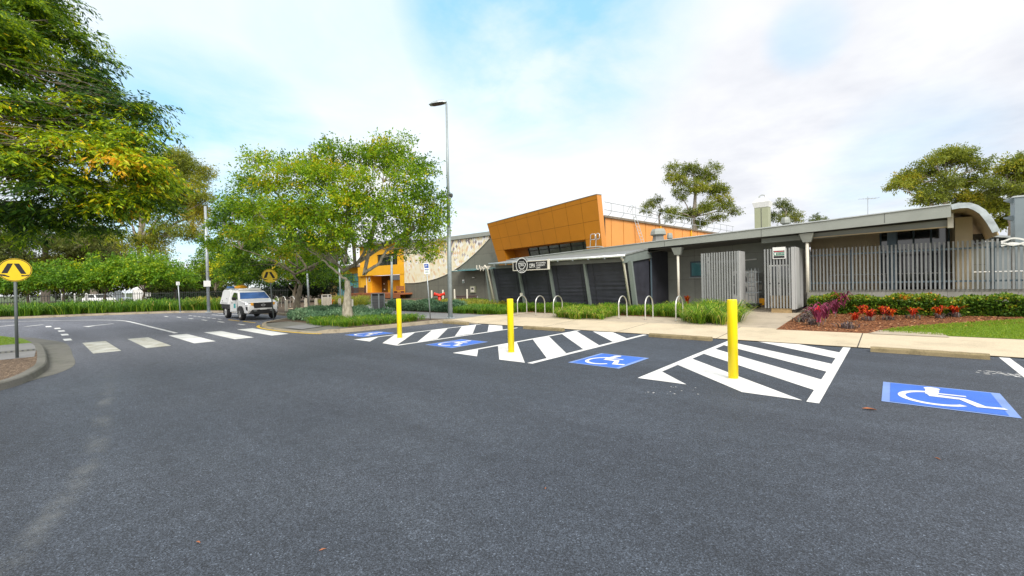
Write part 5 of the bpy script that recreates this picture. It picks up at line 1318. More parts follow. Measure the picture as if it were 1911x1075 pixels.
a = AY(882.5, 540, YG - .1); q = MB().box((a.x - .36, YG - .16, a.z - .33), (a.x + .36, YG - .003, a.z + .33), 0).box((a.x - .25, YG - .164, a.z - .25), (a.x + .25, YG - .161, a.z + .25), 1).box((a.x - .16, YG - .168, a.z - .04), (a.x + .16, YG - .165, a.z + .16), 2).build('meter_box', ['beige', 'offwhite', 'darkgrey'], hb_)
a = AY(884, 518, YG - .1); MB().box((a.x - .12, YG - .2, a.z - .04), (a.x + .12, YG - .003, a.z + .05)).build('security_light', 'white', hb_)
a = AY(889, 503.5, YG - 1.6); letters('Upper', .62, 'lettering', 'offwhite', hb_, (a.x, YG - 1.62, a.z), (1, 0, 0), (0, 0, 1), .03, fit=AY(915, 500, YG - 1.6).x - a.x)

# --- yellow building
YY = 30.4
yb = thing('yellow_building', 'bright yellow building with dark window strips and a red-brown timber deck', 'building', (-47, YY, 0))
x0, x1 = AY(672, 500, YY).x, XL - .02; X = lambda px: AY(px, 510, YY).x; Z = lambda px, py: AY(px, py, YY).z
zr = Z(715, 456)
za_, zb_, zc_, zd_ = Z(715, 513.5), Z(715, 496), Z(715, 474.5), Z(715, 553)
xr0, xr1 = X(690), X(750)
w = MB()
w.box((x0, YY, zb_), (x1, YY + .4, zc_)) if False else None
w.box((x0, YY - .35, za_), (x1, YY + .3, zb_))                      # projecting band
w.box((x0, YY, zb_), (X(704), YY + .3, zc_)).box((X(742), YY, zb_), (x1, YY + .3, zc_)).box((x0, YY, zc_), (x1, YY + .3, zr))
w.box((x0, YY, 0), (xr0, YY + .3, za_)).box((xr1, YY - .3, 0), (x1, YY + .3, za_))
w.build('wall', 'ywall', yb)
MB().box((x0 - .5, YY - .7, zr), (x1 + .1, YY + 10, zr + .25)).build('roof', 'roof', yb)
f = MB().box((X(704), YY + .12, zb_), (X(742), YY + .2, zc_)).build('window', 'glass', yb)
mb = MB(); [mb.box((X(p) - .04, YY + .07, zb_), (X(p) + .04, YY + .119, zc_)) for p in (707, 722, 737)]; mb.build('mullion', 'darkgrey', f)
r = MB(); r.box((xr0, YY + 1.6, 0), (xr1, YY + 1.8, za_)); r.box((xr0 - .02, YY + .31, 0), (xr0 + .1, YY + 1.6, za_)); r.box((AY(700, 530, YY + 1.2).x, YY + 1.2, 0), (AY(711, 530, YY + 1.6).x, YY + 1.6, za_))
r.build('recess_wall', 'ydeep', yb)
YD = YY + 1.5
d = MB().box((AY(712.5, 530, YD).x, YD - .02, .3), (AY(723, 530, YD).x, YD + .05, AY(718, 515, YD).z)).build('door', 'glass', yb)
q = AY(717, 530, YD); MB().box((q.x - .1, YD - .04, q.z - .05), (q.x + .12, YD - .025, q.z + .1)).box((q.x - .02, YD - .04, q.z - .8), (q.x + .24, YD - .025, q.z - .62)).build('notice', 'white', d)
MB().box((AY(723.5, 530, YD).x, YD - .02, AY(736, 522.5, YD).z), (AY(750, 530, YD).x, YD + .04, AY(736, 514, YD).z)).build('window', 'glass', yb)
MB().box((AY(723.5, 530, YD - .1).x, YD - .1, .2), (AY(750.5, 530, YD - .1).x, YD - .03, AY(736, 523, YD).z)).build('yellow_panel', 'ywall', yb)
q = AY(747, 539, YD - .12); MB().box((q.x - .2, YD - .13, q.z - .1), (q.x + .2, YD - .11, q.z + .1)).build('notice', 'white', yb)
MB().tube([(X(684.5), YY - .06, 0), (X(684.5), YY - .06, zb_ + 1.2)], .05, 8).build('downpipe', 'offwhite', yb)
q = AY(689, 521, YY - .03); MB().box((q.x - .22, YY - .03, q.z - .35), (q.x + .22, YY - .005, q.z + .35), 0).box((q.x - .16, YY - .034, q.z - .28), (q.x + .16, YY - .031, q.z - .0), 1).build('wall_sign', ['offwhite', 'darkgrey'], yb)
# left wing
xw0, xw1 = AY(598, 520, YY + 1).x, x0
MB().box((xw0, YY + 1.0, 0), (AY(627, 520, YY + 1).x, YY + 1.3, Z(640, 498))).build('wall', 'brownwall', yb)
MB().box((AY(627, 520, YY + 1).x, YY + 1.0, Z(640, 511)), (xw1, YY + 1.3, Z(640, 500))).box((AY(669, 520, YY + 1).x, YY + 1, 0), (xw1, YY + 1.3, Z(640, 511))).build('wall', 'ywall', yb)
MB().box((xw0 - .6, YY - .4, Z(640, 500)), (xw1 - .01, YY + 6, Z(640, 496))).build('roof', 'roof', yb)
f = MB().box((AY(627, 520, YY + 1).x, YY + 1.1, 0), (AY(669, 520, YY + 1).x, YY + 1.2, Z(640, 511))).build('window', 'tealglass', yb)
mb = MB(); [mb.box((AY(p, 520, YY + 1).x - .05, YY + 1.04, 0), (AY(p, 520, YY + 1).x + .05, YY + 1.099, Z(640, 511))) for p in (627.6, 638, 648, 658, 668)]
mb.box((AY(627, 520, YY + 1).x, YY + 1.03, Z(640, 527)), (AY(669, 520, YY + 1).x, YY + 1.039, Z(640, 525.5))); mb.build('mullion', 'darkgrey', f)
wd = MB(); p_ = AY(611, 530, YY + .99); wd.box((p_.x - .7, YY + .96, .3), (p_.x + .3, YY + .998, 2.2)); wd.build('window', 'glass', yb)
# deck and its bench
dk = MB(); a, b = AY(655, 563, 28.3), AY(737, 563, 28.3)
for k in range(4): dk.box((a.x, 28.3 - .02, .22 + .14 * k), (b.x + 1, 28.34, .34 + .14 * k))
dk.box((a.x, 28.34, .6), (b.x + 1, YY + 1.5, .78)); dk.build('deck', 'timber', yb)
t = thing('bench', 'red-brown timber bench beside the yellow panel on the deck', 'bench', AY(741, 560, 29.2)); a, b = AY(735.5, 556, 29.2), AY(750.5, 556, 29.2)
MB().box((a.x, 29.1, .95), (b.x, 29.5, 1.02)).build('seat', 'timber', t)
mb = MB(); [mb.box((a.x, 29.5, 1.1 + .16 * k), (b.x, 29.54, 1.24 + .16 * k)) for k in range(3)]; mb.build('backrest', 'timber', t)
for q in (a.x + .1, b.x - .1): MB().box((q - .04, 29.12, .78), (q + .04, 29.54, .95)).build('leg', 'darktimber', t)
# dark gate left of the door
t = thing('picket_gate', 'dark brown picket gate and fence left of the yellow building deck', 'gate', AY(668, 555, 29.3)); a, b = AY(657, 553, 29.3), AY(682, 553, 29.3); zt2 = AY(668, 536.5, 29.3).z
mb = MB(); n = 26
for k in range(n): x = a.x + (b.x - a.x) * k / (n - 1); mb.box((x - .03, 29.28, .78), (x + .03, 29.31, zt2))
mb.build('pickets', 'darktimber', t)
for q in (a.x, b.x): MB().box((q - .09, 29.22, .4), (q + .09, 29.38, zt2 + .25)).build('post', 'darktimber', t)
MB().box((a.x, 29.315, zt2 - .25), (b.x, 29.35, zt2 - .15)).box((a.x, 29.315, 1.0), (b.x, 29.35, 1.1)).build('rail', 'darktimber', t)

# --- slatted screens, fence and block wall
YFN = 21.0
fs_ = thing('slat_fence', 'long fence of upright grey slats on the block wall, right of the service enclosure', 'fence', (1, YFN, 1.08))
mb = MB(); x = -2.50
while x < 8.0: mb.box((x - .024, YFN, 1.075 + random.gauss(0, .003)), (x + .024, YFN + .028, (2.705 if x < 2.62 else 2.48) + random.gauss(0, .004))); x += .1125
mb.build('slats', 'slat', fs_)
for z_ in (1.35, 2.45): MB().box((-2.55, YFN + .031, z_ - .03), (8.0, YFN + .09, z_ + .03)).build('rail', 'bluepost', fs_)
for px in (1512, 1590, 1668, 1760, 1852): q = AY(px, 500, YFN + .15); MB().box((q.x - .05, YFN + .095, .9), (q.x + .05, YFN + .19, 2.62)).build('post', 'bluepost', fs_)
tag(MB().box((-2.62, YFN + .07, .15), (8.1, YFN + .26, 1.072)).build('block_wall', 'block'), 'low grey concrete block wall under the slatted fence, behind the hedge', 'wall')
a, b = AY(1548, 513.5, 22.4), AY(1910, 506, 22.4)
t = thing('handrail', 'thin white handrail glimpsed between the slats of the long fence', 'railing', a); MB().tube([a, b + (b - a) * .1], .022, 8).build('rail', 'white', t)
for k in range(4): q = a.lerp(b, k / 3); MB().cyl((q.x, q.y, .35), .02, q.z - .35, 8).build('post', 'white', t)
gs = thing('gate_screen', 'grey slatted screen standing left of the open service gateway', 'screen', (-5.4, 19.5, .25))
mb = MB()
for k in range(15): x = -6.17 + k * (1.40 / 14); w = .026 if k not in (0, 14) else .045; mb.box((x - w, 19.47, .27), (x + w, 19.50, 2.715 + .002 * k + random.gauss(0, .004)))
mb.build('slats', 'slat', gs)
MB().box((-6.2, 19.523, 2.3), (-4.72, 19.56, 2.37)).box((-6.2, 19.523, .6), (-4.72, 19.56, .67)).build('rail', 'slat', gs)
MB().box((-4.725, 19.48, .27), (-4.69, 20.32, 2.735)).build('side_panel', 'slatside', gs, bevel=.004)
MB().box((-6.22, 20.25, .2), (-6.14, 20.33, 2.6)).build('post', 'slat', gs)
se = thing('service_enclosure', 'grey slatted service enclosure with a solid side panel, joining the long fence', 'enclosure', (-3.3, 19.5, .25))
mb = MB()
for k in range(9):
    x = -3.79 + k * .1035
    mb.box((x - .025, 19.46, .42), (x + .025, 19.488, 2.735 + random.gauss(0, .004)))
mb.build('slats', 'slat', se)
MB().box((-2.91, 19.455, .38), (-2.80, 19.56, 2.765)).build('corner_post', 'slatside', se, bevel=.004)
MB().box((-2.795, 19.50, .40), (-2.76, 22.25, 2.765)).build('side_panel', 'slatside', se, bevel=.004)
MB().box((-3.85, 19.515, 2.2), (-2.95, 19.55, 2.28)).box((-3.85, 19.515, 1.35), (-2.95, 19.55, 1.42)).build('rail', 'darkgrey', se)
MB().box((-3.60, 19.50, .22), (-2.92, 19.60, .415)).build('kick_board', 'pine', se)
MB().box((-2.78, 19.6, .26), (-2.765, 22.2, .395)).build('base_shadow_strip', 'black', se)  # solid black strip standing in for the shade below the side panel
yq = 20.1; a, b = AY(1436, 495, yq), AY(1475, 573, yq)
dr = MB().box((a.x, yq, b.z), (b.x, yq + .04, b.z + .45)).build('lower_panel', 'pine', se)
MB().box((a.x, yq, b.z + .455), (b.x, yq + .04, a.z)).build('glass_panel', 'glass', se)
mb = MB()
for q in (a.x + .03, a.x + .48 * (b.x - a.x), b.x - .02): mb.box((q - .025, yq - .03, b.z + .455), (q + .025, yq - .003, a.z))
mb.box((a.x, yq - .034, a.z - .05), (b.x, yq - .031, a.z)); mb.build('door_frame', 'white', se)
MB().box((-3.85, 21.6, .3), (-2.8, 21.7, 2.6)).build('back_panel', 'soffit', se)
# notice on the enclosure
a, b = AY(1441.5, 462, 19.42), AY(1466, 482.5, 19.42)
sg = thing('security_notice', 'white and green security notice fixed high on the service enclosure slats', 'sign', ((a.x + b.x) / 2, 19.42, (a.z + b.z) / 2))
w, h = b.x - a.x, a.z - b.z
MB().box((a.x, 19.425, b.z), (b.x, 19.445, a.z)).build('board', 'white', sg, bevel=.004)
mb = MB(); r = lambda u0, u1, v0, v1, d, mi: mb.box((a.x + w * u0, 19.424 - d, b.z + h * v0), (a.x + w * u1, 19.4245, b.z + h * v1), mi)
r(.07, .93, .58, .70, .001, 0); r(.07, .93, .29, .55, .001, 1); r(.07, .93, .06, .26, .001, 0); r(.13, .86, .605, .675, .002, 2)
mb.build('printed_bands', ['black', 'green', 'maroon'], sg)
mb = MB(); sx, sz = a.x + w * .21, b.z + h * .42
mb.poly([(sx + w * p, 19.4225, sz + h * q) for p, q in ((-.08, .09), (.08, .09), (.07, -.02), (0, -.10), (-.07, -.02))]); mb.build('shield', 'white', sg)
letters('SECURITY', h * .15, 'lettering', 'white', sg, (a.x + w * .34, 19.4225, b.z + h * .37), (1, 0, 0), (0, 0, 1), .0005, 1, .9)
# things behind the gateway
a, b = AY(1386, 505.5, 22.1), AY(1413, 556, 22.1)
t = thing('air_conditioner', 'white twin-fan air conditioner standing against the wall behind the gateway', 'air conditioner', (a.x, 22.1, .35))
MB().box((a.x - .45, 22.05, .42), (b.x, 22.45, a.z)).build('casing', 'white', t, bevel=.02)
for z_ in (b.z + .38, a.z - .40): c = a.x - .12; MB().tube([(c, 22.045, z_), (c, 22.01, z_)], .30, 24).build('fan_guard', 'darkgrey', t)
mb = MB(); [mb.box((a.x + .25, 22.042, z_), (b.x - .05, 22.049, z_ + .012)) for z_ in np.linspace(b.z + .1, a.z - .1, 6)]; mb.build('casing_line', 'darkgrey', t)
t = thing('cage_trolley', 'bare steel cage trolley parked in front of the air conditioner', 'trolley', (-4.6, 20.9, .3))
a, b = AY(1390, 512, 20.9), AY(1416, 570, 20.9)
mb = MB()
for x in (a.x, (a.x + b.x) / 2, b.x - .12): mb.tube([(x, 20.9, .36), (x, 20.9, a.z + .25)], .014, 6).tube([(x, 21.5, .36), (x, 21.5, a.z + .25)], .014, 6)
for z_ in (a.z + .08, a.z - .35, a.z - .80): mb.tube([(a.x - .1, 20.9, z_), (b.x, 20.9, z_)], .016, 6).tube([(a.x - .1, 21.5, z_), (b.x, 21.5, z_)], .016, 6)
mb.build('cage', 'galv', t)
MB().box((a.x - .1, 20.88, .44), (b.x, 21.52, .49)).build('deck', 'darkgrey', t)
for x in (a.x, b.x - .1):
    for y_ in (20.95, 21.45): MB().tube([(x, y_ - .02, .37), (x, y_ + .02, .37)], .06, 12).build('castor', 'rubber', t)
a, b = AY(1416, 557, 21.6), AY(1428, 570, 21.6)
t = thing('mop_bucket', 'bright yellow mop bucket on the ground at the gateway', 'bucket', (a.x, 21.6, .35)); w = b.x - a.x
MB().hexa([(a.x + .03, 21.6, b.z), (b.x - .03, 21.6, b.z), (b.x - .03, 21.9, b.z), (a.x + .03, 21.9, b.z), (a.x, 21.57, a.z), (b.x, 21.57, a.z), (b.x, 21.93, a.z), (a.x, 21.93, a.z)]).build('bucket', 'amber', t, bevel=.015)
MB().tube([(a.x + .02, 21.75, a.z), (a.x + .05, 21.75, a.z + .12), (b.x - .05, 21.75, a.z + .12), (b.x - .02, 21.75, a.z)], .012, 6).build('handle', 'darkgrey', t)
# entry column with the white wave sign, far right
t = thing('entry_column', 'tall blue grey square column with short side brackets at the right edge', 'column', (3.6, 23, .3))
x0 = AY(1894, 450, 23).x; ztc = AY(1900, 368, 23).z
MB().box((x0, 23, .3), (x0 + .75, 23.75, ztc)).build('shaft', 'column', t, bevel=.01)
MB().box((x0 - .03, 22.97, ztc), (x0 + .78, 23.78, ztc + .05)).build('cap', 'flash', t)
for py in (375, 408): q = AY(1886, py, 23.3); MB().hexa([(q.x - .16, 23.2, q.z + .02), (x0, 23.2, q.z - .10), (x0, 23.4, q.z - .10), (q.x - .16, 23.4, q.z + .02), (q.x - .16, 23.2, q.z + .05), (x0, 23.2, q.z + .10), (x0, 23.4, q.z + .10), (q.x - .16, 23.4, q.z + .05)]).build('bracket', 'column', t)
zq = AY(1890, 452.5, 20.85).z
t = thing('wave_sign', 'white interlaced wave-line emblem fixed along the top of the slatted fence', 'sign', (3.2, 20.85, zq))
for ph, am, dz in ((0, .085, .05), (math.pi, .075, .0), (.25, .07, -.085)):
    P = [(2.62 + .05 * k, 20.9 - .02 * (ph > 1), zq + dz + am * math.sin(ph + k * .05 * 2 * math.pi / 1.05) * min(1, k / 4)) for k in range(90)]
    mb = MB()
    for p, q in zip(P[:-1], P[1:]): mb.bar(p, q, .03, .052, side=(0, 1, 0)) if False else mb.bar(p, q, .03, .052)
    mb.build('strand', 'white', t)
t = thing('shed', 'small blue grey outbuilding with a white roof edge behind the end of the fence', 'building', (3.2, 27, .3))
MB().box((2.9, 27, .3), (4.6, 30, 2.9)).build('wall', 'column', t); MB().hexa([(2.7, 26.7, 3.15), (4.8, 26.7, 2.8), (4.8, 30, 2.8), (2.7, 30, 3.15), (2.7, 26.7, 3.23), (4.8, 26.7, 2.88), (4.8, 30, 2.88), (2.7, 30, 3.23)]).build('roof', 'flash', t)

# ================================================================== PLANTS
zr_ = lambda x, y: zs(y)
zl_ = lambda x, y: .13
def mound(poly, n, zf, hgt=0.0):
    P = in_poly(poly, n, zf)
    return P
def clumps_of(poly, ncl, per, zf, spread=.10):
    out = []
    for x, y, z in in_poly(poly, ncl, zf):
        hs = random.uniform(.62, 1.12) * (1 + .18 * math.sin(x * 2.3 + y) * math.sin(y * 1.9))
        for _ in range(per):
            a, q = random.uniform(0, 2 * math.pi), abs(random.gauss(0, spread))
            dx, dy = q * math.cos(a), q * math.sin(a); out.append((x + dx, y + dy, zf(x + dx, y + dy), a, hs))
    return out
def XY(px, s=True): return [((Gs(a, b) if s else G(a, b, .13)).x, (Gs(a, b) if s else G(a, b, .13)).y) for a, b in px]
pA = [(-5.62, 15.25), (-4.9, 15.2), (-4.15, 15.3), (-3.95, 16.4), (-4.2, 17.6), (-4.75, 18.7), (-6.2, 18.9), (-6.6, 17.2), (-5.75, 16.6)]
blades('grass_clump', clumps_of(pA, 95, 75, zr_), .36, .58, .018, 'grass', arch=1.0, label='large arching strap-leaf grass clump behind the nearest yellow bollard', cat='grass', kind='stuff', vmean=.56, vsd=.24)
pB = [(-11.1, 15.15), (-9.9, 15.1), (-8.75, 15.35), (-8.55, 16.6), (-9.2, 17.2), (-10.8, 17.2)]
blades('grass_clump', clumps_of(pB, 75, 70, zr_), .30, .46, .018, 'grass', arch=1.0, label='middle strap-leaf grass clump between the two sets of bicycle hoops', cat='grass', kind='stuff', vmean=.60, vsd=.24)
pC = [(-9.2, 17.0), (-5.4, 17.0), (-5.4, 18.2), (-8.7, 18.3)]
blades('grass_strip', clumps_of(pC, 110, 45, zr_), .28, .44, .017, 'grass', arch=0.95, label='strip of strap-leaf grass below the black end blind', cat='grass', kind='stuff', vmean=.48)
pD = [(-14.3, 16.95), (-11.0, 16.95), (-9.2, 17.3), (-9.2, 18.1), (-14.5, 18.1)]
blades('grass_strip', clumps_of(pD, 120, 45, zr_), .28, .42, .017, 'grass', arch=0.95, label='strip of strap-leaf grass behind the left set of bicycle hoops', cat='grass', kind='stuff', vmean=.45)
pE = [(-17.3, 15.1), (-14.1, 15.2), (-14.0, 16.9), (-14.3, 18.0), (-17.5, 18.0), (-18.2, 16.0)]
blades('grass_strip', clumps_of(pE, 190, 50, lambda x, y: max(.13, zs(y) if x > -14.6 else .13)), .28, .44, .018, 'grass', arch=0.95, label='dense green grass bed left of the bicycle hoops, behind the street lamp', cat='grass', kind='stuff', vmean=.42)
blades('tufted_grass', clumps_of([(-22.5, 17.2), (-17.0, 16.9), (-16.6, 19.6), (-22.5, 20.6)], 110, 70, zl_, .12), .34, .54, .018, 'ygrass', arch=0.8, label='mounds of yellow-green grass in front of the grey hall', cat='grass', kind='stuff')
def carpet(name, poly, n, zf, hgt, mt, label, leaf=.10, **kw):
    P = np.array(in_poly(poly, n, zf)); k = len(P)
    P = np.repeat(P, 12, 0); m_ = len(P)
    hh = hgt * (0.55 + .45 * np.sin(P[:, 0] * 2.1 + 1) * np.sin(P[:, 1] * 1.7)) + hgt * .35
    P = P + np.stack([rng.normal(0, .09, m_), rng.normal(0, .09, m_), rng.random(m_) ** .6 * hh], 1)
    D = unit(rng.normal(size=(m_, 3)) * .7 + np.array([0, 0, .7])); S = unit(np.cross(D, rng.normal(size=(m_, 3))))
    L = leaf * rng.uniform(.7, 1.4, m_)
    tone = .45 + .25 * np.sin(P[:, 0] * 1.3) * np.cos(P[:, 1] * 1.9)
    o = quads_object(name, P, D, S, L, L * .35, np.clip(tone + rng.normal(0, .16, m_), 0, 1), mt)
    return tag(o, label, 'ground cover', None, 'stuff')
carpet('ground_cover', [(-20.9, 8.5), (-22.6, 8.9), (-24.3, 10.3), (-23.6, 11.9), (-19.5, 11.7), (-17.2, 11.3), (-18.0, 9.7), (-19.6, 8.6)], 4200, zl_, .42, 'juniper', 'blue-green ground cover around the two island tree trunks')
blades('grass_bed', clumps_of([(-19.6, 8.5), (-17.9, 8.0), (-15.9, 8.1), (-15.25, 8.9), (-15.2, 10.6), (-15.6, 11.9), (-17.3, 11.0), (-18.3, 9.6)], 170, 55, zl_), .18, .32, .014, 'grass', arch=1.0, label='low green grass bed on the kerbed island below the pale tree trunk', cat='grass', kind='stuff', vmean=.45)
carpet('ground_cover', [(-23.8, 15.2), (-20.0, 15.1), (-17.4, 15.2), (-18.1, 16.6), (-21.0, 17.6), (-24.6, 17.6)], 3600, zl_, .48, 'juniper', 'blue-green juniper bed right of the grey bin, along the path')
carpet('ground_cover', [(-27.0, 15.2), (-24.9, 19), (-24.0, 22), (-20, 23), (-20, 21), (-23.5, 18)], 1500, zl_, .35, 'leaf_mid', 'small green shrubs between the grey bin and the deck')
blades('tufted_grass', clumps_of([(-34, 15.6), (-30, 16.8), (-33, 19.5), (-38, 19)], 90, 50, zl_, .12), .5, .8, .02, 'ygrass', arch=0.8, label='reddish-green grasses behind the white bin', cat='grass', kind='stuff', vmean=.35)
farbed = [(-36.5, 10.5), (-39, 9.4), (-41.4, 8.2), (-44.0, 4.8), (-45.6, 1.0), (-47, -1.6), (-50, -8), (-54, -8), (-51, -1), (-48, 5.5), (-43, 11), (-38, 14)]
blades('strap_plants', clumps_of(farbed, 620, 34, zl_, .16), .55, .95, .035, 'grass', arch=0.8, label='long bed of strappy green plants along the far kerb', cat='ground cover', kind='stuff', vmean=.34, vsd=.22)
blades('tufted_grass', clumps_of([(-42.2, 8.2), (-38.8, 9.9), (-36.3, 10.7), (-37.5, 12.5), (-42.5, 10.2)], 110, 36, zl_, .14), .6, .95, .03, 'ygrass', arch=.8, label='dry tan grasses along the far kerb, left of the distant lamp post', cat='grass', kind='stuff', vmean=.5)
# turf blades on the right lawn
def turf(poly, n, zf, label):
    P = np.array(in_poly(poly, n, zf)); blades('turf', P, .025, .05, .007, 'turf', label, 'grass', kind='stuff', arch=.5)
turf([(p[0], p[1]) for p in lawnpts[:4]] + [(6, 19.6), (6, 14.98), (.95, 14.98)], 30000, lambda x, y: zs(y) + .008, 'short bright lawn grass right of the mulch bed')
turf([(-20.6, 0.04), (-22.9, -.08), (-25, -.5), (-28.4, -2.1), (-28, -4), (-20.5, -4)], 9000, lambda x, y: .134, 'short lawn grass on the near-left traffic island')
# clipped hedges
def hedge(x0, x1, y0, y1, h, n, label, vm=.45):
    t = thing('hedge', label, 'hedge', ((x0 + x1) / 2, y0, zs(y0)))
    zb = zs(y0)
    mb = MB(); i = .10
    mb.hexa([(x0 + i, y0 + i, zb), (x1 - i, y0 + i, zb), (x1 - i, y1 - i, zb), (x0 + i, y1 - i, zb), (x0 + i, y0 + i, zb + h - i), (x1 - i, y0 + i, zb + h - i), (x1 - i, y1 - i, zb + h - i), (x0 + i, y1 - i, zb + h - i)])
    mb.build('inner_twigs', M['leaf_shadow'], t)
    m_ = n; u = rng.random(m_)
    face = rng.choice(4, m_, p=[.48, .40, .06, .06])
    a = rng.random(m_); b = rng.random(m_)
    x = x0 + (x1 - x0) * a; y = y0 + (y1 - y0) * b; z = zb + h * b
    P = np.where((face == 0)[:, None], np.stack([x, np.full(m_, y0), z], 1), np.where((face == 1)[:, None], np.stack([x, y, np.full(m_, zb + h)], 1),
        np.where((face == 2)[:, None], np.stack([np.full(m_, x0), y0 + (y1 - y0) * a, z], 1), np.stack([np.full(m_, x1), y0 + (y1 - y0) * a, z], 1))))
    nrm = np.array([[0, -1, 0], [0, 0, 1], [-1, 0, 0], [1, 0, 0.]])[face]
    wav = .05 * np.sin(P[:, 0] * 3.1) + .04 * np.sin(P[:, 0] * 7.3 + 1)
    P[:, 2] += wav * (P[:, 2] - zb) / h
    P = P + nrm * rng.normal(0, .026, m_)[:, None] + rng.normal(0, .02, (m_, 3))
    D = unit(nrm * .55 + rng.normal(size=(m_, 3)) * .7 + np.array([0, 0, .15])); S = unit(np.cross(D, rng.normal(size=(m_, 3)) * .5 + nrm[:, [1, 2, 0]]))
    L = .085 * rng.uniform(.6, 1.3, m_)
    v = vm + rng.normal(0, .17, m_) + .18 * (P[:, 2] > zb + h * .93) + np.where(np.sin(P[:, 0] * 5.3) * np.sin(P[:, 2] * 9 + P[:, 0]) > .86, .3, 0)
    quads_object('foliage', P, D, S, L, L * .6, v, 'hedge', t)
hedge(-2.35, 1.62, 19.55, 20.5, .55, 15000, 'long clipped green hedge with orange tips below the block wall')
hedge(1.68, 8.0, 19.85, 20.7, .52, 20000, 'darker clipped hedge at the right edge, right of the longer hedge', .36)
# red and purple bedding plants
def rosette(name, label, px, py, h, spread, n, mt, wid, vm=.5, group=None, low=None):
    b = Gs(px, py, .01)
    t = thing(name, label, 'plant', b, 0, group)
    pts = [(b.x + random.gauss(0, .035), b.y + random.gauss(0, .035), b.z + h * random.uniform(.15, .45)) for _ in range(n)]
    MB().tube([b, b + Vector((.01, 0, h * .5))], [.016, .010], 6).build('stem', 'bark2', t)
    blades('leaves', pts, h * .45, h * .75, wid, mt, parent=t, arch=spread, vmean=vm, vsd=.25)
    if low:
        pts = [(b.x + random.gauss(0, .09), b.y - .12 + random.gauss(0, .06), b.z) for _ in range(26)]
        blades('lower_leaves', pts, .08, .17, .03, 'lowdark', parent=t, arch=.8)
q4 = lambda a, b: (1490 + a / 4.539, 540 + b / 4.539)
for a, b, h, lb in ((172, 312, .66, 'magenta-red leaved cordyline nearest the footpath in the mulch bed'), (228, 275, .60, 'purple cordyline just right of the magenta-red one'), (312, 232, .56, 'slim purple cordyline against the left end of the hedge'), (380, 205, .78, 'tallest purple cordyline, standing in front of the long hedge')):
    rosette('cordyline', lb, *q4(a, b), h, .8, 30, 'cordyline', .055, .72 if a < 200 else .42, 'cordylines in the mulch bed')
for a, b, h, low, lb in ((480, 278, .42, 0, 'red croton nearest the footpath, left of the croton pair'), (548, 222, .48, 0, 'bright orange-red croton close to the hedge, above the small pair'), (600, 262, .46, 1, 'dark red croton with grey lower leaves, right of the bright orange-red one'), (718, 222, .42, 0, 'orange-red croton tucked behind the bushiest one'), (778, 258, .55, 1, 'bushiest red-orange croton in the middle of the bed'),
        (978, 205, .36, 0, 'small orange croton touching the hedge face'), (972, 245, .44, 1, 'orange and cream croton alone in the right half of the bed'), (1192, 240, .46, 1, 'dark maroon croton beside the lawn edge'), (1335, 232, .48, 1, 'red croton near the right end of the long hedge'), (1478, 205, .55, 1, 'rightmost orange croton where the two hedges meet')):
    rosette('croton', lb, *q4(a, b), h * .76, 1.05, 28, 'croton', .045, .42, 'red and orange crotons in the mulch bed', low)
for a, b, lb in ((15, 275, 'low grey-purple plant at the gateway end of the mulch bed'), (62, 250, 'low grey-purple plant second from the gateway corner'), (105, 222, 'low grey-purple plant by the foot of the block wall'), (430, 330, 'low grey-purple plant nearest the lawn pit lid'), (130, 300, 'low purple plant at the foot of the magenta cordyline')):
    bq = Gs(*q4(a, b), .005); pts = [(bq.x + random.gauss(0, .10), bq.y + random.gauss(0, .08), bq.z) for _ in range(45)]
    blades('low_plant', pts, .10, .22, .032, 'lowdark', lb, 'plant', arch=1.4, group='low grey-purple plants in the mulch bed')
q = Gs(1285, 566, 0); rosette('bromeliad', 'rusty orange bromeliad between the grass clump and the dark wall', 1283, 571, .5, .6, 26, 'croton', .06, .75)
q = G(616, 573, .13); rosette('bromeliad', 'small orange-leaved plant just right of the white bin', 618, 573, .6, .7, 26, 'croton', .07, .85)

# ================================================================== TREES
def C(px, py, depth, r): return (tuple(AD(px, py, depth)), r)
# pale-barked tree on the island
b = G(649, 600, .13); d0 = (b - CP).dot(fwd)
S_ = d0 / F
cl = []
for px, py, r_, dd in [(470, 395, 38, 0), (445, 430, 26, .2), (500, 345, 38, -.6), (455, 330, 26, .8), (475, 300, 24, .3), (540, 310, 36, 0), (560, 355, 44, -1.2), (585, 290, 32, .3), (600, 335, 40, -.9), (640, 300, 36, .2), (655, 345, 42, -1), (690, 305, 36, .2), (720, 285, 28, .6), (745, 262, 20, .3), (750, 300, 34, .4), (785, 320, 30, 0), (740, 350, 42, -.8), (790, 365, 34, -.3), (820, 385, 22, 0), (700, 395, 42, -1.2), (640, 395, 42, -1.4), (585, 400, 42, -1.2), (535, 395, 40, -.9), (510, 435, 38, -.4), (560, 440, 38, -1), (615, 430, 30, -1.5), (765, 405, 38, -.5), (800, 430, 32, 0), (770, 450, 26, .2), (812, 462, 20, .2), (735, 435, 24, -.9), (480, 440, 30, .4), (665, 430, 24, -1.5), (440, 375, 20, .5), (620, 468, 18, -.4), (690, 452, 20, -.8), (742, 466, 20, .2), (580, 466, 26, .6), (535, 470, 24, 1), (640, 455, 18, -1.2), (795, 470, 18, .4)]:
    cl.append(C(px, py, d0 + dd, r_ * S_ * .98))
fk = [AD(648, 560, d0), AD(648, 524, d0)]
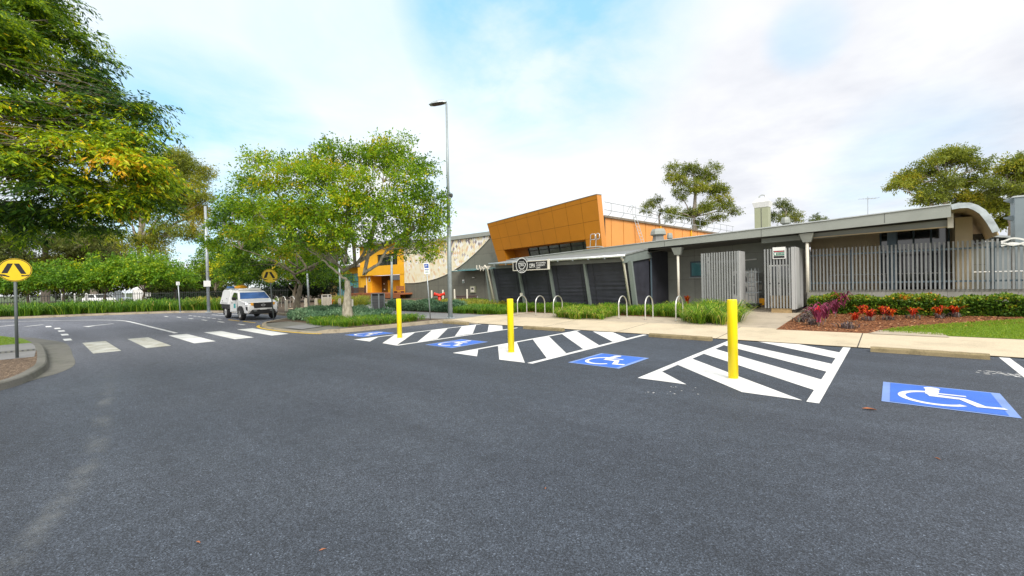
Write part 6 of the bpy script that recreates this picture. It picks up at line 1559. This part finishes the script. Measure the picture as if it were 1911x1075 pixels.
lm = [[AD(*p) for p in L_] for L_ in ([(628, 507, d0), (600, 484, d0 - .4), (565, 458, d0 - .8), (530, 430, d0 - .8)], [(630, 492, d0 + .2), (622, 458, d0 + .4), (598, 410, d0 + .3), (575, 350, d0)], [(645, 490, d0 - .4), (650, 445, d0 - .6), (645, 385, d0 - .6), (650, 330, d0 - .3)], [(664, 498, d0 + .5), (684, 462, d0 + .6), (700, 410, d0 + .4), (715, 340, d0 + .3)], [(680, 512, d0 - .2), (704, 494, d0 - .3), (722, 468, d0 - .3), (757, 440, d0), (790, 410, d0)], [(640, 505, d0 + .8), (600, 460, d0 + 1.2), (540, 390, d0 + 1), (490, 330, d0 + .5)])]
tree('island_tree', 'broad light green tree with pale trunk on the kerbed island, right of the darker trunk', b, fk, cl, .23, 'bark', 'leaf_mid', .135, .42, 270, .2, .22, .68, .10, twigs=8, sag=.02, limbs=lm, sub=(5, .44, .98, .08))
# darker tree beside it
b = G(553, 592, .13); d1 = (b - CP).dot(fwd); S1 = d1 / F
cl = [C(px, py, d1 + dd + 2.0, r_ * S1 * 1.07) for px, py, r_, dd in [(420, 420, 30, 0), (450, 400, 36, .5), (500, 410, 40, 0), (545, 395, 44, .6), (590, 400, 40, .8), (420, 460, 30, 0), (460, 455, 36, -.5), (505, 465, 36, -.8), (550, 460, 36, .5), (595, 470, 34, .8), (620, 440, 34, 1), (450, 490, 26, 0), (490, 500, 24, .6), (600, 505, 26, 1.5), (640, 480, 24, 1.6), (430, 500, 24, .5), (470, 520, 22, 1), (525, 505, 24, 1.5), (590, 470, 26, 1.2), (470, 360, 30, 1), (430, 385, 22, .4)]]
tree('island_tree', 'darker green tree with brown trunk on the island, behind the smaller crossing sign', b, [AD(556, 560, d1), AD(561, 532, d1)], cl, .20, 'bark2', 'leaf_mid', .14, .42, 200, .3, .19, .54, .12, twigs=6, sag=.04, sub=(4, .54, .82, .09), limbs=[[AD(*p) for p in L_] for L_ in ([(543, 508, d1), (520, 478, d1), (480, 440, d1 - .3)], [(556, 500, d1 + .4), (550, 450, d1 + .5)], [(580, 505, d1), (605, 478, d1 + .4)], [(550, 512, d1 - .4), (510, 485, d1 - .6), (450, 465, d1 - .4)])])
# trees behind the truck
for px, pb, cx, cy, rr, D, nm, lb, vl in ((550, 574, 555, 500, 48, 44, 'shade_tree', 'third shade tree with a leaning brown trunk behind the bicycle hoops', .42), (455, 572, 455, 500, 44, 52, 'shade_tree', 'bright green tree directly behind the white truck', .62), (405, 573, 405, 490, 36, 56, 'shade_tree', 'dark rounded tree beside the distant lamp post', .38), (615, 560, 600, 515, 40, 50, 'shade_tree', 'dark shrubby tree between the trunks and the yellow building', .28)):
    bb = AD(px, pb, D); bb.z = .13; s_ = D / F
    cl = [C(cx + dx * rr, cy + dy * rr * .8, D + dz, rr * .55 * s_) for dx, dy, dz in ((-.8, .1, 0), (-.4, -.5, .5), (.1, -.7, 0), (.6, -.4, .4), (.9, .2, 0), (.3, .2, -1), (-.3, .3, -1), (0, -.1, -1.2), (.5, .6, 0), (-.6, .6, .2))]
    tree(nm, lb, bb, [AD(px + (cx - px) * .4 - (3 if nm else 0), (pb + cy) / 2 + 12, D), AD(cx, cy + rr * .35, D)], cl, .20, 'bark2', 'leaf_row' if vl > .5 else 'leaf_mid', .22, .5, 60, .3, .3, vl, .12, twigs=3)
# hedge mass behind the truck and hoops, its shadow put into near-black leaves
P, D, S, L, v = leaf_cloud([tuple(AD(505 + 14 * k, 548 - 3 * (k % 2), 47)) for k in range(8)] + [tuple(AD(372 + 11 * k, 560, 50)) for k in range(4)] + [tuple(AD(290 + 14 * k, 563, 50)) for k in range(6)], [1.5] * 8 + [1.1] * 4 + [1.0] * 6, 60, .22, .2, .25, valbase=[.4] * 18)
tag(quads_object('shrubbery', P, D, S, L, L * .5, v, 'leaf_shadow'), 'shrub mass with painted-in shadow behind the truck and far bicycle hoops', 'shrubs', None, 'stuff')
# row of small rounded trees in front of the far fence
for px, rr, cy, vl, lb in ((268, 56, 508, .55, 'small spreading tree with yellow tips in the far row, nearest the truck'), (195, 52, 513, .52, 'small yellow-green tree second in the far row, behind two trunks'), (118, 48, 520, .50, 'small tree third in the far row, right of the large crossing sign'), (52, 44, 522, .50, 'small tree fourth in the far row, behind the large crossing sign'), (-15, 44, 524, .46, 'small tree at the left edge of the far row'), (325, 30, 522, .40, 'smallest dark green tree at the right end of the far row')):
    D = 39 if px < 300 else 44; bb = AD(px, 577, D); bb.z = .13; s_ = D / F
    cl = [C(px + dx * rr, cy + dy * rr * .62, D + dz, rr * .50 * s_) for dx, dy, dz in ((-.95, .2, 0), (-.55, -.25, .6), (0, -.55, .3), (.55, -.3, .5), (.95, .15, 0), (.4, .3, -1), (-.35, .3, -1), (0, 0, -1.3), (-.75, .45, -.5), (.75, .45, -.3))]
    f0 = AD(px, 556, D); tree('row_tree', lb, bb, [f0, AD(px + 2, 545, D)], cl, .13, 'bark2', 'leaf_row', .19, .55, 75, .35, .26, vl, .12, group='small trees along the far fence', twigs=3)
# tall gums behind
gum = [(262, 555, 62, .62, 'leaf_olive', 'tall brownish gum tree with thick pale trunk behind the far row', [(215, 350, 40), (250, 310, 42), (300, 300, 44), (345, 320, 40), (375, 350, 30), (370, 400, 32), (330, 380, 44), (280, 370, 44), (235, 400, 42), (300, 430, 36), (350, 440, 26), (255, 450, 34), (385, 320, 20), (330, 290, 24), (385, 375, 22), (300, 345, 40), (360, 420, 24), (290, 470, 30)], 300),
       (85, 560, 66, .5, 'leaf_gum', 'grey-green gum tree with pale forked trunks behind the large crossing sign', [(60, 430, 40), (110, 445, 44), (150, 470, 40), (30, 450, 36), (95, 490, 36), (180, 445, 40), (60, 490, 34)], 250),
       (175, 560, 70, .45, 'leaf_brown', 'hazy brownish gum tree between the two pale-trunked gums', [(165, 470, 44), (200, 455, 40), (140, 440, 42), (210, 490, 34), (170, 500, 36), (130, 490, 36)], 220),
       (-20, 560, 60, .5, 'leaf_gum', 'grey-green gum tree at the left edge behind the far row', [(-20, 430, 50), (20, 470, 40), (-40, 480, 46), (5, 400, 44)], 200)]
for px, pb, D, vl, mt_, lb, cc_, per in gum:
    bb = AD(px, pb, D); bb.z = .1; s_ = D / F
    cl = [C(a, c, D + random.uniform(-2, 2), r_ * s_ * .9) for a, c, r_ in cc_]
    top = min(c for a, c, r_ in cc_)
    tree('gum_tree', lb, bb, [AD(px + 2, 500, D), AD(px - 2, 450, D), AD(px + 4, (450 + top) / 2, D)], cl, .46, 'gumbark', mt_, .30, .34, 60, .4, .5, vl, .12, twigs=5, sag=.03, sub=(4, .55, .8, .08))
gum2 = [(1296, 440, 58, .55, 'leaf_olive', 'tall olive gum tree rising behind the orange building roof', [(1262, 335, 24), (1290, 315, 24), (1320, 325, 24), (1335, 350, 22), (1345, 372, 20), (1300, 350, 18), (1270, 365, 16), (1312, 385, 20), (1285, 400, 18), (1355, 385, 16), (1372, 395, 12), (1258, 395, 14), (1340, 410, 16), (1308, 418, 16), (1255, 315, 12)], .40),
        (1232, 440, 62, .5, 'leaf_gum', 'small grey-green gum beside the roof ladder, left of the tall olive gum', [(1215, 385, 14), (1225, 372, 10), (1238, 395, 10), (1205, 395, 8), (1248, 410, 8)], .2),
        (1466, 430, 60, .5, 'leaf_gum', 'small gum tree behind the chimney and the roof vent', [(1455, 385, 13), (1470, 395, 13), (1482, 405, 12), (1445, 405, 12), (1462, 408, 12), (1490, 412, 7)], .2),
        (1527, 430, 75, .45, 'leaf_gum', 'tiny distant tree top on the roof ridge right of the chimney', [(1524, 408, 8), (1534, 410, 7), (1517, 412, 5)], .15),
        (1765, 440, 42, .6, 'leaf_olive', 'wide olive green tree spreading above the curled roof end', [(1690, 335, 22), (1705, 350, 20), (1670, 345, 14), (1730, 320, 24), (1735, 300, 14), (1765, 300, 26), (1800, 300, 28), (1785, 285, 16), (1830, 310, 20), (1815, 340, 26), (1770, 340, 22), (1740, 365, 24), (1720, 372, 16), (1790, 370, 26), (1830, 370, 26), (1850, 385, 24), (1700, 325, 10)], .36),
        (1890, 440, 38, .5, 'leaf_olive', 'olive tree crown at the right edge behind the entry column', [(1875, 320, 26), (1900, 310, 26), (1925, 330, 30), (1890, 350, 26), (1870, 385, 26), (1915, 370, 30), (1880, 415, 24), (1850, 350, 16), (1905, 405, 20)], .34)]
for px, pb, D, vl, mt_, lb, cc_, tr_ in gum2:
    bb = AD(px, pb, D); bb.z = .3; s_ = D / F
    cl = [C(a, c, D + random.uniform(-1.5, 1.5), r_ * s_ * .95) for a, c, r_ in cc_]
    top = min(c for a, c, r_ in cc_)
    tree('gum_tree', lb, bb, [AD(px, 430, D), AD(px - 2, 405, D), AD(px + 2, (405 + top) / 2, D)], cl, tr_, 'gumbark', mt_, .24, .35, 150 if D < 50 else 110, .35, .30, vl, .12, twigs=5, sag=.03, sub=(4, .55, .72, .08))
# big tree overhanging from the left edge
Db = 12.5
cl = []
for px, py, r_, dd in [(-60, -60, 90, 0), (20, -20, 75, .5), (90, 10, 50, 1), (-80, 60, 100, -1), (0, 60, 80, -.5), (80, 70, 65, .5), (140, 70, 45, 1), (40, 130, 80, 0), (120, 140, 65, .6), (170, 130, 42, 1), (-60, 170, 100, -1), (190, 190, 50, .5), (230, 195, 42, .8), (270, 205, 26, 1), (60, 210, 75, -.4), (140, 215, 62, 0), (210, 245, 52, .2), (260, 265, 45, .5), (290, 235, 24, .9), (-20, 260, 90, -1), (90, 285, 70, -.9), (170, 295, 62, -.5), (240, 315, 52, 0), (290, 320, 42, .5), (318, 345, 22, .8), (40, 340, 75, -.6), (120, 360, 66, -.6), (200, 370, 56, 0), (270, 375, 44, .5), (300, 385, 20, .8), (-40, 400, 80, -.5), (60, 405, 50, 0), (130, 415, 38, .3), (185, 410, 30, .5), (20, 440, 30, .6), (-140, 0, 110, 0), (-160, 180, 120, 0), (-150, 350, 100, 0)]:
    D = Db + dd * 1.3; cl.append(C(px, py, D, r_ * D / F))
bb = Vector((-17.5, -5.2, .13))
vb = []
for (c, r_), (px, py) in zip(cl, [(0, 0)] * len(cl)): vb.append(.50 + random.gauss(0, .13))
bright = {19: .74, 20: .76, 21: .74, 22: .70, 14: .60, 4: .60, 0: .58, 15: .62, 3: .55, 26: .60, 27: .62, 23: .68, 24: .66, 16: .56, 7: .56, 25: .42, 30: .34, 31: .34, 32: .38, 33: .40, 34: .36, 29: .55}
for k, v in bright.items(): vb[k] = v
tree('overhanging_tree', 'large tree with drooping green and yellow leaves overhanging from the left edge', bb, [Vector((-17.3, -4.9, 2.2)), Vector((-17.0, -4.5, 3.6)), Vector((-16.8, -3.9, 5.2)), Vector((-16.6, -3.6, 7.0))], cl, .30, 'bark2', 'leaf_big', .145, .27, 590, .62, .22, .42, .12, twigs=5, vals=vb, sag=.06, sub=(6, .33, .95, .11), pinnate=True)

# ================================================================== FAR LEFT BOUNDARY
FP = [(-57, -14), (-53.2, -5), (-50.2, 2.0), (-46.3, 9.0), (-42, 14.0), (-39.5, 15.6)]
pf = thing('picket_fence', 'long black metal picket fence behind the row of small trees', 'fence', (FP[0][0], FP[0][1], .13))
pk = MB(); rl = MB()
for (xa, ya), (xb_, yb_) in zip(FP[:-1], FP[1:]):
    L_ = math.hypot(xb_ - xa, yb_ - ya); n = int(L_ / .16)
    for k in range(n): s_ = k / n; x, y = xa + (xb_ - xa) * s_, ya + (yb_ - ya) * s_; pk.box((x - .013, y - .013, .15), (x + .013, y + .013, 1.62))
    for z_ in (.35, 1.48): rl.bar((xa, ya, z_), (xb_, yb_, z_), .04, .04)
    q = MB().box((xa - .04, ya - .04, .1), (xa + .04, ya + .04, 1.75)).build('post', 'fabricblack', pf)
pk.build('pickets', 'fabricblack', pf); rl.build('rail', 'fabricblack', pf)
for px, lb in ((117, 'white marker post second from the left, before the black picket fence'), (162, 'white marker post in front of the parked cars beyond the fence'), (54, 'white marker post nearest the large crossing sign'), (140, 'thin white marker post between its two neighbours')):
    q = AD(px, 575, 44); w = .10 if px != 140 else .06
    tag(MB().box((q.x - w, q.y - w, .13), (q.x + w, q.y + w, 1.55)).hexa([(q.x - w, q.y - w, 1.55), (q.x + w, q.y - w, 1.55), (q.x + w, q.y + w, 1.55), (q.x - w, q.y + w, 1.55), (q.x - w * .3, q.y - w * .3, 1.65), (q.x + w * .3, q.y - w * .3, 1.65), (q.x + w * .3, q.y + w * .3, 1.65), (q.x - w * .3, q.y + w * .3, 1.65)]).build('marker_post', 'white'), lb, 'post', 'white marker posts before the picket fence')
def far_car(px, py, D, rz, mt, label):
    q = AD(px, py, D); t = thing('parked_car', label, 'car', (0, 0, 0), 0, 'cars parked beyond the picket fence')
    pr = [(2.1, .35), (2.15, .7), (1.9, .85), (1.0, .95), (.3, 1.42), (-1.1, 1.45), (-1.9, 1.0), (-2.15, .9), (-2.1, .35)]
    n = len(pr); wf = lambda z: .86 - max(0, z - .9) * .35
    MB().add([(x, s * wf(z), z) for s in (-1, 1) for x, z in pr], [tuple(range(n)), tuple(range(2 * n - 1, n - 1, -1))] + [(i, n + i, n + (i + 1) % n, (i + 1) % n) for i in range(n)]).build('body', mt, t, bevel=.04)
    for s in (-1, 1):
        MB().poly([(x, s * (wf(z) + .012), z) for x, z in ((.85, .98), (.28, 1.36), (-1.05, 1.38), (-1.7, 1.0))]).build('side_window', 'glass', t)
        for xw in (1.3, -1.35): MB().tube([(xw, s * .80 - .1, .32), (xw, s * .80 + .1, .32)], .32, 18).build('wheel', 'rubber', t)
    MB().poly([(1.0, -.74, .99), (1.0, .74, .99), (.38, .62, 1.40), (.38, -.62, 1.40)]).build('windscreen', 'glass', t)
    t.location = (q.x, q.y, 0); t.rotation_euler = (0, 0, rz)
far_car(186, 577, 58, R(20), 'carwhite', 'white car parked beyond the picket fence, left of its neighbour')
far_car(215, 576, 61, R(30), 'galv', 'silver car parked beyond the picket fence, right of the white one')
q = AD(258, 577, 52); t = thing('gate_pier', 'white picket gate beside a masonry pier beyond the far row of trees', 'gate', q)
MB().box((q.x - .4, q.y - .4, 0), (q.x + .4, q.y + .4, 1.9)).lathe((q.x, q.y, 1.9), [(.5, 0), (.5, .1), (.2, .3)], 4).build('pier', 'white', t)
mb = MB(); [mb.box((q.x + .5 + .2 * k, q.y + .1 * k, .2), (q.x + .58 + .2 * k, q.y + .1 * k + .06, 1.5)) for k in range(9)]; mb.build('pickets', 'white', t)
q = AD(222, 572, 56); tag(MB().box((q.x - 1.8, q.y - .1, .1), (q.x + 1.4, q.y + .1, 1.7)).box((q.x - 1.9, q.y - .15, 1.7), (q.x + 1.5, q.y + .15, 1.8)).build('boundary_wall', 'column'), 'dark blue-grey panel wall beyond the picket fence, left of the white gate', 'wall')
cs, rs, vs_ = [], [], []
for k in range(46):
    px = -160 + 12.6 * k; D = 88 + random.uniform(-8, 8); cs.append(tuple(AD(px, random.uniform(500, 552) if px < 330 else random.uniform(525, 552), D))); rs.append(random.uniform(2.6, 4.2)); vs_.append(random.uniform(.25, .6))
P, D, S, L, v = leaf_cloud(cs, rs, 16, .55, .2, .6, valbase=vs_)
tag(quads_object('far_wood', P, D, S, L, L * .5, v, 'leaf_gum'), 'hazy line of distant trees beyond the picket fence', 'trees', None, 'stuff')
# chips lying on the mulch bed
mp = [(-2.55, 14.85), (-.5, 14.95), (-.2, 15.1), (.2, 15.6), (1.3, 16.6), (3.2, 18.7), (4, 19.3), (4, 19.9), (-2.6, 19.6)]
P = np.array(in_poly(mp, 9000, lambda x, y: zs(y) + .012)); n = len(P); az = rng.uniform(0, 6.28, n)
D = unit(np.stack([np.cos(az), np.sin(az), rng.normal(0, .25, n)], 1)); S = unit(np.cross(D, np.array([0, 0, 1.0]) + rng.normal(0, .35, (n, 3)))); L = rng.uniform(.03, .085, n)
M['chips'] = foliage('mulch_chip', [(0, (.07, .025, .01)), (.45, (.26, .09, .03)), (.8, (.46, .19, .07)), (1, (.72, .46, .26))], .05, .8)
tag(quads_object('mulch_chips', P, D, S, L, L * .38, rng.random(n) ** 1.3, 'chips'), 'loose red-brown bark chips covering the garden bed', 'mulch', None, 'stuff')
# fallen leaves on the asphalt
for px, py, s_, a0, lb in ((370, 1013, .022, .3, 'brown fallen leaf on the asphalt at the bottom left'), (602, 1027, .022, 1.2, 'red-brown fallen leaf on the asphalt at the bottom centre'), (1622, 765, .075, .1, 'reddish dry leaf on the asphalt left of the near blue symbol'), (1018, 912, .016, 2, 'small pale leaf on the asphalt in the middle foreground'), (1750, 857, .028, 2.4, 'small dry leaf on the asphalt below the near blue symbol')):
    q = G(px, py); mb = MB(); c, s = math.cos(a0), math.sin(a0)
    mb.add([(q.x + c * u * s_ - s * v_ * s_, q.y + s * u * s_ + c * v_ * s_, z_ * s_ + .003) for u, v_, z_ in ((-1, 0, .1), (-.3, .32, .3), (.4, .25, .25), (1.1, 0, .1), (.4, -.28, .3), (-.3, -.3, .2), (0, 0, .05))], [(0, 6, 1), (1, 6, 2), (2, 6, 3), (3, 6, 4), (4, 6, 5), (5, 6, 0)])
    tag(mb.build('fallen_leaf', 'timber'), lb, 'leaf', 'fallen leaves on the asphalt')

# ================================================================== LIGHT AND SKY
SUN = Vector((.62, -.45, .64)).normalized()
sl = bpy.data.lights.new('sun', 'SUN'); sl.energy = 2.9; sl.angle = R(30); sl.color = (1.0, .955, .88)
so = bpy.data.objects.new('sun', sl); so.rotation_euler = SUN.to_track_quat('Z', 'Y').to_euler(); so.location = SUN * 60; col.objects.link(so)
wd = bpy.data.worlds.new('World'); scene.world = wd; wd.use_nodes = True
nt = wd.node_tree; bg = nt.nodes['Background']
sky = nd(nt, 'ShaderNodeTexSky', sky_type='NISHITA'); sky.sun_disc = False
sky.sun_elevation = math.asin(SUN.z); sky.sun_rotation = math.atan2(SUN.x, SUN.y); sky.air_density = 1.0; sky.dust_density = 0.6
tc = nd(nt, 'ShaderNodeTexCoord'); gv = tc.outputs['Generated']
sx_ = nd(nt, 'ShaderNodeSeparateXYZ'); nt.links.new(gv, sx_.inputs[0])
# cloud deck: the view direction meets a layer overhead
den = mth('MAXIMUM', mth('ADD', sx_.outputs[2], .16), .05)
cv_ = nd(nt, 'ShaderNodeCombineXYZ'); nt.links.new(mth('DIVIDE', sx_.outputs[0], den), cv_.inputs[0]); nt.links.new(mth('DIVIDE', sx_.outputs[1], den), cv_.inputs[1])
n1 = noise(nt, 1.15, 7, .58, vec=cv_.outputs[0]); n1.inputs['Distortion'].default_value = .35
n2 = noise(nt, .75, 6, .6, vec=cv_.outputs[0]); n2.noise_dimensions = '4D'; n2.inputs['W'].default_value = 4.2
def patch(px, py, rad, soft):            # a soft round region of the sky, by its true direction
    d = ray(px, py).normalized(); n = nd(nt, 'ShaderNodeVectorMath', operation='DOT_PRODUCT'); n.inputs[1].default_value = d
    nt.links.new(gv, n.inputs[0]); r = nd(nt, 'ShaderNodeMapRange', interpolation_type='SMOOTHSTEP')
    r.inputs[1].default_value = math.cos(R(rad + soft)); r.inputs[2].default_value = math.cos(R(max(.1, rad - soft))); nt.links.new(n.outputs['Value'], r.inputs[0]); return r.outputs[0]
def total(L):
    o = L[0]
    for q in L[1:]: o = mth('MAXIMUM', o, q)
    return o
gap = total([mth('MULTIPLY', patch(1010, 0, 11, 10), 1.25), mth('MULTIPLY', patch(385, 330, 9, 9), 1.0), mth('MULTIPLY', patch(1505, 65, 2.2, 2.2), .42), mth('MULTIPLY', patch(250, 40, 16, 14), .34), mth('MULTIPLY', patch(640, 60, 10, 9), .42), mth('MULTIPLY', patch(880, 400, 7, 6), .45), mth('MULTIPLY', patch(1700, 330, 5, 5), .35)])
nz = ramp(nt, [(.36, (0, 0, 0)), (.62, (1, 1, 1))], n1.outputs['Fac'])
gapf = mth('MULTIPLY', gap, mth('ADD', mth('MULTIPLY', nz.outputs[0], .75), .30))
shade = total([mth('MULTIPLY', patch(1640, 215, 14, 13), .95), mth('MULTIPLY', patch(1330, 215, 7, 7), .45), mth('MULTIPLY', patch(1250, 20, 10, 10), .30)])
nz2 = ramp(nt, [(.33, (.1, .1, .1)), (.62, (1, 1, 1))], n2.outputs['Fac'])
shf = mth('ADD', mth('MULTIPLY', shade, nz2.outputs[0]), mth('MULTIPLY', nz2.outputs[0], .10))
cloud = mixc(nt, shf, (.97, .972, .975), (.60, .625, .70))
hz = nd(nt, 'ShaderNodeVectorMath', operation='SCALE'); nt.links.new(cloud, hz.inputs[0]); hz.inputs['Scale'].default_value = 9.5
pale = nd(nt, 'ShaderNodeVectorMath', operation='SCALE'); nt.links.new(sky.outputs[0], pale.inputs[0]); pale.inputs['Scale'].default_value = .55
add_ = nd(nt, 'ShaderNodeVectorMath', operation='ADD'); nt.links.new(pale.outputs[0], add_.inputs[0]); add_.inputs[1].default_value = (2.6, 5.2, 7.0)
nt.links.new(mixc(nt, gapf, hz.outputs[0], add_.outputs[0]), bg.inputs['Color'])
bg.inputs['Strength'].default_value = 0.1

scene.view_settings.view_transform = 'Standard'; scene.view_settings.look = 'None'
scene.view_settings.exposure = 0.34; scene.view_settings.gamma = 1.0
scene.render.engine = 'CYCLES'
scene.cycles.use_denoising = True
scene.cycles.max_bounces = 6; scene.cycles.diffuse_bounces = 3; scene.cycles.glossy_bounces = 3; scene.cycles.transmission_bounces = 4; scene.cycles.transparent_max_bounces = 6
scene.cycles.sample_clamp_indirect = 6.0
